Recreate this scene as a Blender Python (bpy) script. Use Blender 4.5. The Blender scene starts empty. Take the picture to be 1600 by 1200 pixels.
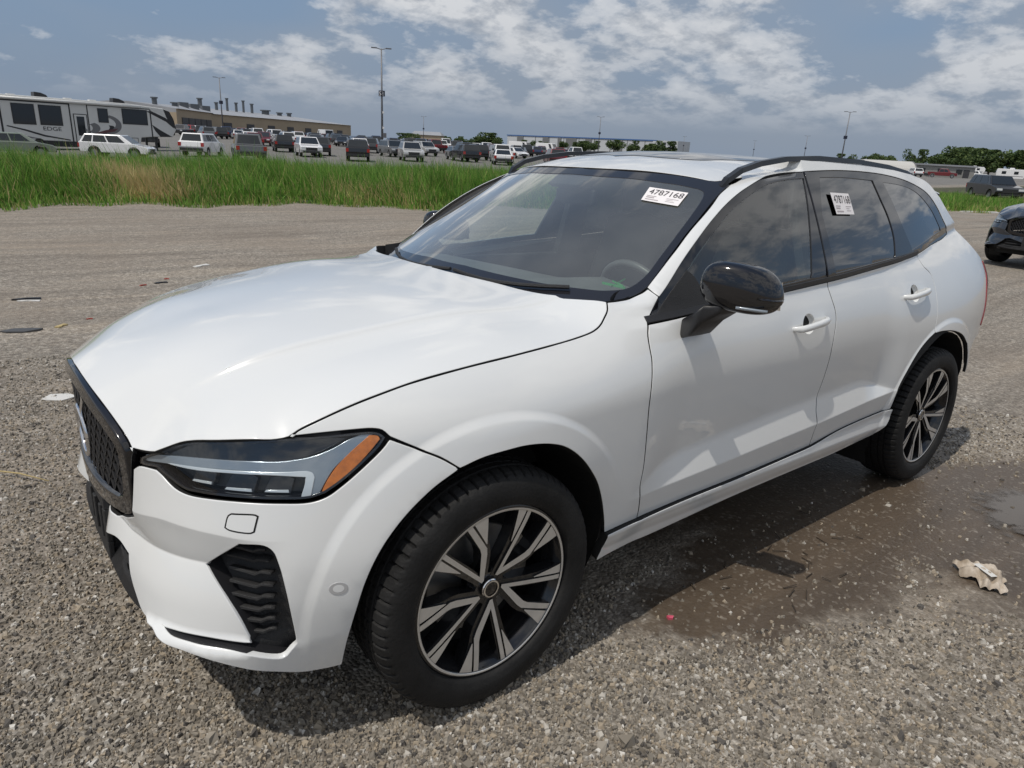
import bpy, math, random
import numpy as np
from mathutils import Vector, Matrix, geometry
random.seed(7); rng = np.random.default_rng(7)
scn = bpy.context.scene
col = scn.collection
PI = math.pi
# ------------------------------------------------------------------ camera, world, sun, exposure
# the white car stands on ground that tilts 1.6 degrees against the level lot behind it
_up = Vector((.01929, .02098, .99959)).normalized()
TILT = _up.rotation_difference(Vector((0, 0, 1))).to_matrix()          # car frame -> world
cam_d = bpy.data.cameras.new('camera'); cam = bpy.data.objects.new('camera', cam_d); col.objects.link(cam)
cam_d.sensor_width = 36.0; cam_d.lens = 36.0 * 1086.95 / 1600.0
cam_d.clip_start = .05; cam_d.clip_end = 6000
_r, _u, _f = Vector((-.78299, .61991, .05127)), Vector((-.14552, -.26268, .95385)), Vector((-.60477, -.7394, -.29589))
_m = Matrix((TILT @ _r, TILT @ _u, TILT @ (-_f))).transposed().to_4x4()
_m.translation = TILT @ Vector((1.06511, 2.25007, 1.50847))
cam.matrix_world = _m
scn.camera = cam

SUN_AZ, SUN_EL = math.radians(3.5), math.radians(63)      # azimuth from +x towards +y, elevation
sun_dir = Vector((math.cos(SUN_EL) * math.cos(SUN_AZ), math.cos(SUN_EL) * math.sin(SUN_AZ), math.sin(SUN_EL)))
sun_d = bpy.data.lights.new('sun', 'SUN'); sun_d.energy = 2.65; sun_d.angle = math.radians(.6); sun_d.color = (1, .945, .86)
sun = bpy.data.objects.new('sun', sun_d); col.objects.link(sun)
sun.rotation_euler = (-sun_dir).to_track_quat('-Z', 'Y').to_euler(); sun.location = (0, 0, 30)

world = bpy.data.worlds.new('World'); scn.world = world; world.use_nodes = True
wn = world.node_tree.nodes; wl = world.node_tree.links; wn.clear()
def W_(t, **kw):
    n = wn.new(t)
    for k, v in kw.items(): setattr(n, k, v)
    return n
sky = W_('ShaderNodeTexSky'); sky.sky_type = 'NISHITA'; sky.sun_disc = False
sky.sun_elevation = SUN_EL; sky.sun_rotation = PI / 2 - SUN_AZ
sky.air_density = 1.3; sky.dust_density = 2.2; sky.ozone_density = 2.0
geo = W_('ShaderNodeTexCoord')
sep = W_('ShaderNodeSeparateXYZ'); wl.new(geo.outputs['Generated'], sep.inputs[0])
def wmath(op, a, b=None, c=None):
    n = W_('ShaderNodeMath', operation=op)
    for i, v in enumerate((a, b, c)):
        if v is None: continue
        if isinstance(v, (int, float)): n.inputs[i].default_value = v
        else: wl.new(v, n.inputs[i])
    return n.outputs[0]
zz = wmath('MAXIMUM', sep.outputs[2], 0.0)
den = wmath('ADD', zz, .34)
cx = wmath('DIVIDE', sep.outputs[0], den); cy = wmath('DIVIDE', sep.outputs[1], den)
comb = W_('ShaderNodeCombineXYZ'); wl.new(cx, comb.inputs[0]); wl.new(cy, comb.inputs[1])
def wnoise(scale, detail, rough, off, dist=0.):
    mp = W_('ShaderNodeMapping'); mp.inputs['Location'].default_value = off; wl.new(comb.outputs[0], mp.inputs[0])
    n = W_('ShaderNodeTexNoise'); n.inputs['Scale'].default_value = scale; n.inputs['Detail'].default_value = detail
    n.inputs['Roughness'].default_value = rough; n.inputs['Distortion'].default_value = dist; wl.new(mp.outputs[0], n.inputs[0]); return n.outputs[0]
def wramp(x, stops):
    r = W_('ShaderNodeValToRGB'); e = r.color_ramp.elements
    e[0].position, e[0].color = stops[0][0], (*[stops[0][1]] * 3, 1); e[1].position, e[1].color = stops[-1][0], (*[stops[-1][1]] * 3, 1)
    for p, v in stops[1:-1]:
        q = e.new(p); q.color = (v, v, v, 1)
    wl.new(x, r.inputs[0]); return r.outputs[0]
def wmix(f, a, b):
    n = W_('ShaderNodeMix', data_type='RGBA')
    if isinstance(f, (int, float)): n.inputs[0].default_value = f
    else: wl.new(f, n.inputs[0])
    for s, v in ((6, a), (7, b)):
        if isinstance(v, tuple): n.inputs[s].default_value = (*v, 1)
        else: wl.new(v, n.inputs[s])
    return n.outputs[2]
SKY_S = .085
skyc = W_('ShaderNodeVectorMath', operation='SCALE'); wl.new(sky.outputs[0], skyc.inputs[0]); skyc.inputs['Scale'].default_value = SKY_S
# thin grey-blue summer haze: everywhere, thicker towards the horizon
hz = wramp(sep.outputs[2], [(0., .93), (.10, .86), (.25, .68), (.55, .45), (1., .30)])
hzc = wmix(wramp(sep.outputs[2], [(.02, 0.), (.22, 1.)]), (.225, .290, .390), (.190, .300, .480))
c1 = wmix(hz, skyc.outputs[0], hzc)
big = wnoise(.85, 3, .5, (1.9, 9.4, 0)); mid = wnoise(3.4, 9, .55, (2.3, 8.2, 0), .05); fine = wnoise(11., 6, .6, (2.3, 7.1, 0), .1)
cov = wmath('MULTIPLY_ADD', big, .62, wmath('MULTIPLY_ADD', fine, .20, wmath('MULTIPLY', mid, .55)))
veil = wramp(big, [(.40, 0.), (.54, .55), (.68, .80)])           # broad grey sheets
puff = wramp(cov, [(.655, 0.), (.70, .60), (.77, .95)])         # cumulus
low = wramp(sep.outputs[2], [(.03, .0), (.08, .60), (.22, 1.)])  # clouds sink into the haze low down
c2 = wmix(wmath('MULTIPLY', veil, wramp(sep.outputs[2], [(.0, .35), (.12, .9), (.3, 1.)])), c1, (.315, .345, .39))
shade = wramp(wmath('SUBTRACT', fine, wmath('MULTIPLY', cov, -.35)), [(.55, 0.), (.80, 1.)])
c3 = wmix(wmath('MULTIPLY', puff, low), c2, wmix(shade, (.38, .40, .435), (.74, .745, .755)))
bg = W_('ShaderNodeBackground'); wl.new(c3, bg.inputs[0]); bg.inputs[1].default_value = 1.0
wo = W_('ShaderNodeOutputWorld'); wl.new(bg.outputs[0], wo.inputs[0])
scn.view_settings.view_transform = 'Standard'; scn.view_settings.look = 'None'
scn.view_settings.exposure = 0.0; scn.view_settings.gamma = 1.0
scn.cycles.max_bounces = 8; scn.cycles.transparent_max_bounces = 24; scn.cycles.caustics_reflective = False; scn.cycles.caustics_refractive = False
scn.cycles.sample_clamp_indirect = 4.0

# ------------------------------------------------------------------ helpers: properties, meshes, materials
def tag(o, label=None, cat=None, group=None, kind=None):
    if label: o['label'] = label
    if cat: o['category'] = cat
    if group: o['group'] = group
    if kind: o['kind'] = kind
    return o
def empty(name, loc=(0, 0, 0), rz=0.):
    o = bpy.data.objects.new(name, None); o.empty_display_size = .2; col.objects.link(o); o.location = loc; o.rotation_euler = (0, 0, rz); return o
def add(name, me, parent=None, loc=(0, 0, 0)):
    o = bpy.data.objects.new(name, me); col.objects.link(o); o.location = loc
    if parent is not None: o.parent = parent
    return o
def mesh(name, v, f, mats, normals=None, smooth=False, fm=None):
    me = bpy.data.meshes.new(name); me.from_pydata([tuple(map(float, p)) for p in v], [], [tuple(map(int, q)) for q in f])
    for m in (mats if isinstance(mats, (list, tuple)) else [mats]): me.materials.append(m)
    if fm is not None: me.polygons.foreach_set('material_index', np.asarray(fm, np.int32))
    if smooth or normals is not None: me.polygons.foreach_set('use_smooth', np.ones(len(me.polygons), bool))
    me.update()
    if normals is not None: me.normals_split_custom_set_from_vertices([tuple(map(float, n)) for n in normals])
    return me
def fast_mesh(name, V, F, mats, smooth=False, fm=None):
    """V (n,3), F (m,k) all faces with k corners"""
    me = bpy.data.meshes.new(name); V = np.asarray(V, np.float32); F = np.asarray(F, np.int32); k = F.shape[1]
    me.vertices.add(len(V)); me.vertices.foreach_set('co', V.ravel())
    me.loops.add(F.size); me.loops.foreach_set('vertex_index', F.ravel())
    me.polygons.add(len(F)); me.polygons.foreach_set('loop_start', np.arange(0, F.size, k, dtype=np.int32)); me.polygons.foreach_set('loop_total', np.full(len(F), k, np.int32))
    if fm is not None: me.polygons.foreach_set('material_index', np.asarray(fm, np.int32))
    me.polygons.foreach_set('use_smooth', np.full(len(F), smooth, bool))
    me.update(calc_edges=True)
    for m in (mats if isinstance(mats, (list, tuple)) else [mats]): me.materials.append(m)
    return me
class MB:
    """collects simple solids into one mesh"""
    def __init__(s): s.v = []; s.f = []; s.m = []
    def face(s, pts, m=0):
        n = len(s.v); s.v += [tuple(p) for p in pts]; s.f.append(tuple(range(n, n + len(pts)))); s.m.append(m)
    def hexa(s, a, b, m=0):
        """a, b: two quads of 4 points (bottom loop, top loop)"""
        n = len(s.v); s.v += [tuple(p) for p in a] + [tuple(p) for p in b]
        for q in ((3, 2, 1, 0), (4, 5, 6, 7), (0, 1, 5, 4), (1, 2, 6, 5), (2, 3, 7, 6), (3, 0, 4, 7)): s.f.append(tuple(n + i for i in q)); s.m.append(m)
    def box(s, x0, x1, y0, y1, z0, z1, m=0):
        s.hexa([(x0, y0, z0), (x1, y0, z0), (x1, y1, z0), (x0, y1, z0)], [(x0, y0, z1), (x1, y0, z1), (x1, y1, z1), (x0, y1, z1)], m)
    def tube(s, pts, r, n=8, m=0, caps=True):
        pts = [Vector(p) for p in pts]; rs = r if isinstance(r, (list, tuple)) else [r] * len(pts); base = len(s.v)
        prev = None
        for i, p in enumerate(pts):
            t = (pts[min(i + 1, len(pts) - 1)] - pts[max(i - 1, 0)]).normalized()
            if prev is None: a = t.orthogonal().normalized()
            else: a = (prev - t * prev.dot(t)); a = a.normalized() if a.length > 1e-6 else t.orthogonal().normalized()
            prev = a; b = t.cross(a)
            for k in range(n):
                c = 2 * PI * k / n; s.v.append(tuple(p + (a * math.cos(c) + b * math.sin(c)) * rs[i]))
        for i in range(len(pts) - 1):
            for k in range(n):
                s.f.append((base + i * n + k, base + i * n + (k + 1) % n, base + (i + 1) * n + (k + 1) % n, base + (i + 1) * n + k)); s.m.append(m)
        if caps:
            s.f.append(tuple(base + k for k in range(n))[::-1]); s.m.append(m)
            e = base + (len(pts) - 1) * n; s.f.append(tuple(e + k for k in range(n))); s.m.append(m)
    def prism(s, poly, y0, y1, m=0, axis=1):
        """extrude a 2-D polygon along an axis (0 x,1 y,2 z); poly in the two other axes"""
        def P(a, b, c): return (c, a, b) if axis == 0 else ((a, c, b) if axis == 1 else (a, b, c))
        n = len(s.v); k = len(poly); s.v += [P(a, b, y0) for a, b in poly] + [P(a, b, y1) for a, b in poly]
        s.f.append(tuple(range(n, n + k))); s.m.append(m); s.f.append(tuple(range(n + k, n + 2 * k))[::-1]); s.m.append(m)
        for i in range(k): j = (i + 1) % k; s.f.append((n + j, n + i, n + k + i, n + k + j)); s.m.append(m)
    def build(s, name, mats, parent=None, loc=(0, 0, 0), smooth=False, bevel=0., seg=2):
        me = mesh(name, s.v, s.f, mats, smooth=smooth, fm=s.m)
        if bevel or True:
            import bmesh
            bm = bmesh.new(); bm.from_mesh(me); bmesh.ops.recalc_face_normals(bm, faces=bm.faces)
            if bevel: bmesh.ops.bevel(bm, geom=[e for e in bm.edges if e.is_manifold and e.calc_face_angle(0) > .5], offset=bevel, segments=seg, affect='EDGES', profile=.5, clamp_overlap=True)
            bm.to_mesh(me); bm.free()
            if smooth:
                for p in me.polygons: p.use_smooth = True
        return add(name, me, parent, loc)
def lathe(prof, n, axis='y'):
    """prof: list of (radius, axial); returns V, F(quads)"""
    V = []; F = []; k = len(prof)
    for i in range(n):
        a = 2 * PI * i / n; c, s_ = math.cos(a), math.sin(a)
        for r, y in prof: V.append((r * c, y, r * s_) if axis == 'y' else (r * c, r * s_, y))
    for i in range(n):
        j = (i + 1) % n
        for q in range(k - 1): F.append((i * k + q, j * k + q, j * k + q + 1, i * k + q + 1))
    return V, F
MATS = {}
def material(name, base, rough=.5, metal=0., coat=0., spec=.5, emis=None, trans=0., var=0., vscale=8., bump=0., bscale=60., alpha=None, sheen=0.):
    """principled material with a little procedural variation of colour and relief"""
    m = bpy.data.materials.new(name); m.use_nodes = True; nt = m.node_tree; b = nt.nodes['Principled BSDF']
    b.inputs['Base Color'].default_value = (*base, 1); b.inputs['Roughness'].default_value = rough; b.inputs['Metallic'].default_value = metal
    b.inputs['Coat Weight'].default_value = coat; b.inputs['Coat Roughness'].default_value = .03; b.inputs['Specular IOR Level'].default_value = spec
    b.inputs['Transmission Weight'].default_value = trans
    if sheen: b.inputs['Sheen Weight'].default_value = sheen
    if emis: b.inputs['Emission Color'].default_value = (*emis[:3], 1); b.inputs['Emission Strength'].default_value = emis[3]
    tc = nt.nodes.new('ShaderNodeTexCoord')
    if var:
        n = nt.nodes.new('ShaderNodeTexNoise'); n.inputs['Scale'].default_value = vscale; n.inputs['Detail'].default_value = 5; nt.links.new(tc.outputs['Object'], n.inputs[0])
        r = nt.nodes.new('ShaderNodeMapRange'); r.inputs[1].default_value = .3; r.inputs[2].default_value = .7; r.inputs[3].default_value = 1 - var; r.inputs[4].default_value = 1 + var; nt.links.new(n.outputs[0], r.inputs[0])
        x = nt.nodes.new('ShaderNodeVectorMath'); x.operation = 'SCALE'; x.inputs[0].default_value = base; nt.links.new(r.outputs[0], x.inputs['Scale']); nt.links.new(x.outputs[0], b.inputs['Base Color'])
    if bump:
        n = nt.nodes.new('ShaderNodeTexNoise'); n.inputs['Scale'].default_value = bscale; n.inputs['Detail'].default_value = 4; nt.links.new(tc.outputs['Object'], n.inputs[0])
        q = nt.nodes.new('ShaderNodeBump'); q.inputs['Strength'].default_value = bump; q.inputs['Distance'].default_value = .01; nt.links.new(n.outputs[0], q.inputs['Height']); nt.links.new(q.outputs[0], b.inputs['Normal'])
    MATS[name] = m; return m
def glass(name, tint, ior=1.5, rough=0., gain=1.0, gcol=(1, 1, 1), dust=0.):
    m = bpy.data.materials.new(name); m.use_nodes = True; nt = m.node_tree; nt.nodes.clear()
    t = nt.nodes.new('ShaderNodeBsdfTransparent'); t.inputs[0].default_value = (*tint, 1)
    g = nt.nodes.new('ShaderNodeBsdfGlossy'); g.inputs['Roughness'].default_value = rough; g.inputs[0].default_value = (*gcol, 1)
    f = nt.nodes.new('ShaderNodeFresnel')                     # the same reflectance from both sides of the thin pane
    gg = nt.nodes.new('ShaderNodeNewGeometry'); q0 = nt.nodes.new('ShaderNodeMapRange'); q0.inputs[3].default_value = ior; q0.inputs[4].default_value = 1 / ior
    nt.links.new(gg.outputs['Backfacing'], q0.inputs[0]); nt.links.new(q0.outputs[0], f.inputs[0])
    mx = nt.nodes.new('ShaderNodeMixShader'); o = nt.nodes.new('ShaderNodeOutputMaterial')
    if gain != 1:
        q = nt.nodes.new('ShaderNodeMath'); q.operation = 'MULTIPLY'; q.use_clamp = True; q.inputs[1].default_value = gain; nt.links.new(f.outputs[0], q.inputs[0]); nt.links.new(q.outputs[0], mx.inputs[0])
    else: nt.links.new(f.outputs[0], mx.inputs[0])
    nt.links.new(t.outputs[0], mx.inputs[1]); nt.links.new(g.outputs[0], mx.inputs[2]); last = mx
    if dust:                                                  # dusty film, its pale veil standing in for reflected sky
        df = nt.nodes.new('ShaderNodeBsdfDiffuse'); df.inputs[0].default_value = (.55, .56, .54, 1); m2 = nt.nodes.new('ShaderNodeMixShader'); tcn = nt.nodes.new('ShaderNodeTexCoord'); nz = nt.nodes.new('ShaderNodeTexNoise'); nz.inputs['Scale'].default_value = 2.5; nz.inputs['Detail'].default_value = 6; nt.links.new(tcn.outputs['Object'], nz.inputs[0])
        mr = nt.nodes.new('ShaderNodeMapRange'); mr.inputs[1].default_value = .3; mr.inputs[2].default_value = .7; mr.inputs[3].default_value = dust * .5; mr.inputs[4].default_value = dust * 1.5; nt.links.new(nz.outputs[0], mr.inputs[0]); nt.links.new(mr.outputs[0], m2.inputs[0]); nt.links.new(mx.outputs[0], m2.inputs[1]); nt.links.new(df.outputs[0], m2.inputs[2]); last = m2
    nt.links.new(last.outputs[0], o.inputs[0])
    MATS[name] = m; return m

# ------------------------------------------------------------------ surfaces of the white car (metres; x forward, y left, z up)
def sstep(a,b,x):
    t=np.clip((np.asarray(x,float)-a)/(b-a),0,1);return t*t*(3-2*t)
def interp(x,xs,ys):
    xs=np.asarray(xs,float);ys=np.asarray(ys,float);x=np.clip(np.asarray(x,float),xs[0],xs[-1])
    h=np.diff(xs);d=np.diff(ys)/h;m=np.zeros_like(ys)
    m[1:-1]=np.where(d[:-1]*d[1:]>0,2*d[:-1]*d[1:]/np.where(abs(d[:-1]+d[1:])<1e-12,1,d[:-1]+d[1:]),0);m[0]=d[0];m[-1]=d[-1]
    i=np.clip(np.searchsorted(xs,x)-1,0,len(xs)-2);t=(x-xs[i])/h[i]
    return ys[i]*(1+2*t)*(1-t)**2+h[i]*m[i]*t*(1-t)**2+ys[i+1]*t*t*(3-2*t)+h[i]*m[i+1]*t*t*(t-1)
XC=-.45; ZW=.365; XR=-2.865; RA=.442
def prof(x,z):
    up=np.clip((z-.84)/.26,0,2)
    A=interp(x,[-1.3,-.9,-.68,-.5,-.3,.1,.9],[.062,.066,.10,.14,.185,.21,.22])
    lo=np.clip((.84-z)/.46,0,2)
    return -A*up**2.0-.024*lo**2-.30*np.clip(.37-z,0,1)**1.3
def crease(x): return interp(x,[-2.4,-2.05,-1.73,-1.33,-1.14,-.77,-.55],[.583,.559,.540,.524,.516,.503,.498])
def scal(x,z):
    zc=crease(x)
    w=np.maximum(interp(x,[-2.42,-2.3,-2.15,-2.05,-1.6,-1.0,-.83,-.73,-.63,-.52],[.0,.04,.095,.115,.122,.112,.105,.092,.06,0.]),1e-4)
    s=np.clip((z-zc)/w,-5,400); d=.034*sstep(-.54,-.82,x)*sstep(-2.42,-2.2,x)
    v=np.where(s<.8,s,.8+.12*(1-np.exp(-np.clip(s-.8,0,5)/.12)))/.92
    return -d*np.where(s<0,0,v*np.exp(-np.clip(z-zc-w,0,1)/.30))-.10*np.clip(zc-z,0,.12)*sstep(-.5,-.65,x)*sstep(-2.5,-2.35,x)
def flare(x,z,cx):
    dx=x-cx;dz=z-ZW;r=np.hypot(dx,dz);ang=np.degrees(np.arctan2(dz,dx)); R1=.520
    g=1-sstep(R1-.012,R1+.014,r)
    fade=sstep(-25,20,ang)*(1-sstep(125,165,ang)) if cx>-1 else sstep(-10,15,ang)*(1-sstep(150,185,ang))
    fade=np.where(ang<-90,0,fade)
    wide=.012*(1-sstep(.44,.75,r))*sstep(-.05,.25,dz)
    return fade*g*(.007+.010*np.clip((R1-r)/.07,0,1.2))+wide
def nexp(z): return interp(z,[.2,.55,.75,.9,1.1],[4.2,3.9,3.3,2.9,2.8])
def aext(z): return interp(z,[.1,.2,.3,.45,.55,.65,.8,.9,.96,1.1],[1.25,1.285,1.302,1.306,1.292,1.272,1.262,1.245,1.215,1.12])
def belt(x): return interp(x,[-3.4,-2.9,-2.66,-2.4,-2.07,-1.77,-1.45,-.92,-.65,-.45],[1.33,1.262,1.205,1.169,1.145,1.124,1.109,1.082,1.066,1.05])
def green(x,z):
    yb=interp(x,[-3.9,-3.5,-3.2,-2.9,-2.5,-2.2,-1.5,-.95,-.68,-.5],[.70,.785,.82,.846,.862,.868,.872,.856,.818,.78]); d=z-1.1
    xp=interp(z,[1.10,1.136,1.163,1.256,1.34,1.415,1.473,1.517,1.56],[-.67,-.706,-.738,-.842,-.959,-1.092,-1.228,-1.37,-1.7])
    return yb-.33*d-.24*d*np.abs(d)-interp(z,[1.15,1.2,1.26,1.34,1.44,1.49,1.52],[1.1,1.25,1.5,1.55,1.45,1.1,1.0])*np.clip(x-xp-.004,0,.2)*sstep(1.10,1.16,z)
def body(x,z):
    x=np.asarray(x,float);z=np.asarray(z,float)
    q=np.clip((x-XC)/aext(z),0,.9999);n=nexp(z)
    b=.925*(1-q**n)**(1/n)
    q2=np.clip((-2.2-x)/1.66,0,.999); b=b*(1-q2**6)**(1/6)
    y=b+prof(x,z)+scal(x,z)+flare(x,z,0)+flare(x,z,XR)
    zb=belt(x); k=sstep(-.015,.05,z-zb)*sstep(-.50,-.66,x)
    return np.stack([x,y*(1-k)+green(x,z)*k,z],-1)
def fold(th,z):
    """bumper: undercut band below the upper crease, lip at the bottom"""
    a=np.abs(th)
    zu=interp(a,[.0,.24,.35,.45,.54,.64,.80],[.605,.615,.635,.654,.650,.641,.645])
    zl=interp(a,[.0,.24,.30,.37,.48,.62],[.56,.560,.548,.550,.556,.562])
    w=np.maximum(zu-zl,.01); dep=.042*(1-sstep(.56,.70,a))*sstep(.10,.34,a)
    s=(zu-z)/w
    f=np.where(s<0,0,np.where(s<1,s,1-np.clip((s-1)*w/.20,0,1)**.9))
    rec=-.045*(1-sstep(.10,.20,a))*(1-sstep(.57,.62,z))
    return rec-dep*f+.028*(1-sstep(.0,.03,z-interp(a,[0,.38,.42,.48,.54,.62,.9],[.345,.345,.365,.362,.360,.355,.33])))*(1-sstep(.62,.72,a))
def front(th,z,off=0):
    th=np.asarray(th,float);z=np.asarray(z,float);n=nexp(z);a=aext(z)
    lo=np.clip((.84-z)/.46,0,2); up=np.clip((z-.84)/.26,0,2)
    b=.925-.024*lo**2-.30*np.clip(.37-z,0,1)**1.3-.22*up**2
    r=1/((np.abs(np.cos(th))/a)**n+(np.abs(np.sin(th))/b)**n)**(1/n)+fold(th,z)+off
    x=XC+r*np.cos(th);y=r*np.sin(th)
    y=y+np.sign(np.sin(th))*flare(x,z,0)*sstep(.3,.7,np.abs(y))
    return np.stack([x,y,z],-1)
def grille(y,z):
    y=np.asarray(y,float);z=np.asarray(z,float)
    return np.stack([.841-.32*y*y-.06*np.clip(.80-z,0,1)-.12*np.clip(z-.86,0,1),y,z],-1)
# hood: thin plate spline through measured control points
HP=np.array([
 (0.506,0.747,0.878),(0.486,0.752,0.892),(0.439,0.766,0.914),(0.390,0.776,0.934),(0.344,0.784,0.949),(0.279,0.794,0.967),(0.211,0.801,0.983),(0.066,0.814,1.004),(-0.099,0.820,1.020),(-0.249,0.819,1.033),(-0.352,0.816,1.044),(-0.417,0.813,1.056),(-0.449,0.806,1.069),(-0.476,0.794,1.086),(-0.503,0.780,1.105),(-0.519,0.758,1.126),
 (.753,.488,.815),(.732,.524,.829),(.689,.582,.856),(.63,.655,.868),(.563,.709,.877),
 (.840,0,.914),(.828,.2,.888),(.806,.33,.852),(.79,.40,.824),
 (.78,0,.952),(.68,0,.990),(.5,0,1.035),(.2,0,1.085),(-.1,0,1.110),(-.35,0,1.127),
 (.70,.30,.950),(.5,.4,1.005),(.2,.45,1.062),(-.1,.48,1.098),(-.45,.45,1.122),
 (.5,.6,.965),(.2,.65,1.034),(-.1,.68,1.068),(-.4,.68,1.094),(.66,.45,.918)])
def _tps(P,lam):
    M=P[P[:,1]>0]*np.array([1,-1,1]); Q=np.vstack([P,M]); n=len(Q)
    d=np.hypot(Q[:,None,0]-Q[None,:,0],Q[:,None,1]-Q[None,:,1]);K=np.where(d>0,d*d*np.log(d+1e-12),0)+np.diag(np.where(np.r_[np.arange(len(P)),np.arange(len(P))[P[:,1]>0]]<16,1e-5,lam))
    A=np.zeros((n+3,n+3));A[:n,:n]=K;A[:n,n]=1;A[:n,n+1:]=Q[:,:2];A[n,:n]=1;A[n+1:,:n]=Q[:,:2].T
    return Q,np.linalg.solve(A,np.r_[Q[:,2],0,0,0])
HQ,HWT=_tps(HP,6e-4)
def hood(x,y):
    x=np.asarray(x,float);y=np.asarray(y,float);n=len(HQ)
    d=np.hypot(x[...,None]-HQ[:,0],y[...,None]-HQ[:,1])
    z=(np.where(d>0,d*d*np.log(d+1e-12),0)@HWT[:n])+HWT[n]+HWT[n+1]*x+HWT[n+2]*y
    a=np.abs(y)
    yl=interp(x,[-.55,-.3,0,.3,.55,.63,.7],[.63,.60,.565,.525,.475,.45,.42])   # dome edge
    dep=.024*(1-sstep(.48,.68,x))*sstep(-.62,-.35,x)
    s=a-yl; z=z+dep*(sstep(.012,-.010,s)*.5+.5*(1-sstep(-.02,.085,s)))-dep*.5*(1-sstep(.58,.76,a))
    return np.stack([x,y,z],-1)
def wind(y,z):
    y=np.asarray(y,float);z=np.asarray(z,float);u=y/.72
    return np.stack([-.335-.24*u*u-1.83*(z-1.11)+.10*(z-1.11)*(1.56-z)*4*(.5),y,z],-1)
def roof(x,y):
    x=np.asarray(x,float);y=np.asarray(y,float)
    zc=interp(x,[-3.75,-3.4,-3.0,-2.5,-2.0,-1.6,-1.35,-1.2,-1.1,-1.0],[1.475,1.530,1.580,1.615,1.626,1.618,1.592,1.560,1.530,1.495])
    return np.stack([x,y,zc-.055*(np.abs(y)/.56)**2.4],-1)
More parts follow.
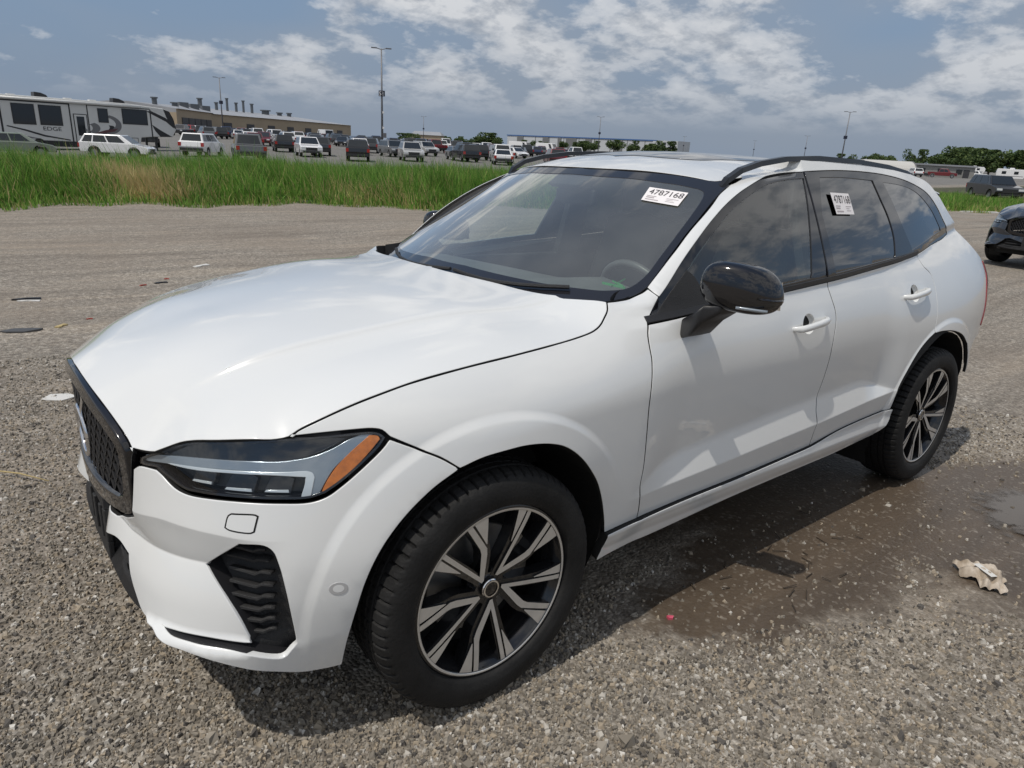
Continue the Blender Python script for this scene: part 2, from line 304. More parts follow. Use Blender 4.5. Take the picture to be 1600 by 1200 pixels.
DATA = {
  'hood': [[(0.838,0.0),(0.834,0.1),(0.825,0.2),(0.812,0.29),(0.801,0.35),(0.794,0.385)],[(0.794,0.385),(0.789,0.42),(0.787,0.455)],[(0.7875,0.4461),(0.7673,0.4836),(0.7513,0.5178)],[(0.7513,0.5178),(0.7279,0.5461),(0.7046,0.5726),(0.6825,0.6005),(0.6384,0.6507),(0.5546,0.7202),(0.5062,0.7463)],[(0.5062,0.7463),(0.4861,0.7517),(0.4391,0.7656),(0.39,0.7766),(0.3434,0.7842),(0.2792,0.794),(0.2115,0.8015),(0.0656,0.8137),(-0.0988,0.8203),(-0.2491,0.8188),(-0.3518,0.8159),(-0.4172,0.8128),(-0.4497,0.806),(-0.4765,0.7938),(-0.503,0.7793),(-0.5195,0.7578)],[(-0.5195,0.7578),(-0.4791,0.6762),(-0.4239,0.5685),(-0.3937,0.368),(-0.3677,0.2527),(-0.3476,0.1195),(-0.3456,0.018)],[(-0.357,0.0)]],
  'bumper': [[(0.0,0.553),(0.12,0.556)],[(0.2225,0.5572),(0.2814,0.5822),(0.3246,0.6071)],[(0.3365,0.6175),(0.3345,0.7426)],[(0.3345,0.7426),(0.3532,0.7564),(0.3831,0.763),(0.4079,0.7657)],[(0.4079,0.7657),(0.4248,0.7585),(0.4445,0.7457),(0.4629,0.7355),(0.4901,0.7289),(0.5405,0.7289),(0.5824,0.7296),(0.6608,0.7292),(0.7107,0.7305),(0.7393,0.7416),(0.7637,0.7638),(0.8052,0.8093),(0.8374,0.848),(0.849,0.8674)],[(0.849,0.8674),(0.9136,0.8326),(0.9512,0.8105),(0.9909,0.7789)],[(0.9909,0.7789),(0.9354,0.7419),(0.8835,0.6889),(0.8475,0.6348),(0.8248,0.5854),(0.805,0.5197),(0.7903,0.4407),(0.7773,0.3586)],[(0.7773,0.3586),(0.7588,0.2486)],[(0.7588,0.2486),(0.7294,0.2485),(0.694,0.2544),(0.6524,0.2876),(0.608,0.3153),(0.5581,0.3395),(0.5132,0.3554),(0.4772,0.3594),(0.4535,0.3668)],[(0.4535,0.3668),(0.4304,0.3759),(0.3875,0.379),(0.3546,0.4115),(0.3229,0.4483),(0.3005,0.49)],[(0.3005,0.49),(0.2371,0.5037),(0.0098,0.4111)],[(0.06,0.505),(0.0,0.503)]],
  'vent': [[(0.5202,0.5543),(0.5591,0.5943),(0.5966,0.6314)],[(0.5966,0.6314),(0.6407,0.632),(0.6567,0.6184),(0.667,0.5888),(0.6828,0.5066),(0.6915,0.4228),(0.6954,0.3617)],[(0.6954,0.3617),(0.6792,0.3308)],[(0.6792,0.3308),(0.6706,0.3251),(0.6117,0.3627),(0.5248,0.3737),(0.4763,0.3768),(0.4451,0.3864)],[(0.4451,0.3864),(0.4808,0.3869),(0.5453,0.3866),(0.6185,0.3795)],[(0.6185,0.3795),(0.5978,0.4332),(0.5681,0.4881),(0.5202,0.5543)]],
  'towcover': [[(0.5815,0.7007),(0.6228,0.7014),(0.6273,0.6987)],[(0.6273,0.6987),(0.6234,0.6632)],[(0.6234,0.6632),(0.6183,0.6599),(0.5802,0.6637),(0.5728,0.6686)],[(0.5728,0.6686),(0.5762,0.6956),(0.5815,0.7007)]],
  'headlight': [[(0.3555,0.7799),(0.3983,0.8062)],[(0.3983,0.8062),(0.4409,0.8327),(0.4788,0.8483),(0.5662,0.8629),(0.6606,0.8757),(0.7223,0.8814),(0.7854,0.8869),(0.8147,0.8871),(0.8296,0.8826),(0.8413,0.8724)],[(0.8413,0.8724),(0.8312,0.8516),(0.8021,0.8155),(0.7602,0.77),(0.7369,0.7493)],[(0.7369,0.7493),(0.7104,0.7388),(0.6609,0.7366),(0.5818,0.7369),(0.514,0.7366),(0.4821,0.7376),(0.444,0.7518),(0.4039,0.7691)],[(0.4038,0.7691),(0.3538,0.7631),(0.3555,0.7798)]],
  'drl': [[(0.3613,0.7829),(0.3853,0.7915),(0.4825,0.8085),(0.5966,0.8161),(0.6536,0.8184),(0.7087,0.8309),(0.7416,0.8473),(0.7692,0.8662),(0.7932,0.8776)],[(0.7932,0.8776),(0.8126,0.8785),(0.7991,0.8616)],[(0.7991,0.8616),(0.7789,0.8411),(0.7601,0.8231),(0.7442,0.802),(0.7322,0.7746),(0.7213,0.7437)],[(0.7213,0.7437),(0.7074,0.7384)],[(0.7074,0.7384),(0.7116,0.7681),(0.7128,0.7872)],[(0.7128,0.7872),(0.7,0.7963),(0.6558,0.7955),(0.5633,0.7962),(0.4709,0.7896),(0.4062,0.7799),(0.3629,0.7705)],[(0.3628,0.7705),(0.3613,0.7828)]],
  'drlbright': [[(0.4299,0.7847),(0.4878,0.7899),(0.5653,0.7939),(0.6459,0.7956),(0.6987,0.7989)],[(0.6987,0.7989),(0.7088,0.7958),(0.7139,0.7854)],[(0.7139,0.7854),(0.7094,0.741)],[(0.7094,0.741),(0.6944,0.7401)],[(0.6944,0.7401),(0.6995,0.7697),(0.6995,0.7873)],[(0.6995,0.7873),(0.6464,0.7906),(0.5659,0.7897),(0.4884,0.7856),(0.4298,0.7847)]],
  'amber': [[(0.8083,0.8759),(0.8232,0.8734),(0.8273,0.8659)],[(0.8273,0.8659),(0.8068,0.8352),(0.7767,0.7961),(0.7486,0.7669),(0.7283,0.7502)],[(0.7283,0.7502),(0.7371,0.7766),(0.7523,0.8081),(0.7771,0.8419),(0.8083,0.8759)]],
  'fender': [[(0.5064,0.8783),(0.4862,0.8921),(0.4392,0.9143),(0.39,0.9337),(0.3435,0.9492),(0.2791,0.9669),(0.2112,0.9825),(0.0655,1.0041),(-0.0989,1.0198),(-0.2492,1.033),(-0.3519,1.044),(-0.4166,1.0563),(-0.4494,1.0694),(-0.4762,1.0864),(-0.5026,1.1054),(-0.5194,1.1264)],[(-0.5194,1.1264),(-0.5712,1.1272),(-0.6161,1.1311),(-0.6706,1.1467),(-0.6972,1.1603)],[(-0.6972,1.1603),(-0.7001,1.1495),(-0.7062,1.1363)],[(-0.7062,1.1363),(-0.6714,1.0968),(-0.6281,1.0615)],[(-0.6281,1.0615),(-0.6087,1.0271),(-0.6013,0.9931),(-0.5986,0.9618),(-0.5928,0.9341),(-0.5797,0.8401),(-0.5852,0.7207),(-0.5924,0.6068),(-0.591,0.5372),(-0.6137,0.4314),(-0.6163,0.4042)],[(-0.6163,0.4042),(-0.5276,0.4085),(-0.4496,0.4047)],[(-0.4496,0.4047),(-0.4306,0.4672),(-0.4045,0.5327),(-0.36,0.6153),(-0.3224,0.6651),(-0.2788,0.7136),(-0.2344,0.7514),(-0.1934,0.7756),(-0.1498,0.7904),(-0.1084,0.7988),(-0.056,0.8038),(-0.0063,0.8026),(0.0713,0.7959),(0.1389,0.7789)],[(0.1389,0.7789),(0.1835,0.812),(0.2258,0.834),(0.2963,0.8717)],[(0.2963,0.8717),(0.3105,0.8871),(0.3308,0.8918),(0.3656,0.8914),(0.4397,0.886),(0.5064,0.8783)]],
  'doorf': [[(-0.6281,1.0615),(-0.735,1.0688),(-0.887,1.0832),(-1.1264,1.0987),(-1.3995,1.1158),(-1.7095,1.1336)],[(-1.7095,1.1336),(-1.7172,1.0967),(-1.7278,1.0591),(-1.7395,1.0258),(-1.7436,0.9899),(-1.7352,0.9377),(-1.7269,0.8814),(-1.7295,0.8161),(-1.7249,0.7094),(-1.7143,0.631),(-1.7078,0.5947),(-1.7114,0.5502),(-1.7095,0.5009),(-1.7169,0.4315)],[(-1.7169,0.4315),(-1.497,0.4228),(-1.164,0.4145),(-0.8722,0.412),(-0.6163,0.4042)],[(-0.6163,0.4042),(-0.6137,0.4314),(-0.5909,0.5372),(-0.5924,0.6068),(-0.5852,0.7207),(-0.5797,0.8401),(-0.5928,0.9341),(-0.5986,0.9618),(-0.6013,0.9931),(-0.6087,1.0271),(-0.628,1.0615)]],
  'doorr': [[(-1.7095,1.1336),(-1.8528,1.1423),(-2.014,1.155),(-2.1852,1.1687),(-2.3524,1.1828),(-2.4812,1.1963),(-2.6116,1.2086)],[(-2.612,1.2071),(-2.6454,1.1565),(-2.6974,1.1208),(-2.711,1.073),(-2.7083,1.0017),(-2.6999,0.917),(-2.6801,0.8417)],[(-2.6801,0.8417),(-2.6096,0.8104),(-2.5363,0.7609),(-2.4642,0.6836),(-2.4078,0.591),(-2.3994,0.5013)],[(-2.3994,0.5013),(-2.3927,0.4812),(-2.1949,0.4735),(-1.9494,0.4607),(-1.7169,0.4315)],[(-1.7169,0.4315),(-1.7095,0.5009),(-1.7114,0.5502),(-1.7078,0.5947),(-1.7143,0.631),(-1.7249,0.7094),(-1.7296,0.8161),(-1.7269,0.8814),(-1.7352,0.9377),(-1.7436,0.9899),(-1.7395,1.0258),(-1.7278,1.0591),(-1.7172,1.0967),(-1.7095,1.1336)]],
  'uniside': [[(-0.6985,1.1621),(-0.8246,1.264),(-0.9393,1.3447),(-1.1341,1.4512),(-1.2302,1.4927)],[(-1.2302,1.4927),(-1.3798,1.5352),(-1.5022,1.554),(-1.5618,1.569),(-1.6208,1.5903),(-1.677,1.6003),(-1.8709,1.6059),(-2.2326,1.606),(-2.514,1.5977),(-2.7447,1.5824)],[(-2.748,1.583),(-2.95,1.548),(-3.07,1.48)],[(-3.07,1.48),(-3.13,1.42),(-3.22,1.35),(-3.34,1.27),(-3.45,1.2),(-3.56,1.13)],[(-3.56,1.13),(-3.6,1.07)],[(-3.6,1.07),(-3.5,0.98),(-3.46,0.86),(-3.44,0.74)],[(-3.44,0.74),(-3.34,0.72),(-3.27,0.55)],[(-3.27,0.55),(-3.22,0.65),(-3.15,0.735)],[(-3.1343,0.7425),(-3.0406,0.7936),(-2.905,0.8301),(-2.7683,0.8434),(-2.6801,0.8417)],[(-2.6801,0.8417),(-2.7,0.917),(-2.7082,1.0017),(-2.711,1.073),(-2.6974,1.1208),(-2.6454,1.1565),(-2.612,1.2071)],[(-2.6116,1.2086),(-2.8194,1.243),(-3.0471,1.2772),(-3.1144,1.298),(-3.0759,1.3191)],[(-3.0759,1.3191),(-3.0319,1.368),(-2.9939,1.4215),(-2.9393,1.4709),(-2.8834,1.501),(-2.7934,1.5266),(-2.6814,1.5477),(-2.5559,1.5616),(-2.3483,1.5733),(-2.0183,1.5734),(-1.7148,1.5581),(-1.5316,1.5418),(-1.3701,1.5172),(-1.2284,1.4733),(-1.0918,1.415),(-0.9594,1.3397),(-0.8417,1.2559),(-0.7379,1.1628),(-0.7062,1.1363)],[(-0.7062,1.1363),(-0.7001,1.1495),(-0.6985,1.1621)]],
  'dlo': [[(-0.7062,1.1363),(-0.7379,1.1628),(-0.8417,1.2559),(-0.9594,1.3397),(-1.0918,1.415),(-1.2284,1.4733),(-1.3701,1.5172),(-1.5316,1.5418),(-1.7148,1.5581),(-2.0183,1.5734),(-2.3483,1.5733),(-2.5559,1.5616),(-2.6814,1.5477),(-2.7934,1.5266),(-2.8834,1.501),(-2.9393,1.4709),(-2.9939,1.4215),(-3.0319,1.368),(-3.0756,1.3191)],[(-3.0756,1.3191),(-3.1144,1.298),(-3.0471,1.2772),(-2.8194,1.243),(-2.6116,1.2086)],[(-2.6116,1.2086),(-2.4812,1.1963),(-2.3524,1.1828),(-2.1852,1.1687),(-2.014,1.155),(-1.8528,1.1423),(-1.7095,1.1336)],[(-1.7095,1.1336),(-1.3995,1.1158),(-1.1264,1.0987),(-0.887,1.0832),(-0.735,1.0688),(-0.6281,1.0615)],[(-0.6281,1.0615),(-0.6714,1.0968),(-0.7062,1.1363)]],
  'glassf': [[(-0.8426,1.2157),(-0.911,1.2708),(-1.0286,1.3434),(-1.1206,1.3982),(-1.259,1.4563),(-1.4035,1.5011),(-1.549,1.5227),(-1.6841,1.5329)],[(-1.6841,1.5329),(-1.6672,1.4538),(-1.631,1.3335),(-1.5759,1.157)],[(-1.5759,1.157),(-1.3905,1.142),(-1.1264,1.121),(-0.9269,1.1039)],[(-0.9269,1.1039),(-0.8986,1.1529),(-0.8694,1.1948),(-0.8427,1.2157)]],
  'glassr': [[(-1.8139,1.5407),(-2.0277,1.5463),(-2.2949,1.5425)],[(-2.2949,1.5425),(-2.3219,1.4659),(-2.3558,1.3831),(-2.3669,1.2995),(-2.3402,1.2062)],[(-2.3402,1.2062),(-2.0123,1.1816),(-1.6827,1.1575)],[(-1.6827,1.1575),(-1.7208,1.3105),(-1.7741,1.4553),(-1.8139,1.5407)]],
  'glassq': [[(-2.3969,1.537),(-2.5668,1.5301),(-2.7004,1.5141),(-2.798,1.4829),(-2.8947,1.4183),(-2.941,1.3564),(-2.9652,1.3155)],[(-2.9652,1.3155),(-2.7452,1.2743),(-2.5406,1.2328)],[(-2.5406,1.2328),(-2.4815,1.3458),(-2.4397,1.4478),(-2.3968,1.537)]],
  'sail': [[(-0.8427,1.2157),(-0.8694,1.1948),(-0.8986,1.1529),(-0.9269,1.1039)],[(-0.9269,1.1039),(-0.6728,1.0766)],[(-0.6728,1.0766),(-0.697,1.0956),(-0.7622,1.1521),(-0.8427,1.2157)]],
  'wind': [[(0.0,1.095),(0.3,1.1)],[(0.5352,1.1026),(0.643,1.1023),(0.7094,1.1119),(0.7461,1.1289),(0.7606,1.1473),(0.7615,1.1643)],[(0.7615,1.1643),(0.7283,1.261),(0.6977,1.3418),(0.6585,1.4507),(0.6493,1.4926)],[(0.6493,1.4926),(0.6337,1.5037),(0.5961,1.5012),(0.4988,1.5099),(0.3971,1.5167),(0.2763,1.5195),(0.1477,1.5217),(0.0538,1.5207)],[(0.0,1.524)]],
  'windclear': [[(0.0,1.155),(0.12,1.156)],[(0.4828,1.1409),(0.5881,1.1395),(0.679,1.1421),(0.725,1.1566),(0.729,1.1935),(0.7115,1.2432),(0.6805,1.3232),(0.6503,1.3951),(0.6279,1.4391),(0.6078,1.4611),(0.5803,1.4711)],[(0.5803,1.4711),(0.4999,1.4815),(0.4371,1.4862),(0.314,1.4942),(0.1924,1.4956)],[(0.1,1.497),(0.0,1.499)]],
  'roofglass': [[(-1.3,0.0)],[(-1.3222,0.0623),(-1.3263,0.239),(-1.3699,0.3382),(-1.4171,0.3827),(-1.4706,0.4)]],
  'lampstrip': [[(-3.56,1.13),(-3.6,1.07)]],
  'sill': [[(-0.6163,0.4042),(-0.8721,0.412),(-1.164,0.4145),(-1.497,0.4228),(-1.7169,0.4315),(-1.9494,0.4607),(-2.1949,0.4735),(-2.4001,0.4839)],[(-2.4001,0.4839),(-2.3997,0.431),(-2.3704,0.3883),(-2.3217,0.3645)],[(-2.3217,0.3645),(-1.9692,0.3425),(-1.749,0.3392),(-1.4494,0.3366),(-1.1434,0.3308),(-0.8778,0.3185),(-0.6727,0.3103),(-0.5141,0.3158),(-0.4437,0.3041)],[(-0.4437,0.3041),(-0.4494,0.3486),(-0.4496,0.4047)],[(-0.4496,0.4047),(-0.5276,0.4085),(-0.6164,0.4042)]],
}

# ================================================================== the setting
def nodes(m): return m.node_tree.nodes, m.node_tree.links
def new_mat(name):
    m = bpy.data.materials.new(name); m.use_nodes = True; MATS[name] = m; return m, m.node_tree.nodes, m.node_tree.links, m.node_tree.nodes['Principled BSDF']
def nmath(N, L, op, a, b=None, c=None, clamp=False):
    n = N.new('ShaderNodeMath'); n.operation = op; n.use_clamp = clamp
    for i, v in enumerate((a, b, c)):
        if v is None: continue
        if isinstance(v, (int, float)): n.inputs[i].default_value = v
        else: L.new(v, n.inputs[i])
    return n.outputs[0]
def nnoise(N, L, vec, scale, detail=4, rough=.55, dist=0.):
    n = N.new('ShaderNodeTexNoise'); n.inputs['Scale'].default_value = scale; n.inputs['Detail'].default_value = detail; n.inputs['Roughness'].default_value = rough; n.inputs['Distortion'].default_value = dist; L.new(vec, n.inputs['Vector']); return n.outputs[0]
def nramp(N, L, x, stops):
    r = N.new('ShaderNodeValToRGB'); e = r.color_ramp.elements
    def c4(c): return (c, c, c, 1) if isinstance(c, (int, float)) else (*c, 1)
    e[0].position, e[0].color = stops[0][0], c4(stops[0][1]); e[1].position, e[1].color = stops[-1][0], c4(stops[-1][1])
    for p, v in stops[1:-1]: q = e.new(p); q.color = c4(v)
    L.new(x, r.inputs[0]); return r.outputs[0]
def nmix(N, L, f, a, b, mode='MIX'):
    n = N.new('ShaderNodeMix'); n.data_type = 'RGBA'; n.blend_type = mode
    if isinstance(f, (int, float)): n.inputs[0].default_value = f
    else: L.new(f, n.inputs[0])
    for s, v in ((6, a), (7, b)):
        if isinstance(v, tuple): n.inputs[s].default_value = (*v, 1)
        else: L.new(v, n.inputs[s])
    return n.outputs[2]
# ------------------------------------------------------------------ ground height
CARZ = TILT @ Vector((0, 0, 1))
VEH = [('sedan','sage',-2.9,-53.4,-1.09,186.0,42.0),
  ('hatch','white',-9.0,-53.9,-0.75,150.0,46.0),
  ('trailer_box','charcoal',-21.7,-102.6,-1.23,258.0,89.0),
  ('pickup','charcoal',-34.3,-136.7,-0.34,56.0,121.0),
  ('suv','white',-15.9,-58.9,-0.73,234.0,54.0),
  ('pickup','red',-39.9,-153.9,0.9,225.0,137.0),
  ('suv','white',-51.5,-187.2,0.93,274.0,169.0),
  ('suv','black',-34.8,-117.8,0.76,268.0,108.0),
  ('pickup','maroon',-48.9,-149.6,1.08,242.0,139.0),
  ('pickup','white',-43.7,-125.7,0.9,261.0,118.0),
  ('pickup','white',-40.1,-107.8,0.7,274.0,103.0),
  ('pickup','grey',-16.9,-51.2,-0.2,256.0,48.0),
  ('suv','black',-28.3,-74.2,-0.09,254.0,72.0),
  ('suv','white',-48.5,-120.2,0.68,258.0,118.0),
  ('suv','white',-65.2,-153.0,0.56,262.0,152.0),
  ('van','white',-67.7,-151.9,0.87,266.0,152.0),
  ('suv','charcoal',-29.3,-66.8,-0.08,246.0,67.0),
  ('suv','black',-57.7,-126.6,0.74,255.0,128.0),
  ('suv','charcoal',-53.2,-112.3,0.54,95.0,115.0),
  ('suv','white',-64.5,-121.0,0.61,72.0,128.0),
  ('suv','black',-27.6,-55.3,-0.39,243.0,58.0),
  ('suv','grey',-39.1,-70.0,-0.35,81.0,76.0),
  ('suv','silver',-47.8,-77.4,-0.26,83.0,86.0),
  ('sedan','black',-62.3,-121.9,0.31,263.0,127.0),
  ('suv','charcoal',-71.6,-123.0,0.32,250.0,134.0),
  ('box_truck','white',-91.4,-140.1,0.56,72.0,158.0),
  ('suv','black',-60.0,-86.6,-0.17,255.0,100.0),
  ('sedan','grey',-45.0,-65.9,-0.53,71.0,76.0),
  ('suv','navy',-84.9,-116.7,-0.61,254.0,137.0),
  ('sedan','white',-133.4,-176.9,-0.58,83.0,211.0),
  ('sedan','white',-64.0,-79.5,-0.15,87.0,98.0),
  ('van','white',-104.5,-128.0,-0.02,111.0,157.0),
  ('van','white',-114.6,-130.5,0.33,109.0,164.0),
  ('suv','maroon',-53.0,-58.5,-0.27,238.0,75.0),
  ('suv','white',-158.1,-64.3,-0.22,223.0,143.0),
  ('pickup','grey',-209.4,-83.8,-0.82,42.0,187.0),
  ('pickup','maroon',-169.5,-63.3,-0.37,111.0,148.0),
  ('camper','white',-286.9,-98.2,0.2,109.0,244.0),
  ('pickup','white',-237.8,-80.5,-0.44,89.0,202.0),
  ('camper','white',-200.8,-60.0,-0.36,97.0,164.0),
  ('suv','black',-60.4,-17.6,-0.45,43.0,50),
  ('sedan','charcoal',-73.0,-152.8,0.27,254.0,156.0),
  ('suv','white',-117.1,-212.3,0.57,251.0,226.0),
  ('sedan','silver',-120.2,-196.2,0.01,229.0,217.0),
  ('sedan','black',-99.4,-157.7,-0.16,248.0,176.0),
  ('sedan','white',-225.0,-241.1,-0.59,137.0,312.0),
  ('sedan','maroon',-34.4,-82.2,-0.09,59.0,82.0),
  ('suv','silver',-34.5,-58.2,-0.11,67.0,64.0),
  ('suv','charcoal',-42.5,-81.5,-0.11,238.0,86.0),
  ('suv','black',-49.7,-68.9,-0.11,254.0,81.0),
  ('suv','white',-39.0,-100.6,0.5,259.0,98.0),
  ('suv','black',-42.9,-61.4,-0.11,255.0,72.0),
  ('pickup','maroon',-59.5,-93.5,0.1,258.0,105.0),
  ('sedan','white',-42.7,-54.7,-0.09,237.0,67.0),
  ('suv','navy',-44.5,-89.6,-0.11,254.0,93.0),
  ('sedan','white',-43.4,-75.8,-0.09,260.0,82.0),
  ('sedan','black',-53.2,-89.3,0.1,249.0,98.0),
  ('suv','white',-37.1,-74.3,-0.11,249.0,77.0),
  ('suv','white',-30.2,-90.3,-0.11,256.0,85.0),
  ('pickup','white',-48.4,-62.2,-0.11,242.0,75.0),
  ('suv','charcoal',-55.6,-72.4,-0.11,61.0,87.0),
  ('suv','maroon',-33.5,-93.9,-0.11,62.0,90.0),
  ('suv','grey',-39.5,-91.4,-0.11,59.0,91.0),
  ('suv','maroon',-27.8,-81.8,-0.11,256.0,77.0),
  ('suv','white',-26.2,-62.6,-0.11,75.0,62.0),
  ('pickup','charcoal',-63.2,-157.7,0.52,253.0,154.0),
  ('pickup','charcoal',-75.1,-128.7,0.08,245.0,140.0),
  ('sedan','maroon',-67.3,-106.4,0.1,258.0,119.0),
  ('pickup','white',-75.6,-102.2,0.09,62.0,121.0),
  ('suv','black',-50.7,-130.1,0.51,254.0,126.0),
  ('sedan','maroon',-90.9,-97.8,0.1,232.0,127.0),
  ('suv','black',-87.0,-127.3,0.08,64.0,146.0),
  ('suv','white',-78.3,-109.0,0.08,47.0,127.0),
  ('pickup','navy',-57.7,-109.2,0.08,247.0,115.0),
  ('suv','maroon',-63.0,-141.5,0.51,251.0,142.0),
  ('suv','black',-96.6,-120.2,0.08,241.0,147.0),
  ('pickup','white',-74.3,-114.4,0.09,247.0,129.0),
  ('suv','black',-81.2,-132.1,0.08,67.0,146.0),
  ('pickup','charcoal',-55.3,-118.8,0.56,265.0,120.0),
  ('pickup','charcoal',-65.9,-96.9,0.08,231.0,111.0),
  ('suv','black',-47.8,-111.4,0.5,257.0,111.0),
  ('pickup','charcoal',-38.9,-141.9,0.52,249.0,128.0),
  ('pickup','black',-62.6,-105.4,0.08,234.0,115.0),
  ('pickup','white',-81.4,-85.3,0.1,247.0,112.0),
  ('suv','black',-54.9,-104.7,0.08,262.0,110.0),
  ('suv','silver',-101.2,-110.2,0.08,223.0,142.0),
  ('suv','charcoal',-46.1,-139.2,0.5,262.0,130.0),
  ('pickup','black',-80.1,-96.4,0.08,236.0,119.0),
  ('sedan','white',-38.7,-120.6,0.52,257.0,112.0),
  ('sedan','white',-66.6,-129.5,0.1,248.0,136.0),
  ('pickup','charcoal',-82.3,-127.1,0.09,65.0,143.0),
  ('sedan','black',-55.7,-96.7,0.1,245.0,105.0),
  ('sedan','navy',-49.2,-154.3,0.52,257.0,143.0),
  ('sedan','silver',-82.6,-91.5,0.1,56.0,117.0),
  ('sedan','charcoal',-51.9,-94.0,0.1,261.0,101.0),
  ('suv','white',-78.3,-120.6,0.08,232.0,136.0),
  ('suv','navy',-90.2,-105.7,0.08,235.0,132.0),
  ('suv','navy',-63.0,-90.5,0.08,47.0,105.0),
  ('suv','white',-55.3,-136.7,0.5,258.0,134.0),
  ('suv','maroon',-85.9,-94.8,0.08,238.0,122.0),
  ('sedan','black',-69.2,-84.8,0.1,43.0,104.0),
  ('pickup','navy',-61.1,-100.2,0.08,234.0,110.0),
  ('sedan','maroon',-94.7,-101.0,0.1,247.0,132.0),
  ('suv','maroon',-69.5,-91.6,0.08,253.0,109.0),
  ('suv','white',-83.5,-109.0,0.08,238.0,131.0),
  ('pickup','black',-70.3,-139.4,0.09,253.0,145.0),
  ('sedan','navy',-71.0,-100.4,0.1,63.0,117.0),
  ('suv','black',-43.8,-101.6,0.51,242.0,101.0),
  ('sedan','black',-50.1,-105.8,0.52,57.0,108.0),
  ('pickup','maroon',-60.8,-149.6,0.54,258.0,146.0),
  ('suv','navy',-45.4,-144.3,0.51,247.0,134.0),
  ('suv','grey',-31.5,-112.6,0.5,264.0,102.0),
  ('sedan','black',-70.7,-78.2,0.1,40.0,101.0),
  ('pickup','navy',-39.3,-128.5,0.52,258.0,118.0),
  ('suv','black',-83.5,-103.8,0.08,241.0,127.0),
  ('suv','navy',-64.5,-116.0,0.08,251.0,124.0),
  ('suv','maroon',-55.2,-146.4,0.51,254.0,141.0),
  ('sedan','maroon',-88.8,-120.0,0.1,62.0,142.0),
  ('suv','black',-72.1,-95.5,0.08,61.0,114.0),
  ('pickup','black',-51.3,-139.5,0.54,260.0,133.0),
  ('suv','charcoal',-49.8,-99.5,0.08,253.0,104.0),
  ('pickup','maroon',-105.9,-122.6,0.09,57.0,154.0),
  ('sedan','grey',-70.1,-134.5,0.1,263.0,141.0),
  ('sedan','navy',-99.5,-105.5,0.1,237.0,138.0),
  ('suv','silver',-113.9,-206.8,0.08,236.0,221.0),
  ('pickup','white',-44.0,-162.1,0.56,275.0,145.0),
  ('pickup','navy',-164.2,-191.8,0.09,42.0,239.0),
  ('suv','charcoal',-88.4,-180.5,0.5,254.0,186.0),
  ('sedan','maroon',-111.4,-148.6,0.1,243.0,176.0),
  ('suv','charcoal',-78.3,-190.4,0.5,258.0,187.0),
  ('suv','silver',-91.0,-162.5,0.08,69.0,174.0),
  ('suv','maroon',-59.4,-213.2,0.51,259.0,192.0),
  ('sedan','black',-75.1,-230.6,0.52,257.0,215.0),
  ('suv','maroon',-99.5,-149.5,0.08,64.0,170.0),
  ('suv','black',-87.2,-240.4,0.5,270.0,229.0),
  ('suv','grey',-121.5,-135.1,0.08,238.0,173.0),
  ('sedan','black',-163.6,-180.6,0.1,40.0,231.0),
  ('suv','white',-84.5,-122.6,0.08,256.0,141.0),
  ('suv','silver',-166.2,-185.0,0.08,56.0,236.0),
  ('sedan','navy',-129.2,-137.2,0.1,39.0,179.0),
  ('suv','charcoal',-49.0,-171.1,0.51,249.0,155.0),
  ('suv','white',-86.4,-202.3,0.51,242.0,201.0),
  ('suv','black',-76.2,-135.8,0.08,69.0,146.0),
  ('suv','white',-137.5,-153.6,0.08,233.0,196.0),
  ('suv','white',-172.6,-181.2,0.08,232.0,237.0),
  ('suv','white',-120.5,-209.1,0.08,260.0,226.0),
  ('suv','maroon',-104.8,-198.9,0.08,262.0,209.0),
  ('suv','maroon',-97.6,-164.7,0.08,249.0,180.0),
  ('pickup','silver',-66.9,-197.9,0.52,246.0,185.0),
  ('suv','charcoal',-155.5,-174.7,0.08,239.0,222.0),
  ('suv','white',-96.0,-223.0,0.51,252.0,222.0),
  ('suv','white',-106.5,-218.9,0.5,56.0,225.0),
  ('pickup','white',-54.5,-159.1,0.53,63.0,150.0),
  ('suv','navy',-111.6,-198.6,0.08,69.0,213.0),
  ('suv','grey',-90.3,-150.2,0.08,51.0,165.0),
  ('sedan','white',-79.2,-182.5,0.51,267.0,182.0),
  ('sedan','white',-112.0,-184.3,0.1,259.0,203.0),
  ('sedan','black',-99.0,-239.5,0.52,243.0,236.0),
  ('sedan','grey',-84.1,-136.4,0.1,258.0,151.0),
  ('pickup','maroon',-102.0,-248.1,0.52,243.0,243.0),
  ('suv','navy',-95.1,-215.6,0.5,58.0,216.0),
  ('suv','black',-124.5,-222.7,0.08,246.0,239.0),
  ('sedan','grey',-106.4,-214.3,0.52,249.0,221.0),
  ('suv','navy',-114.1,-139.3,0.08,241.0,171.0),
  ('suv','black',-73.6,-197.3,0.5,77.0,189.0),
  ('sedan','navy',-101.2,-144.7,0.1,245.0,168.0),
  ('suv','maroon',-81.0,-175.0,0.5,57.0,177.0),
  ('suv','white',-135.4,-188.4,0.08,62.0,220.0),
  ('suv','black',-58.0,-174.3,0.51,247.0,163.0),
  ('suv','white',-127.2,-160.8,0.08,60.0,195.0),
  ('suv','black',-70.9,-174.6,0.5,268.0,171.0),
  ('sedan','silver',-127.5,-211.0,0.1,67.0,232.0),
  ('suv','maroon',-80.1,-256.9,0.51,258.0,237.0),
  ('sedan','white',-142.3,-169.7,0.1,235.0,210.0),
  ('suv','white',-99.6,-229.0,0.5,266.0,228.0),
  ('suv','grey',-129.7,-200.7,0.08,247.0,226.0),
  ('suv','navy',-134.5,-207.0,0.08,257.0,233.0),
  ('suv','black',-71.3,-257.4,0.51,249.0,232.0),
  ('suv','silver',-81.9,-231.2,0.5,78.0,219.0),
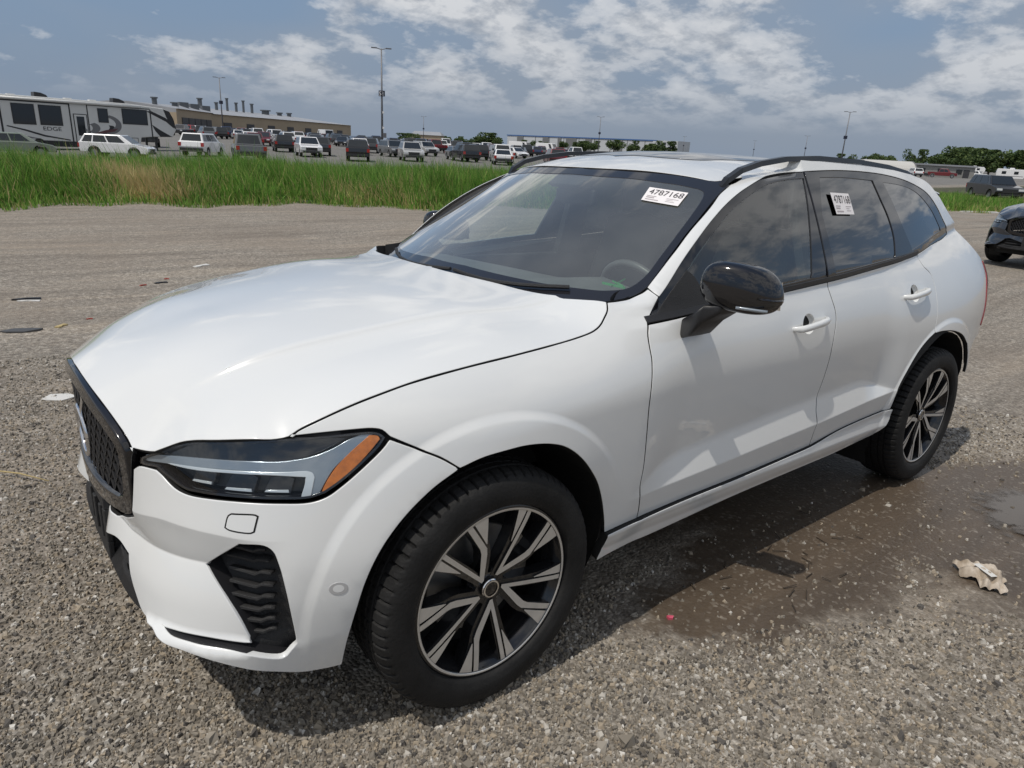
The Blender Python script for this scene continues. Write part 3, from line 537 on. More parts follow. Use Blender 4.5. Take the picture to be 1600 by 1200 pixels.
  ('sedan','navy',-83.8,-182.7,0.52,57.0,185.0),
  ('suv','black',-138.3,-164.5,0.08,225.0,204.0),
  ('sedan','black',-82.8,-207.1,0.51,268.0,202.0),
  ('suv','charcoal',-62.6,-169.7,0.5,62.0,163.0),
  ('pickup','white',-72.4,-248.4,0.53,82.0,226.0),
  ('pickup','maroon',-94.2,-157.1,0.1,259.0,172.0),
  ('suv','black',-92.7,-208.9,0.5,256.0,209.0),
  ('sedan','white',-82.7,-243.6,0.52,79.0,229.0),
  ('suv','silver',-141.6,-205.0,0.08,245.0,236.0),
  ('sedan','maroon',-123.0,-182.8,0.1,64.0,208.0),
  ('sedan','grey',-66.9,-144.8,0.51,265.0,147.0),
  ('pickup','navy',-87.1,-252.3,0.52,246.0,237.0),
  ('suv','navy',-74.4,-214.6,0.51,256.0,202.0),
  ('suv','white',-121.8,-213.7,0.08,52.0,230.0),
  ('suv','maroon',-62.5,-163.8,0.51,254.0,158.0),
  ('suv','grey',-87.8,-219.0,0.5,268.0,214.0),
  ('suv','grey',-96.5,-111.6,0.08,234.0,140.0),
  ('suv','charcoal',-119.8,-127.1,0.08,237.0,166.0),
  ('pickup','black',-107.8,-232.5,0.53,57.0,235.0),
  ('sedan','white',-137.5,-169.2,0.1,241.0,207.0),
  ('sedan','black',-108.2,-170.3,0.1,233.0,191.0),
  ('suv','charcoal',-56.3,-141.7,0.5,268.0,138.0),
  ('suv','maroon',-69.3,-223.1,0.5,81.0,206.0),
  ('sedan','grey',-55.5,-206.1,0.51,275.0,185.0),
  ('suv','grey',-75.4,-148.9,0.08,253.0,155.0),
  ('suv','white',-69.1,-181.2,0.5,77.0,175.0),
  ('suv','grey',-58.5,-188.1,0.5,263.0,174.0),
  ('suv','navy',-124.0,-193.5,0.08,65.0,217.0),
  ('suv','charcoal',-84.3,-148.9,0.08,53.0,160.0),
  ('suv','navy',-60.0,-218.1,0.5,275.0,196.0),
  ('suv','silver',-153.5,-184.8,0.08,240.0,228.0),
  ('suv','charcoal',-116.2,-160.1,0.08,229.0,188.0),
  ('pickup','white',-129.9,-148.9,0.09,57.0,187.0),
  ('sedan','black',-99.0,-212.3,0.51,265.0,216.0),
  ('pickup','grey',-89.0,-190.4,0.53,57.0,193.0),
  ('suv','grey',-144.3,-192.2,0.08,238.0,228.0),
  ('pickup','white',-111.8,-117.6,0.09,55.0,154.0),
  ('suv','navy',-105.1,-165.9,0.08,248.0,185.0),
  ('sedan','grey',-88.5,-112.0,0.1,242.0,136.0),
  ('suv','navy',-70.5,-169.8,0.51,242.0,167.0),
  ('pickup','white',-84.6,-267.0,0.56,272.0,247.0),
  ('sedan','silver',-63.2,-238.9,0.52,83.0,214.0),
  ('suv','white',-76.6,-167.6,0.5,57.0,169.0),
  ('pickup','maroon',-95.7,-180.3,0.08,247.0,190.0),
  ('suv','black',-53.2,-177.6,0.5,65.0,163.0),
  ('sedan','maroon',-104.0,-161.4,0.1,257.0,181.0),
  ('pickup','navy',-166.0,-216.6,0.1,253.0,259.0),
  ('sedan','white',-120.0,-165.7,0.1,254.0,194.0),
  ('pickup','navy',-81.9,-250.0,0.53,64.0,233.0),
  ('sedan','maroon',-64.0,-179.5,0.52,62.0,171.0),
  ('pickup','black',-114.4,-236.7,0.52,239.0,242.0),
  ('suv','maroon',-72.0,-239.9,0.51,258.0,220.0),
  ('suv','white',-93.0,-175.7,0.08,247.0,185.0),
  ('sedan','silver',-95.6,-130.7,0.1,229.0,154.0)]
TC = np.array([(v[2], v[3], min(max(v[4], -.8), .9)) for v in VEH])
def edge_y(x): return interp(x, [-70, -45, -37, -9.4, -6, -3.5, 0, 6], [-8., -9.6, -11.8, -13.6, -14.6, -15.4, -14.8, -14.4])   # where the gravel meets the grass
def gz(x, y):
    x = np.asarray(x, float); y = np.asarray(y, float)
    plane = -(CARZ.x * x + CARZ.y * y) / CARZ.z
    d = np.hypot(x + 1.4, y); w = 1 - sstep(4.5, 12, d)
    far = sstep(14, 34, d)
    num = np.zeros_like(x); den = np.full_like(x, .09)
    for a, b, z in TC:
        k = np.exp(-((x - a) ** 2 + (y - b) ** 2) / (2 * 13. ** 2)); num = num + k * z; den = den + k
    return plane * w + far * num / den
# ground sheet: fine near the car, reaching the horizon
def axis(n, near, lim): t = np.linspace(-1, 1, n); return np.sinh(t * 7.2) / math.sinh(7.2) * lim
ax_x = axis(321, 0, 2600) - 1.2; ax_y = axis(321, 0, 2600) + .6
GX, GY = np.meshgrid(ax_x, ax_y, indexing='ij')
GZ = gz(GX, GY)
bumps = (.006 * np.sin(GX * 2.1 + 1.3 * np.sin(GY * 1.1)) + .007 * np.sin(GY * 2.7 + GX * .6) + .004 * np.sin(GX * 5.3 - GY * 3.1)) * (1 - sstep(3.0, 5., np.hypot(GX + 1.4, GY)) * 0)
GZ = GZ + (bumps - .012) * sstep(1.1, 1.6, np.hypot((GX + 1.43) / 1.9, GY / .95)) 
n0, n1 = GX.shape; idx = np.arange(n0 * n1).reshape(n0, n1)
GF = np.stack([idx[:-1, :-1], idx[1:, :-1], idx[1:, 1:], idx[:-1, 1:]], -1).reshape(-1, 4)
gm, N, L, B = new_mat('gravel')
tc = N.new('ShaderNodeTexCoord'); P = tc.outputs['Object']
vor = N.new('ShaderNodeTexVoronoi'); vor.inputs['Scale'].default_value = 75; L.new(P, vor.inputs[0])
vor2 = N.new('ShaderNodeTexVoronoi'); vor2.inputs['Scale'].default_value = 38; L.new(P, vor2.inputs[0])
sepc = N.new('ShaderNodeSeparateColor'); L.new(vor.outputs['Color'], sepc.inputs[0])
sepd = N.new('ShaderNodeSeparateColor'); L.new(vor2.outputs['Color'], sepd.inputs[0])
stone = nramp(N, L, sepc.outputs[0], [(0., (.08, .071, .059)), (.35, (.195, .174, .146)), (.7, (.305, .276, .236)), (.92, (.44, .41, .36)), (1., (.62, .58, .53))])
stone2 = nramp(N, L, sepd.outputs[1], [(0., (.12, .106, .088)), (.5, (.23, .204, .170)), (1., (.39, .355, .305))])
c = nmix(N, L, .45, stone, stone2)
c = nmix(N, L, 1., c, nramp(N, L, nnoise(N, L, P, 16., 7, .85), [(.34, (.48, .47, .46)), (.5, (1., 1., 1.)), (.66, (1.60, 1.57, 1.52))]), 'MULTIPLY')
big = nnoise(N, L, P, .35, 5, .6); med = nnoise(N, L, P, 1.7, 6, .65)
dusty = nramp(N, L, big, [(.38, 0.), (.62, 1.)])
c = nmix(N, L, nmath(N, L, 'MULTIPLY', dusty, .55), c, (.225, .185, .145))                     # pale dirt between the stones
# wet mud patches with a shape of their own (positions in metres on the lot)
sx = N.new('ShaderNodeSeparateXYZ'); L.new(P, sx.inputs[0])
wob = nmath(N, L, 'MULTIPLY_ADD', nnoise(N, L, P, 2.2, 5, .6), 1.5, -.75)
wob2 = nmath(N, L, 'MULTIPLY_ADD', nnoise(N, L, P, 9., 4, .6), .5, -.25)
mud = None
for (mx, my, rx, ry) in ((-1.75, .98, .95, .34), (-2.75, 1.45, .85, .55), (-2.2, .35, .9, .6), (-3.6, 2.2, .8, .5)):
    a = nmath(N, L, 'POWER', nmath(N, L, 'DIVIDE', nmath(N, L, 'SUBTRACT', sx.outputs[0], mx), rx), 2.); b = nmath(N, L, 'POWER', nmath(N, L, 'DIVIDE', nmath(N, L, 'SUBTRACT', sx.outputs[1], my), ry), 2.)
    d = nmath(N, L, 'SUBTRACT', nmath(N, L, 'ADD', nmath(N, L, 'SQRT', nmath(N, L, 'ADD', a, b)), nmath(N, L, 'ADD', wob, wob2)), 1.)
    mud = d if mud is None else nmath(N, L, 'MINIMUM', mud, d)
mudm = nramp(N, L, mud, [(0., 1.), (.30, .25), (.50, 0.)])
grit = nmath(N, L, 'MULTIPLY', mudm, nramp(N, L, sepc.outputs[1], [(.86, 1.), (.95, .5)]))
c = nmix(N, L, nmath(N, L, 'MULTIPLY', grit, .95), c, (.082, .060, .041))
# grass side: dark soil under the reeds, pale lot beyond
yy = sx.outputs[1]
soil = nramp(N, L, nmath(N, L, 'MULTIPLY_ADD', yy, -.01, 0.), [(.155, 0.), (.165, 1.), (.285, 1.), (.30, 0.)])
c = nmix(N, L, soil, c, (.06, .062, .03))
lot = nramp(N, L, nmath(N, L, 'MULTIPLY_ADD', yy, -.01, 0.), [(.30, 0.), (.33, 1.)])
c = nmix(N, L, lot, c, (.17, .163, .152))
track = nmath(N, L, 'MULTIPLY', nramp(N, L, nmath(N, L, 'MULTIPLY_ADD', yy, -.01, 0.), [(.035, 0.), (.07, .6), (.15, .8), (.156, 0.)]), nramp(N, L, med, [(.35, .35), (.65, 1.)]))
c = nmix(N, L, nmath(N, L, 'MULTIPLY', track, .45), c, (.27, .225, .18))
mpx = N.new('ShaderNodeMapping'); mpx.inputs['Scale'].default_value = (.22, 2.6, 1.); mpx.inputs['Rotation'].default_value = (0, 0, .12); L.new(P, mpx.inputs[0])
strk = nnoise(N, L, mpx.outputs[0], 1.0, 8, .72)
c = nmix(N, L, 1., c, nramp(N, L, strk, [(.30, (.66, .65, .64)), (.5, (1., 1., 1.)), (.68, (1.28, 1.25, 1.2))]), 'MULTIPLY')
L.new(c, B.inputs['Base Color'])
L.new(nramp(N, L, mudm, [(0., .92), (.8, .62), (1., .45)]), B.inputs['Roughness'])
bmp_ = N.new('ShaderNodeBump'); bmp_.inputs['Strength'].default_value = .9; bmp_.inputs['Distance'].default_value = .008
hgt = nmath(N, L, 'MULTIPLY', nmath(N, L, 'SUBTRACT', 1., nmath(N, L, 'MULTIPLY', vor.outputs['Distance'], 1.)), nmath(N, L, 'SUBTRACT', 1., nmath(N, L, 'MULTIPLY', mudm, .8)))
L.new(nmath(N, L, 'ADD', hgt, nmath(N, L, 'MULTIPLY', med, 1.5)), bmp_.inputs['Height']); L.new(bmp_.outputs[0], B.inputs['Normal'])
def ground_at(x, y):
    """height of the ground mesh itself (bilinear)"""
    x = np.asarray(x, float); y = np.asarray(y, float)
    i = np.clip(np.searchsorted(ax_x, x) - 1, 0, len(ax_x) - 2); j = np.clip(np.searchsorted(ax_y, y) - 1, 0, len(ax_y) - 2)
    u = (x - ax_x[i]) / (ax_x[i + 1] - ax_x[i]); v = (y - ax_y[j]) / (ax_y[j + 1] - ax_y[j])
    return GZ[i, j] * (1 - u) * (1 - v) + GZ[i + 1, j] * u * (1 - v) + GZ[i, j + 1] * (1 - u) * v + GZ[i + 1, j + 1] * u * v
go = add('ground', fast_mesh('ground', np.stack([GX, GY, GZ], -1).reshape(-1, 3), GF, gm, smooth=True)); go['kind'] = 'structure'

# ------------------------------------------------------------------ loose stones on the near gravel
def muddy(x, y):
    m = np.full(x.shape, 9.)
    for (mx, my, rx, ry) in ((-1.75, .98, .95, .34), (-2.75, 1.45, .85, .55), (-2.2, .35, .9, .6), (-3.6, 2.2, .8, .5)):
        m = np.minimum(m, np.hypot((x - mx) / rx, (y - my) / ry) + .22 * np.sin(x * 6 + y * 3) * np.cos(y * 7) - 1)
    return m
def stones(n, r0, r1, size):
    u = rng.random(n); p = .55; r = (r0 ** p + u * (r1 ** p - r0 ** p)) ** (1 / p); a = math.radians(-129.6) + (rng.random(n) - .5) * math.radians(128)
    x = 1.04 + r * np.cos(a); y = 2.22 + r * np.sin(a)
    k = (rng.random(n) < np.where(muddy(x, y) < .1, .035, np.where(muddy(x, y) < .3, .4, 1.))) & ~((np.abs(y) < .7) & (x < .3) & (x > -3.2))
    x, y = x[k], y[k]; n = len(x)
    s = size * np.exp(rng.normal(0, .34, n)) * .5
    q = np.array([(1, 1), (-1, 1), (-1, -1), (1, -1)], float) * .72                 # crushed chips: a skewed block without its hidden underside
    lo_ = q[None] * (s[:, None, None] * (.75 + .5 * rng.random((n, 4, 1)))) + rng.normal(0, .14, (n, 4, 2)) * s[:, None, None]
    hi_ = q[None] * (s[:, None, None] * (.35 + .5 * rng.random((n, 4, 1)))) + rng.normal(0, .20, (n, 4, 2)) * s[:, None, None]
    V = np.concatenate([np.concatenate([lo_, np.full((n, 4, 1), -.4) * s[:, None, None]], -1), np.concatenate([hi_, (.45 + .75 * rng.random((n, 4, 1))) * s[:, None, None]], -1)], 1)
    V[:, :, 0] *= (.8 + .7 * rng.random(n))[:, None]
    an = rng.random(n) * 2 * PI; ca, sa = np.cos(an), np.sin(an)
    X = V[:, :, 0] * ca[:, None] - V[:, :, 1] * sa[:, None]; Y = V[:, :, 0] * sa[:, None] + V[:, :, 1] * ca[:, None]
    zt = ground_at(x, y) - .001
    V = np.stack([X + x[:, None], Y + y[:, None], V[:, :, 2] + zt[:, None] + .002], -1).reshape(-1, 3)
    f = np.array([(4, 5, 6), (4, 6, 7), (0, 1, 5), (0, 5, 4), (1, 2, 6), (1, 6, 5), (2, 3, 7), (2, 7, 6), (3, 0, 4), (3, 4, 7)])
    Fc = (f[None] + (np.arange(n) * 8)[:, None, None]).reshape(-1, 3)
    mi = np.repeat(rng.choice(6, n, p=[.27, .29, .19, .13, .09, .03]), 10)
    return V, Fc, mi
stone_mats = [material('stone_%s' % k, c_, .85) for k, c_ in (('grey', (.285, .254, .210)), ('mid', (.20, .176, .143)), ('tan', (.335, .280, .210)), ('dark', (.09, .081, .072)), ('pale', (.45, .42, .37)), ('white', (.60, .57, .52)))]
Va, Fa, Ma = stones(195000, .8, 6.0, .0100)
so = add('loose_stones', fast_mesh('loose_stones', Va, Fa, stone_mats, fm=Ma)); tag(so, 'loose grey crushed stones covering the ground round the white car', 'gravel', kind='stuff')
Vb, Fb, Mb = stones(2200, 1.0, 6.0, .018)
so2 = add('larger_stones', fast_mesh('larger_stones', Vb, Fb, stone_mats, fm=Mb)); tag(so2, 'scattered larger pale stones among the crushed gravel', 'stones', kind='stuff')

# ------------------------------------------------------------------ puddle
def carz(x, y): return float(-(CARZ.x * x + CARZ.y * y) / CARZ.z)
pm, N, L, B = new_mat('muddy_water'); B.inputs['Base Color'].default_value = (.080, .066, .055, 1); B.inputs['Roughness'].default_value = .06; B.inputs['Specular IOR Level'].default_value = .3
pd = []
for i in range(120):
    a = 2 * PI * i / 120; rr = 1 + .09 * math.sin(3 * a + .6) + .07 * math.sin(5 * a + 2) + .05 * math.sin(9 * a) + .04 * math.sin(14 * a + 1) + .025 * math.sin(23 * a) + .02 * math.sin(37 * a + 2)
    x, y = -2.98 + .52 * rr * math.cos(a + .5), 1.56 + .46 * rr * math.sin(a + .5); pd.append((x, y, carz(x, y) + .0075))
_tc = N.new('ShaderNodeTexCoord'); _sx = N.new('ShaderNodeSeparateXYZ'); L.new(_tc.outputs['Object'], _sx.inputs[0])
_a = nmath(N, L, 'POWER', nmath(N, L, 'DIVIDE', nmath(N, L, 'ADD', _sx.outputs[0], 2.98), .46), 2.); _b = nmath(N, L, 'POWER', nmath(N, L, 'DIVIDE', nmath(N, L, 'SUBTRACT', _sx.outputs[1], 1.56), .40), 2.)
_r = nmath(N, L, 'ADD', nmath(N, L, 'SQRT', nmath(N, L, 'ADD', _a, _b)), nmath(N, L, 'MULTIPLY_ADD', nnoise(N, L, _tc.outputs['Object'], 14., 6, .65), .9, -.45))
_t = N.new('ShaderNodeBsdfTransparent'); _m = N.new('ShaderNodeMixShader'); L.new(nramp(N, L, _r, [(.62, 0.), (.86, 1.)]), _m.inputs[0]); L.new(B.outputs[0], _m.inputs[1]); L.new(_t.outputs[0], _m.inputs[2])
L.new(_m.outputs[0], [q for q in N if q.type == 'OUTPUT_MATERIAL'][0].inputs[0])
po = add('puddle', mesh('puddle', pd, [tuple(range(120))], pm)); po['kind'] = 'structure'

# ------------------------------------------------------------------ tall grass along the lot
def grass(n, x0, x1, depth, hmin, hmax, mats, probs, wid, bend, front=0., short=None, pick_=None):
    x = x0 + (x1 - x0) * rng.random(n); t = rng.random(n) ** 1.3
    y = edge_y(x) + front + .5 * np.sin(x * 1.3) + .25 * np.sin(x * 3.7 + 1) - t * depth
    patch = .5 + .5 * np.sin(x * .9 + 2 * np.sin(y * .7)) * np.cos(y * 1.1 + .5 * np.sin(x * .6))
    h = (hmin + (hmax - hmin) * rng.random(n) ** 1.4) * (.70 + .42 * patch) * (1 + .28 * (rng.random(n) < .06)) * (.45 + .55 * sstep(0, .09, t))
    if short is not None: h = h * short(x)
    w = wid * (.6 + .8 * rng.random(n)); a = rng.random(n) * 2 * PI; ca, sa = np.cos(a), np.sin(a)
    lx, ly = rng.normal(.10, .16, n) * h * bend, rng.normal(0, .16, n) * h * bend
    z = gz(x, y) - .03
    def pt(f, lean, side): return np.stack([x + lx * lean + side * w * ca, y + ly * lean + side * w * sa, z + h * f], -1)
    V = np.stack([pt(0, 0, -.5), pt(0, 0, .5), pt(.55, .35, -.42), pt(.55, .35, .42), pt(.98, 1.25, 0)], 1).reshape(-1, 3)
    f = np.array([(0, 1, 3), (0, 3, 2), (2, 3, 4)]); Fc = (f[None] + (np.arange(n) * 5)[:, None, None]).reshape(-1, 3)
    mi = rng.choice(len(mats), n, p=probs)
    if pick_ is not None: mi = pick_(x, y, t, mi)
    return fast_mesh('grass', V, Fc, mats, fm=np.repeat(mi, 3))
def leaf(name, c, tr=.35):
    m, N, L, B = new_mat(name); tcn = N.new('ShaderNodeTexCoord'); nz = nnoise(N, L, tcn.outputs['Object'], .6, 3)
    v = nmath(N, L, 'MULTIPLY_ADD', nz, 1.1, .45); s = N.new('ShaderNodeVectorMath'); s.operation = 'SCALE'; s.inputs[0].default_value = c; L.new(v, s.inputs['Scale'])
    L.new(s.outputs[0], B.inputs['Base Color']); B.inputs['Roughness'].default_value = .6; B.inputs['Specular IOR Level'].default_value = .2
    t = N.new('ShaderNodeBsdfTranslucent'); L.new(s.outputs[0], t.inputs[0]); mx = N.new('ShaderNodeMixShader'); mx.inputs[0].default_value = tr
    o = [q for q in N if q.type == 'OUTPUT_MATERIAL'][0]; L.new(B.outputs[0], mx.inputs[1]); L.new(t.outputs[0], mx.inputs[2]); L.new(mx.outputs[0], o.inputs[0]); return m
gmats = [leaf('reed_green', (.150, .300, .050)), leaf('reed_bright', (.235, .430, .080)), leaf('reed_dark', (.085, .190, .038)), leaf('reed_yellow', (.36, .40, .12)), leaf('reed_straw', (.55, .45, .22))]
def pk(x, y, t, mi):
    dry = np.exp(-((x + 2.7) / .9) ** 2) * (t < .30) * 1.25 + np.exp(-((x + 7.5) / .9) ** 2) * (t < .10) * .6
    return np.where(rng.random(len(x)) < dry * .75, 4, mi)
for seg, (a, b, n, k) in enumerate(((-14, 7, 105000, 1.), (-34, -14, 60000, 1.), (-62, -34, 45000, .75))):
    o = add('tall_grass', grass(n, a, b, 11 if seg < 2 else 14, .70 * k, 1.12 * k, gmats, [.34, .34, .16, .11, .05], .020 if seg == 0 else .028, 1.0, pick_=pk, short=(lambda x: 1 - .55 * sstep(-44, -50, x)) if seg == 2 else None))
    tag(o, ('tall green reeds growing along the edge of the gravel lot', 'tall green reeds behind the white car roof', 'weedy green grass round the black SUV')[seg], 'grass', kind='stuff')
o = add('weeds', grass(9000, -16, 7, 1.4, .10, .34, gmats, [.30, .30, .10, .18, .12], .018, 1.6, front=.7)); tag(o, 'low sparse weeds creeping onto the gravel edge', 'weeds', kind='stuff')
o = add('weeds', grass(5000, -62, -30, 3., .2, .5, gmats, [.22, .22, .06, .30, .20], .03, 1.4, front=1.0)); tag(o, 'low yellowish weeds at the lot edge by the black SUV', 'weeds', kind='stuff')


# ================================================================== the white car
def resample(segs, ds):
    """segments share their end points (corners); inside a segment a smooth spline; returns (n,2) closed loop"""
    out = []
    for k, s in enumerate(segs):
        s = [np.array(p, float) for p in s]; nxt = np.array(segs[(k + 1) % len(segs)][0], float)
        if np.linalg.norm(nxt - s[-1]) > 1e-5: join = nxt
        else: join = None
        n = len(s)
        for i in range(n - 1):
            a = s[i - 1] if i else 2 * s[0] - s[1]; b, c = s[i], s[i + 1]; d = s[i + 2] if i + 2 < n else 2 * s[-1] - s[-2]
            L = np.linalg.norm(c - b); m = max(1, int(math.ceil(L / ds)))
            t0, t1 = 0, max(np.linalg.norm(b - a), 1e-6) ** .5; t2 = t1 + max(np.linalg.norm(c - b), 1e-6) ** .5; t3 = t2 + max(np.linalg.norm(d - c), 1e-6) ** .5
            for j in range(m):
                t = t1 + (t2 - t1) * j / m
                A1 = (t1 - t) / (t1 - t0) * a + (t - t0) / (t1 - t0) * b; A2 = (t2 - t) / (t2 - t1) * b + (t - t1) / (t2 - t1) * c; A3 = (t3 - t) / (t3 - t2) * c + (t - t2) / (t3 - t2) * d
                B1 = (t2 - t) / (t2 - t0) * A1 + (t - t0) / (t2 - t0) * A2; B2 = (t3 - t) / (t3 - t1) * A2 + (t - t1) / (t3 - t1) * A3
                out.append((t2 - t) / (t2 - t1) * B1 + (t - t1) / (t2 - t1) * B2)
        if join is not None:
            L = np.linalg.norm(join - s[-1]); m = max(1, int(math.ceil(L / ds)))
            for j in range(m): out.append(s[-1] + (join - s[-1]) * j / m)
    o = [out[0]]
    for p in out[1:]:
        if np.linalg.norm(p - o[-1]) > ds * .2: o.append(p)
    if np.linalg.norm(o[0] - o[-1]) < ds * .2: o.pop()
    return np.array(o)
def mirror_half(segs, axis, closed_mid=True):
    """left-half segments (starting and ending on the centre line) -> whole outline; axis = chart axis that flips"""
    def fl(p): q = list(p); q[axis] = -q[axis]; return tuple(q)
    return list(segs) + [[fl(p) for p in s[::-1]] for s in segs[::-1]]
def area(P): x, y = P[:, 0], P[:, 1]; return .5 * np.sum(x * np.roll(y, -1) - y * np.roll(x, -1))
def inset(P, g):
    if area(P) < 0: P = P[::-1]
    t = np.roll(P, -1, 0) - P; t /= np.linalg.norm(t, axis=1, keepdims=True) + 1e-12
    n = np.stack([-t[:, 1], t[:, 0]], 1); m = n + np.roll(n, 1, 0); m /= np.maximum((m * m).sum(1, keepdims=True) / 2, .35)
    return P + m * g
def inside(P, Q):
    x, y = Q[:, 0], Q[:, 1]; r = np.zeros(len(Q), bool); j = len(P) - 1
    for i in range(len(P)):
        a, b = P[i], P[j]
        c = (a[1] > y) != (b[1] > y)
        with np.errstate(divide='ignore', invalid='ignore'): r ^= c & (x < (b[0] - a[0]) * (y - a[1]) / (b[1] - a[1] + 1e-15) + a[0])
        j = i
    return r
def surf_eval(S, U, off):
    e = 2.5e-3
    P = S(U[:, 0], U[:, 1]); du = S(U[:, 0] + e, U[:, 1]) - S(U[:, 0] - e, U[:, 1]); dv = S(U[:, 0], U[:, 1] + e) - S(U[:, 0], U[:, 1] - e)
    n = np.cross(du, dv); n /= np.linalg.norm(n, axis=1, keepdims=True) + 1e-12
    return P + n * off, n
SIGN = {}
def panel(name, S, segs, mat, parent, holes=(), h=.03, ds=None, off=0., depth=.012, r=.0016, gap=0., flip=False, asp=1., sgn=1, hole_gap=0., lines=()):
    """a pressed panel: an outline on a curved surface, filled, with rounded folded edges. flip mirrors it to the other side"""
    ds = ds or h * .6
    sc = np.array([1., asp])                                  # chart metric: second coordinate stretched by asp
    P = resample(segs, ds) if not isinstance(segs, np.ndarray) else segs
    P = P * sc
    if area(P) < 0: P = P[::-1]
    if gap: P = inset(P, gap)
    H = []
    for q in holes:
        q = (resample(q, ds) if not isinstance(q, np.ndarray) else q) * sc
        if area(q) < 0: q = q[::-1]
        if hole_gap: q = inset(q, -hole_gap)
        H.append(q)
    lo, hi = P.min(0), P.max(0)
    gx, gy = np.meshgrid(np.arange(lo[0] + h * .5, hi[0], h), np.arange(lo[1] + h * .5, hi[1], h), indexing='ij'); G = np.stack([gx.ravel(), gy.ravel()], 1)
    k = inside(P, G)
    for q in H: k &= ~inside(q, G)
    G = G[k]
    LN = []
    for q in lines:                                           # feature lines the mesh must follow
        q = np.asarray(q, float) * sc; k2 = inside(P, q)
        for w in H: k2 &= ~inside(w, q)
        for w in [P] + H:
            k2 &= np.sqrt(((q[:, None] - w[None]) ** 2).sum(-1)).min(1) > .003
        run = []
        for ok, p_ in zip(k2, q):
            if ok: run.append(p_)
            else:
                if len(run) > 1: LN.append(np.array(run))
                run = []
        if len(run) > 1: LN.append(np.array(run))
    allb = np.vstack([P] + H + LN)
    if len(G):
        keep = np.ones(len(G), bool)
        for i in range(0, len(G), 400):
            d = np.sqrt(((G[i:i + 400, None] - allb[None]) ** 2).sum(-1)).min(1); keep[i:i + 400] = d > h * .45
        G = G[keep]
    verts = [Vector(p) for p in P]; edges = [(i, (i + 1) % len(P)) for i in range(len(P))]
    for q in H:
        b = len(verts); verts += [Vector(p) for p in q]; edges += [(b + i, b + (i + 1) % len(q)) for i in range(len(q))]
    for q in LN:
        b = len(verts); verts += [Vector(p) for p in q]; edges += [(b + i, b + i + 1) for i in range(len(q) - 1)]
    verts += [Vector(p) for p in G]
    cv, ce, cf, *_ = geometry.delaunay_2d_cdt(verts, edges, [], 0, 1e-7)
    V2 = np.array([tuple(v) for v in cv]); F = np.array([tuple(f) for f in cf if len(f) == 3], int)
    c = V2[F].mean(1); k = inside(P, c)
    for q in H: k &= ~inside(q, c)
    F = F[k]
    a = V2[F]; ar = (a[:, 1, 0] - a[:, 0, 0]) * (a[:, 2, 1] - a[:, 0, 1]) - (a[:, 1, 1] - a[:, 0, 1]) * (a[:, 2, 0] - a[:, 0, 0]); F[ar < 0] = F[ar < 0][:, ::-1]; F = F[np.abs(ar) > 1e-12]
    X, N = surf_eval(S, V2 / sc, 0.)
    N = N * sgn; X = X + N * off
    if sgn < 0: F = F[:, ::-1]
    V = list(X); Nn = list(N); FF = [tuple(f) for f in F]; FM = [0] * len(FF)
    if depth > 0:
        ed = {}
        for f in F:
            for i in range(3): ed[(f[i], f[(i + 1) % 3])] = 1
        B = [e for e in ed if (e[1], e[0]) not in ed]
        outd = {}
        for i, j in B:
            t = X[j] - X[i]; L = np.linalg.norm(t)
            if L < 1e-9: continue
            o = np.cross(t / L, N[i] + N[j]); o /= np.linalg.norm(o) + 1e-12
            for q in (i, j): outd.setdefault(q, []).append(o)
        hset = None
        if H: Hh = np.vstack(H); hset = np.array([np.abs(Hh - v2).sum(1).min() < 1e-5 if q in outd else False for q, v2 in enumerate(V2)])
        ring = {}
        for q, os_ in outd.items():
            o = sum(os_); o = o / (np.linalg.norm(o) + 1e-12); b = len(V)
            V += [X[q] + o * r - N[q] * r, X[q] + o * r - N[q] * (r + depth)]; Nn += [o * .93 + N[q] * .35, o]; ring[q] = b
        for i, j in B:
            if i in ring and j in ring:
                a_, b_ = ring[i], ring[j]; FF.append((j, i, a_, b_)); FF.append((b_, a_, a_ + 1, b_ + 1)); FM += [0, 0 if (hset is not None and hset[i] and hset[j]) else 1]  # inner walls of painted panels coloured dark: shade of the gap put into colour
    V = np.array(V); Nn = np.array(Nn); Nn /= np.linalg.norm(Nn, axis=1, keepdims=True) + 1e-12
    if flip:
        V = V * [1, -1, 1]; Nn = Nn * [1, -1, 1]; FF = [f[::-1] for f in FF]
    return add(name, mesh(name, V, FF, [mat, dark] if mat is paint else mat, normals=Nn, fm=FM if mat is paint else None), parent)
def wall(name, segs, mat, parent, o0, o1, fl):
    """side wall of an opening in the nose, between two depths"""
    P = resample(segs, .012); n = len(P); A = front(P[:, 0], P[:, 1], o0); B = front(P[:, 0], P[:, 1], o1)
    V = np.vstack([A, B]) * ([1, -1, 1] if fl else [1, 1, 1])
    return add(name, mesh(name, V, [(i, (i + 1) % n, n + (i + 1) % n, n + i) for i in range(n)], mat), parent)
def uvbox(u0, u1, v0, v1): return [[(u0, v0), (u1, v0)], [(u1, v0), (u1, v1)], [(u1, v1), (u0, v1)], [(u0, v1), (u0, v0)]]
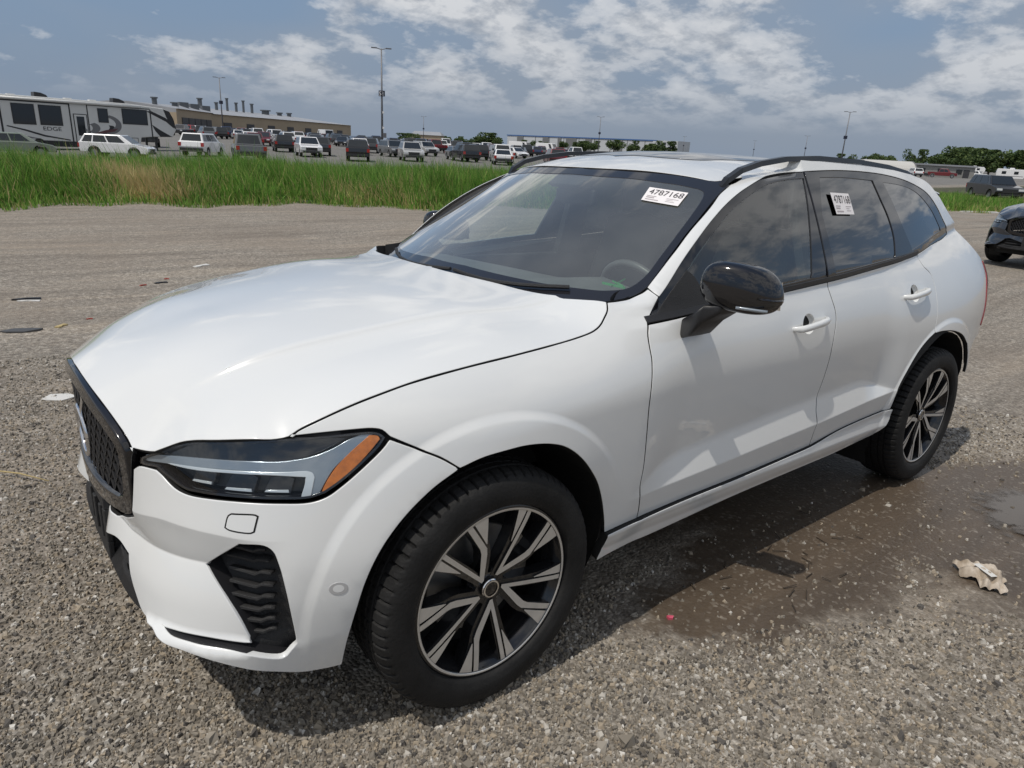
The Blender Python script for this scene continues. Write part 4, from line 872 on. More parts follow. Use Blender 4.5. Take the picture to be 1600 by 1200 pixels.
# ------------------------------------------------------------------ car materials
paint = material('white_paint', (.73, .74, .735), .22, coat=1., var=.012, vscale=3.)
gloss = material('gloss_black', (.006, .006, .008), .06, coat=.6)
trim = material('satin_black_plastic', (.016, .016, .018), .42, bump=.15, bscale=400)
rough_b = material('black_plastic', (.02, .02, .021), .6, bump=.3, bscale=300)
frit = material('windscreen_border', (.018, .018, .022), .03, coat=.5)
dark = material('dark_inside', (.008, .008, .008), .8)
chrome = material('chrome', (.75, .75, .76), .08, metal=1.)
silver = material('machined_alloy', (.70, .685, .655), .32, metal=.6, var=.06, vscale=30)
wheelblk = material('wheel_black', (.012, .012, .013), .2, coat=.5)
rubber = material('tyre_rubber', (.0135, .0132, .013), .70, spec=.3, var=.5, vscale=9, bump=.25, bscale=120)
steel = material('brake_steel', (.33, .33, .33), .38, metal=.9, var=.2, vscale=20)
seatm = material('seat_leather', (.045, .046, .05), .5, var=.2)
dash = material('dashboard', (.11, .115, .115), .55, var=.15, bump=.15, bscale=250)
liner = material('headliner', (.20, .20, .20), .9)
w_glass = glass('windscreen_glass', (.86, .93, .89), 1.52, gain=2.2, dust=.10)
s_glass = glass('side_glass', (.80, .88, .83), 1.52, gain=1.8, dust=.035)
p_glass = glass('privacy_glass', (.030, .035, .042), 1.52, gain=1.9)
lens = glass('lamp_lens', (.93, .95, .96), 1.45)
lampin = material('lamp_housing', (.012, .012, .013), .28, var=.2)
drlm = material('daylight_strip', (.30, .34, .38), .18, metal=.45, coat=.5)
drlw = material('clear_reflector', (.74, .78, .80), .15, metal=.45, coat=.5)
amber = material('amber_reflector', (.60, .17, .015), .25, coat=.8, var=.2, vscale=60)
redl = material('tail_lamp_red', (.22, .012, .01), .12, coat=.8)
paper = material('sticker_paper', (.80, .77, .77), .7)
ink = material('print_ink', (.03, .025, .03), .6)
inkg = material('faded_print', (.42, .38, .39), .7)
green_m = material('green_foil', (.02, .45, .10), .3, emis=None)

def ring_lines(cx):
    a = np.radians(np.linspace(-40, 220, 150)); return [np.stack([cx + r_ * np.cos(a), ZW + r_ * np.sin(a)], 1) for r_ in (.506, .514, .521, .528, .536)]
_x = np.linspace(-2.45, -.5, 190)
CREASE = [np.stack([_x, crease(_x) + d_], 1) for d_ in (-.004, 0., .004)]
_w = np.maximum(interp(_x, [-2.42, -2.3, -2.15, -2.05, -1.6, -1.0, -.83, -.73, -.63, -.52], [.0, .04, .095, .115, .122, .112, .105, .092, .06, 0.]), 1e-4)
CREASE += [np.stack([_x[5:-5], (crease(_x) + _w * k_)[5:-5]], 1) for k_ in (.75, .9, 1.05)]
def front_ring(): 
    a = np.radians(np.linspace(-5, 75, 60)); out = []
    for r_ in (.506, .514, .521, .528, .536):
        xz = np.stack([r_ * np.cos(a), ZW + r_ * np.sin(a)], 1); th = []
        for x_, z_ in xz:
            lo, hi = .3, 1.3
            for _ in range(30):
                m_ = (lo + hi) / 2
                if float(front(np.array(m_), np.array(z_))[0]) > x_: lo = m_
                else: hi = m_
            th.append((lo, z_))
        out.append(np.array(th))
    return out
_t = np.linspace(.12, .70, 70)
_zu = interp(_t, [.0, .24, .35, .45, .54, .64, .80], [.605, .615, .635, .654, .650, .641, .645]); _zl = interp(_t, [.0, .24, .30, .37, .48, .62], [.56, .560, .548, .550, .556, .562])
FOLD = [np.stack([_t, z_], 1) for z_ in (_zu + .002, _zu - .002, _zl + .003, _zl - .003)]
def build_car(name, label):
    fr = front_ring(); fl_ = [np.stack([-q[:, 0], q[:, 1]], 1) for q in fr + FOLD]
    root = empty(name)
    D = DATA
    # --- bonnet, bumper, wings, doors, sides
    hood_o = mirror_half(D['hood'][:-1] + [D['hood'][-1]], 1)
    _hx = np.linspace(-.60, .70, 90); _hy = interp(_hx, [-.55, -.3, 0, .3, .55, .63, .7], [.63, .60, .565, .525, .475, .45, .42])
    dome = [np.stack([_hx, sg_ * (_hy + d_)], 1) for sg_ in (1, -1) for d_ in (-.020, -.010, 0., .012, .030, .060, .085)]
    panel('bonnet', hood, hood_o, paint, root, h=.024, gap=.0035, depth=.015, lines=dome)
    bmp = panel('front_bumper', front, mirror_half(D['bumper'], 0), paint, root, holes=[D['vent'], [[(-a, b) for a, b in s] for s in D['vent']]], h=.017, gap=.0035, depth=.014, r=.003, asp=.85, lines=fr + FOLD + fl_)
    for fl in (False, True):
        panel('tow_gap_shade', front, D['towcover'], dark, bmp, h=.012, gap=-.0016, off=.0006, depth=0, asp=.85, flip=fl)
        panel('tow_cover', front, D['towcover'], paint, bmp, h=.012, gap=.0014, off=.0018, depth=.0, asp=.85, flip=fl)
        # grooves round the tow cover read as a dark line: a dark sheet behind it stands in for their shade
        v = resample(D['vent'], .02)
        vp = panel('vent_backing', lambda a, b: front(a, b, -.05), D['vent'], rough_b, bmp, h=.03, depth=.0, asp=.85, flip=fl)
        wall('vent_surround', D['vent'], trim, bmp, -.004, -.052, fl)
        for k in range(8):                                   # blades of the side vent
            z = .602 - k * .030; t0 = np.interp(z, [.36, .42, .50, .58, .63], [.585, .570, .548, .535, .575]) + .016; t1 = np.interp(z, [.36, .5, .63], [.668, .662, .640]) - .014
            tm = t0 + (t1 - t0) * .62
            ol = [[(t0, z + .004), (tm, z - .003)], [(tm, z - .003), (tm + .010, z + .004)], [(tm + .010, z + .004), (t1, z + .005)], [(t1, z + .005), (t1, z + .001)], [(t1, z + .001), (tm + .011, z + .000)], [(tm + .011, z + .000), (tm, z - .008)], [(tm, z - .008), (t0, z - .001)], [(t0, z - .001), (t0, z + .004)]]
            panel('vent_blade', lambda a, b: front(a, b, -.024), ol, rough_b, bmp, h=.02, depth=.02, r=.001, asp=.85, flip=fl)
        sens = panel('parking_sensor', front, [[(.760 + .0085 * math.cos(a), .517 + .0098 * math.sin(a)) for a in np.linspace(0, 2 * PI, 17)]], paint, bmp, h=.006, off=.0016, depth=.003, r=.0015, asp=.85, flip=fl)
        panel('sensor_ring', front, [[(.760 + .0145 * math.cos(a), .517 + .0165 * math.sin(a)) for a in np.linspace(0, 2 * PI, 21)]], MATS['sensor_grey'], bmp, holes=[[[(.760 + .009 * math.cos(a), .517 + .0105 * math.sin(a)) for a in np.linspace(0, 2 * PI, 17)]]], h=.006, off=.0012, depth=.003, r=.001, asp=.85, flip=fl)
        # lamp
        hl = panel('headlight', lambda a, b: front(a, b, -.055), D['headlight'], lampin, root, h=.03, depth=0, asp=.85, flip=fl)
        o = resample([[(p[0], p[1] * .85) for p in s] for s in D['headlight']], .012)
        panel('lamp_rim', front, o / np.array([1, .85]), gloss, hl, holes=[inset(o, .0045) / np.array([1, .85])], h=.02, off=-.006, depth=.055, r=.001, asp=.85, gap=.001, flip=fl)
        panel('lens', front, D['headlight'], lens, hl, h=.02, depth=0, off=-.002, gap=.002, asp=.85, flip=fl)
        panel('upper_mask', lambda a, b: front(a, b, -.022), [[(.38, .800), (.44, .835), (.50, .857), (.60, .868), (.70, .872), (.76, .868)], [(.76, .868), (.70, .832), (.62, .806), (.52, .800), (.42, .792), (.38, .800)]], gloss, hl, h=.02, depth=.004, asp=.85, flip=fl)
        panel('light_strip', lambda a, b: front(a, b, -.012), D['drl'], drlm, hl, h=.012, ds=.008, depth=.012, r=.002, asp=.85, flip=fl)
        panel('bright_strip', lambda a, b: front(a, b, -.009), D['drlbright'], drlw, hl, h=.012, ds=.008, depth=.01, r=.0015, asp=.85, flip=fl)
        panel('amber_reflector', lambda a, b: front(a, b, -.010), D['amber'], amber, hl, h=.012, depth=.02, r=.001, asp=.85, flip=fl)
        for (a0, z0, w_, hh) in ((.50, .770, .050, .030), (.575, .766, .060, .034), (.645, .766, .050, .032)):   # projector units behind the glass
            panel('projector', lambda a, b: front(a, b, -.034), [[(a0 - w_ / 2, z0 - hh * .8), (a0 + w_ * .42, z0 - hh * .8)], [(a0 + w_ * .42, z0 - hh * .8), (a0 + w_ / 2, z0 + hh * .2)], [(a0 + w_ / 2, z0 + hh * .2), (a0 + w_ * .2, z0 + hh * .45), (a0 - w_ * .3, z0 + hh * .3)], [(a0 - w_ * .3, z0 + hh * .3), (a0 - w_ / 2, z0 - hh * .8)]], gloss, hl, h=.02, depth=.02, r=.002, asp=.85, flip=fl)
            panel('projector_edge', lambda a, b: front(a, b, -.030), [[(a0 - w_ * .45, z0 - hh * .72), (a0 + w_ * .40, z0 - hh * .72)], [(a0 + w_ * .40, z0 - hh * .72), (a0 + w_ * .36, z0 - hh * .56)], [(a0 + w_ * .36, z0 - hh * .56), (a0 - w_ * .40, z0 - hh * .60)], [(a0 - w_ * .40, z0 - hh * .60), (a0 - w_ * .45, z0 - hh * .72)]], drlw, hl, h=.02, depth=.003, r=.001, asp=.85, flip=fl)
        # wing
        panel('wing', body, D['fender'], paint, root, h=.016, gap=.004, depth=.014, sgn=-1, flip=fl, lines=ring_lines(0.) + CREASE)
        dr = panel('front_door', body, D['doorf'], paint, root, holes=[[cup_ring(-1.535, .984)]], h=.016, gap=.0042, depth=.014, sgn=-1, flip=fl, lines=CREASE)
        d2 = panel('rear_door', body, D['doorr'], paint, root, holes=[[cup_ring(-2.482, 1.040)]], h=.016, gap=.0042, depth=.014, sgn=-1, flip=fl, lines=CREASE + ring_lines(XR))
        for dd, x0, z0 in ((dr, -1.535, .984), (d2, -2.482, 1.040)):
            door_handle(dd, x0, z0, fl)
        panel('body_side', body, D['uniside'], paint, root, h=.016, gap=.002, depth=.014, sgn=-1, flip=fl, lines=ring_lines(XR))
        panel('sill', lambda x, z: body(x, z) + np.stack([x * 0, .010 + .012 * np.clip(1 - np.abs(z - .40) / .05, 0, 1), z * 0], -1), D['sill'], paint, root, h=.014, gap=-.001, depth=.03, sgn=-1, flip=fl)
        # window line: black frame with three panes
        panel('window_frame', body, D['dlo'], gloss, root, holes=[D['glassf'], D['glassr'], D['glassq']], h=.022, gap=.002, off=-.003, depth=.012, sgn=-1, flip=fl)
        panel('window_seal', body, [[(p[0], p[1] + .003) for p in D['doorf'][0]] + [(p[0], p[1] + .003) for p in D['doorr'][0][1:]], [(p[0], p[1] + .019) for p in (D['doorf'][0] + D['doorr'][0][1:])[::-1]]], trim, root, h=.02, off=.003, depth=.008, r=.002, sgn=-1, flip=fl)
        panel('front_window', body, D['glassf'], s_glass, root, h=.03, gap=-.004, off=-.007, depth=0, sgn=-1, flip=fl)
        panel('rear_window', body, D['glassr'], p_glass, root, h=.03, gap=-.004, off=-.007, depth=0, sgn=-1, flip=fl)
        panel('quarter_window', body, D['glassq'], p_glass, root, h=.03, gap=-.004, off=-.005, depth=0, sgn=-1, flip=fl)
        panel('mirror_base', body, D['sail'], rough_b, root, h=.03, off=-.001, depth=.006, sgn=-1, flip=fl)
        panel('door_pillar', body, [[(-1.697, 1.555), (-1.735, 1.558)], [(-1.735, 1.558), (-1.745, 1.35), (-1.765, 1.145)], [(-1.765, 1.145), (-1.70, 1.142)], [(-1.70, 1.142), (-1.697, 1.35), (-1.697, 1.555)]], gloss, root, h=.04, off=.001, depth=.006, gap=.001, sgn=-1, flip=fl)
        # roof rail
        rail = MB(); s = -1 if fl else 1
        rp = [(-1.200, .632, 1.492), (-1.225, .637, 1.523), (-1.30, .640, 1.561), (-1.42, .638, 1.590), (-1.6, .634, 1.615), (-1.85, .630, 1.630), (-2.2, .628, 1.632), (-2.5, .625, 1.622), (-2.72, .622, 1.603), (-2.86, .620, 1.575)]
        A = []; B = []
        for i, (x, y, z) in enumerate(rp):
            w = .015 if 0 < i < len(rp) - 1 else .011
            A.append([(x, s * (y + w), z - .026), (x, s * (y + w * .8), z - .006), (x, s * (y - w * .8), z - .006), (x, s * (y - w * 1.0), z - .026)])
        for i in range(len(A) - 1):
            for q in range(4): rail.face([A[i][q], A[i][(q + 1) % 4], A[i + 1][(q + 1) % 4], A[i + 1][q]])
        rail.face(A[0]); rail.face(A[-1])
        rail.build('roof_rail', MATS['rail_black'], root, smooth=False)
        seal = MB()
        A_ = resample([D['uniside'][0], D['uniside'][0][-1:]], .03)[:-1]; A3 = body(A_[:, 0], A_[:, 1])
        Wl = resample([D['wind'][2], D['wind'][2][-1:]], .03)[:-1]; W3 = wind(Wl[:, 0], Wl[:, 1]); k_ = np.linspace(0, 1, 24)
        def along(Q, t): L_ = np.r_[0, np.cumsum(np.linalg.norm(np.diff(Q, axis=0), axis=1))]; return np.stack([np.interp(t * L_[-1], L_, Q[:, i]) for i in range(3)], -1)
        P0, P1 = along(A3, k_) + np.array([-.006, -.012, -.008]), along(W3, k_) + np.array([-.004, -.006, -.012])
        for i in range(23): seal.face([(p[0], s * p[1], p[2]) for p in (P0[i], P0[i + 1], P1[i + 1], P1[i])])
        F_ = resample([D['fender'][1], D['fender'][1][-1:]], .02)[:-1]; F3 = body(F_[:, 0], F_[:, 1])
        for i in range(len(F3) - 1): seal.face([(p[0] - .002, s * (p[1] - .006), p[2] - d_) for p, d_ in ((F3[i], .001), (F3[i + 1], .001), (F3[i + 1], .07), (F3[i], .07))])
        seal.build('screen_seal', rough_b, root)
        # the body below the rail: a channel joining roof and side
        side_mirror(root, fl)
        # dark shell behind the gaps, wheel well
        panel('side_shell', body, [[(.40, .93), (.2, 1.0), (-.1, 1.035), (-.45, 1.06), (-.62, 1.10)], [(-.62, 1.10), (-.62, 1.06), (-1.7, 1.12), (-2.7, 1.21)], [(-2.7, 1.21), (-3.2, 1.25), (-3.5, 1.05)], [(-3.5, 1.05), (-3.42, .60)], [(-3.42, .60), (-3.27, .60), (-3.12, .745), (-2.865, .83), (-2.62, .745), (-2.46, .60), (-2.40, .36)], [(-2.40, .36), (-.46, .36)], [(-.46, .36), (-.42, .56), (-.28, .73), (0, .83), (.26, .75), (.40, .62)], [(.40, .62), (.40, .93)]], dark, root, h=.06, off=-.020, depth=0, sgn=-1, flip=fl)
        for cx_ in (0., XR):
            lin = MB(); n = 22; R = .455
            for i in range(n):
                a0, a1 = math.radians(-28 + 236 * i / n), math.radians(-28 + 236 * (i + 1) / n)
                p = lambda a, y: (cx_ + R * math.cos(a), s * y, ZW + R * math.sin(a))
                yo, y1_ = [float(body(np.array(cx_ + .46 * math.cos(a)), np.array(max(ZW + .46 * math.sin(a), .25)))[1]) - .025 for a in (a0, a1)]
                lin.face([p(a0, .60), p(a1, .60), p(a1, y1_), p(a0, yo)])
                lin.face([p(a0, .60), p(a1, .60), (cx_, s * .60, ZW)])
            lin.build('wheel_well', dark, root)
    # --- roof, glass
    ro = [[(-1.097, 0), (-1.104, .148), (-1.155, .398), (-1.213, .590)], [(-1.213, .590), (-1.30, .615), (-1.6, .622), (-2.2, .618), (-2.7, .612), (-3.0, .60)], [(-3.0, .60), (-3.25, .52), (-3.36, .3), (-3.40, 0)]]
    rg = D['roofglass'][0] + D['roofglass'][1]
    sg = [[(-1.29, 0)] + [tuple(p) for p in D['roofglass'][1]], [tuple(D['roofglass'][1][-1]), (-1.60, .435), (-2.3, .44)], [(-2.3, .44), (-2.36, .42), (-2.38, .3), (-2.38, 0)]]
    panel('roof', roof, mirror_half(ro, 1), paint, root, holes=[mirror_half(sg, 1)], h=.035, depth=.012, off=.0)
    panel('sunroof', roof, mirror_half(sg, 1), MATS['sunroof_glass'], root, h=.05, gap=.003, off=.002, depth=.006)
    panel('spoiler', roof, mirror_half([[(-3.10, 0), (-3.08, .3), (-3.02, .56)], [(-3.02, .56), (-3.14, .585), (-3.30, .575)], [(-3.30, .575), (-3.44, .3), (-3.47, 0)]], 1), paint, root, h=.03, off=.014, depth=.03, r=.006)
    wo_ = mirror_half(D['wind'], 0); wc = mirror_half(D['windclear'], 0)
    ws = panel('windscreen', wind, wc, w_glass, root, h=.04, gap=-.003, off=-.002, depth=0)
    panel('screen_border', wind, wo_, frit, ws, holes=[wc], h=.03, off=0., depth=.005)
    panel('cowl', lambda x, y: np.stack([x, y, 1.078 + 0 * x], -1), [[(-.38, -.5), (-.38, .5)], [(-.38, .5), (-.52, .70)], [(-.52, .70), (-.60, .70)], [(-.60, .70), (-.60, -.70)], [(-.60, -.70), (-.52, -.70)], [(-.52, -.70), (-.38, -.5)]], rough_b, root, h=.1, depth=0)
    wip = MB()
    for y0, y1 in ((-.50, .10), (.12, .58)):
        pts = []
        for t in np.linspace(0, 1, 7):
            y = y0 + (y1 - y0) * t; p = wind(y, 1.135 - .012 * math.sin(t * PI)); pts.append((float(p[0]) + .012, y, float(p[2]) + .008))
        wip.tube(pts, .007, 6)
    wip.build('wiper', rough_b, root)
    # --- nose: grille, badge, lower intake, number plate bracket
    gh = [[(.0, .906), (.1, .900), (.2, .882), (.29, .856), (.35, .830), (.385, .808)], [(.385, .808), (.400, .795), (.406, .778)], [(.406, .778), (.404, .72), (.392, .63)], [(.392, .63), (.375, .598), (.34, .582)], [(.34, .582), (.2, .566), (0, .560)]]
    gi = [[(.0, .876), (.1, .870), (.2, .850), (.29, .822), (.34, .800)], [(.34, .800), (.362, .786), (.372, .768)], [(.372, .768), (.370, .71), (.360, .655)], [(.360, .655), (.345, .632), (.31, .618)], [(.31, .618), (.2, .606), (0, .601)]]
    gr = panel('grille', lambda y, z: grille(y, z) - np.array([.05, 0, 0]), mirror_half(gh, 0), dark, root, h=.06, depth=0, sgn=1)
    panel('grille_frame', lambda y, z: grille(y, z) + np.array([.012, 0, 0]), mirror_half(gh, 0), gloss, gr, holes=[mirror_half(gi, 0)], h=.025, depth=.05, r=.005, sgn=1)
    me = MB(); gp = resample(mirror_half(gi, 0), .02)
    px, pz = .046, .034
    for i in range(-9, 10):
        for j in range(0, 10):
            y = i * px + (px / 2 if j % 2 else 0); z = .612 + j * pz * .93
            if not inside(inset(gp, .012), np.array([[y, z]]))[0] or math.hypot(y, (z - .725)) < .07: continue
            def G(dy, dz, d): p = grille(y + dy, z + dz); return (float(p[0]) + d + .010, float(p[1]), float(p[2]))
            a, b = px * .5, pz * .95
            # a scooped diamond: rim proud, floor set back
            rim = [G(-a, 0, -.012), G(0, -b, -.010), G(a, 0, -.012), G(0, b, -.016)]
            k = .66; inn = [G(-a * k, 0, -.014), G(0, -b * k, -.012), G(a * k, 0, -.014), G(0, b * k, -.019)]
            bot = [G(-a * k, 0, -.040), G(0, -b * k, -.034), G(a * k, 0, -.040), G(0, b * k, -.044)]
            for q in range(4):
                w = (q + 1) % 4; me.face([rim[q], rim[w], inn[w], inn[q]]); me.face([inn[q], inn[w], bot[w], bot[q]])
    me.build('grille_mesh', trim, gr)
    em = panel('badge', lambda y, z: grille(y, z) - np.array([.006, 0, 0]), [[(.070 * math.cos(a), .714 + .070 * math.sin(a)) for a in np.linspace(0, 2 * PI, 33)]], MATS['badge_plate'], gr, h=.03, depth=.02, r=.003)
    rb = MB(); ring = [tuple(grille(.073 * math.cos(a), .714 + .073 * math.sin(a)) + np.array([.0, 0, 0])) for a in np.linspace(0, 2 * PI, 41)]
    rb.tube(ring, .008, 8, caps=False); rb.build('badge_ring', chrome, em, smooth=True)
    bar = MB()                                               # diagonal bar and arrow head of the emblem
    def gpt(y, z, d): p = grille(y, z); return (float(p[0]) + d, y, z)
    bar.hexa([gpt(.052, .773, -.02), gpt(.12, .838, -.02), gpt(.105, .850, -.02), gpt(.04, .784, -.02)], [gpt(.052, .773, .004), gpt(.12, .838, .004), gpt(.105, .850, .004), gpt(.04, .784, .004)])
    bar.hexa([gpt(-.052, .683, -.02), gpt(-.30, .640, -.02), gpt(-.30, .628, -.02), gpt(-.045, .672, -.02)], [gpt(-.052, .683, .0), gpt(-.30, .640, .0), gpt(-.30, .628, .0), gpt(-.045, .672, .0)])
    bar.build('badge_bar', chrome, em)
    li = [[(0, .503), (.06, .505)], [tuple(D['bumper'][-2][-1])] + [tuple(p) for p in D['bumper'][-2][::-1][1:]], [tuple(p) for p in D['bumper'][-3][::-1]], [(.42, .335), (.30, .32), (0, .315)]]
    panel('lower_intake', lambda a, b: front(a, b, -.07), mirror_half(li, 0), dark, root, h=.05, depth=0, asp=.85)
    panel('chin_spoiler', lambda a, b: front(a, b, -.058 + .045 * (1 - sstep(.10, .20, np.abs(a)))), mirror_half([[(0, .378), (.25, .383), (.36, .398)], [(.36, .398), (.385, .382), (.392, .357)], [(.392, .357), (.3, .338), (0, .328)]], 0), rough_b, root, h=.03, depth=.06, r=.004, asp=.85)
    bars = MB()
    for z in (.375, .42, .465):
        pts = [tuple(front(np.array(t), np.array(z), -.045)) for t in np.linspace(-.30, .30, 15)]; bars.tube([tuple(map(float, p)) for p in pts], .008, 6)
    bars.build('intake_bars', rough_b, root)
    pb = MB(); x0 = .822                                      # bracket for a front number plate, with its holes
    for (a, b, c, d) in ((-.11, .13, .505, .545), (-.11, .13, .340, .40), (-.11, .13, .44, .462), (-.11, -.085, .40, .505), (.105, .13, .40, .505), (-.015, .015, .40, .505), (-.085, -.065, .40, .505), (.065, .085, .40, .505)):
        pb.hexa([(x0 - .004 - .45 * y * y, y, z) for y, z in ((a, c), (b, c), (b, d), (a, d))], [(x0 + .012 - .45 * y * y, y, z) for y, z in ((a, c), (b, c), (b, d), (a, d))])
    pb.box(.72, .816, -.10, .12, .36, .53)
    pb.build('plate_bracket', rough_b, root, bevel=.003)
    # --- tail
    def rearS(th, z):
        a = interp(z, [.25, .5, .75, 1.0, 1.1, 1.2, 1.35, 1.5], [1.57, 1.635, 1.64, 1.60, 1.575, 1.50, 1.33, 1.13]); b = interp(z, [.25, .5, .8, 1.0, 1.15, 1.3, 1.5], [.85, .90, .905, .885, .835, .765, .66]); n = 3.6
        r_ = 1 / ((np.abs(np.cos(th)) / a) ** n + (np.abs(np.sin(th)) / b) ** n) ** (1 / n)
        return np.stack([-2.0 - r_ * np.cos(th), r_ * np.sin(th), z], -1)
    panel('tailgate', rearS, uvbox(-.50, .50, .76, 1.14), paint, root, h=.05, sgn=-1)
    panel('rear_screen', rearS, uvbox(-.54, .54, 1.16, 1.47), p_glass, root, h=.05, depth=0, sgn=-1)
    panel('screen_frame', lambda a, b: rearS(a, b), uvbox(-.60, .60, 1.145, 1.50), gloss, root, holes=[uvbox(-.53, .53, 1.17, 1.46)], h=.05, off=-.004, sgn=-1)
    panel('rear_bumper', rearS, mirror_half([[(0, .745), (.53, .745)], [(.53, .745), (.56, .72), (.60, .55)], [(.60, .55), (.63, .36), (.60, .30)], [(.60, .30), (0, .28)]], 0), paint, root, h=.05, sgn=-1)
    for fl in (False, True):
        panel('tail_lamp', lambda a, b: rearS(a, b), [[(.50, 1.20), (.575, 1.20)], [(.575, 1.20), (.585, 1.08), (.565, .98), (.555, .80)], [(.555, .80), (.515, .78)], [(.515, .78), (.525, .95), (.50, 1.05)], [(.50, 1.05), (.50, 1.20)]], redl, root, h=.03, off=.006, depth=.03, r=.004, sgn=-1, flip=fl)
        panel('side_lamp', body, [[(-3.535, 1.14), (-3.56, 1.13), (-3.60, 1.07)], [(-3.60, 1.07), (-3.50, .98), (-3.46, .86), (-3.445, .80)], [(-3.445, .80), (-3.425, .80)], [(-3.425, .80), (-3.44, .87), (-3.475, .99), (-3.555, 1.075)], [(-3.555, 1.075), (-3.535, 1.14)]], redl, root, h=.02, off=.004, depth=.01, r=.002, sgn=-1, flip=fl)
    # --- underside and cabin
    ub = MB(); ub.box(-3.45, .62, -.60, .60, .23, .55); ub.box(-2.40, -.47, -.72, .72, .24, .40); ub.box(.40, .66, -.62, .62, .30, .60); ub.box(.60, .74, -.45, .45, .34, .80); ub.build('underbody', dark, root)
    cabin(root)
    # --- wheels
    for cx_, yy in ((0., .826), (XR, .828)):
        for s in (1, -1): wheel(root, (cx_, s * yy, ZW), s)
    tag(root, label, 'car')
    return root

def cup_ring(x0, z0, n=28): return [(x0 + .004 + .046 * math.cos(a), z0 + .002 + .040 * math.sin(a)) for a in np.linspace(0, 2 * PI, n + 1)]
def door_handle(dd, x0, z0, fl):
    s = -1 if fl else 1
    y = float(body(np.array(x0), np.array(z0))[1])
    # dished cup behind the grip
    n = 28; V = []; F = []
    R0 = cup_ring(x0, z0, n)[:-1]; cxz = np.mean(R0, axis=0)
    for k, (sc_, dp) in enumerate(((1., .003), (.95, .010), (.8, .020), (.5, .026), (.02, .028))):
        for p in R0:
            q = cxz + (np.array(p) - cxz) * sc_; yy = float(body(np.array(p[0]), np.array(p[1]))[1]) * sc_ + float(body(np.array(cxz[0]), np.array(cxz[1]))[1]) * (1 - sc_); V.append((q[0], s * (yy - dp), q[1]))
    for k in range(4):
        for i in range(n): F.append((k * n + i, k * n + (i + 1) % n, (k + 1) * n + (i + 1) % n, (k + 1) * n + i))
    add('handle_cup', mesh('handle_cup', V, F, MATS['cup_grey'], smooth=True), dd)
    # grip
    me = MB(); L = .128; sec = []
    for i, t in enumerate(np.linspace(-1, 1, 13)):
        px_ = x0 - t * L; pz_ = z0 + .010 * t + .002; h = .0145 * (1 - .25 * abs(t) ** 4) * (1 if t < .2 else 1.12); yy = float(body(np.array(px_), np.array(pz_))[1])
        out = .036 * (1 - abs(t) ** 4) ** .5 + .006; th = .012
        c = []
        for k in range(10):
            a = 2 * PI * k / 10; c.append((px_, s * (yy + out - th + th * math.cos(a) * (1 if abs(t) < .99 else .4)), pz_ + h * math.sin(a) * (1 if abs(t) < .99 else .6)))
        sec.append(c)
    for i in range(len(sec) - 1):
        for k in range(10): me.face([sec[i][k], sec[i][(k + 1) % 10], sec[i + 1][(k + 1) % 10], sec[i + 1][k]])
    me.face(sec[0]); me.face(sec[-1])
    g = MB()
    g.v, g.f, g.m = weld(me.v, me.f, me.m); g.build('handle', paint, dd, smooth=True)
def weld(v, f, m, tol=1e-5):
    key = {}; idx = []; nv = []
    for p in v:
        k = tuple(int(round(c / tol)) for c in p)
        if k not in key: key[k] = len(nv); nv.append(p)
        idx.append(key[k])
    nf = []; nm = []
    for q, mm in zip(f, m):
        q = [idx[i] for i in q]; q = [a for i, a in enumerate(q) if a != q[i - 1]]
        if len(set(q)) > 2 and len(set(q)) == len(q): nf.append(tuple(q)); nm.append(mm)
    return nv, nf, nm
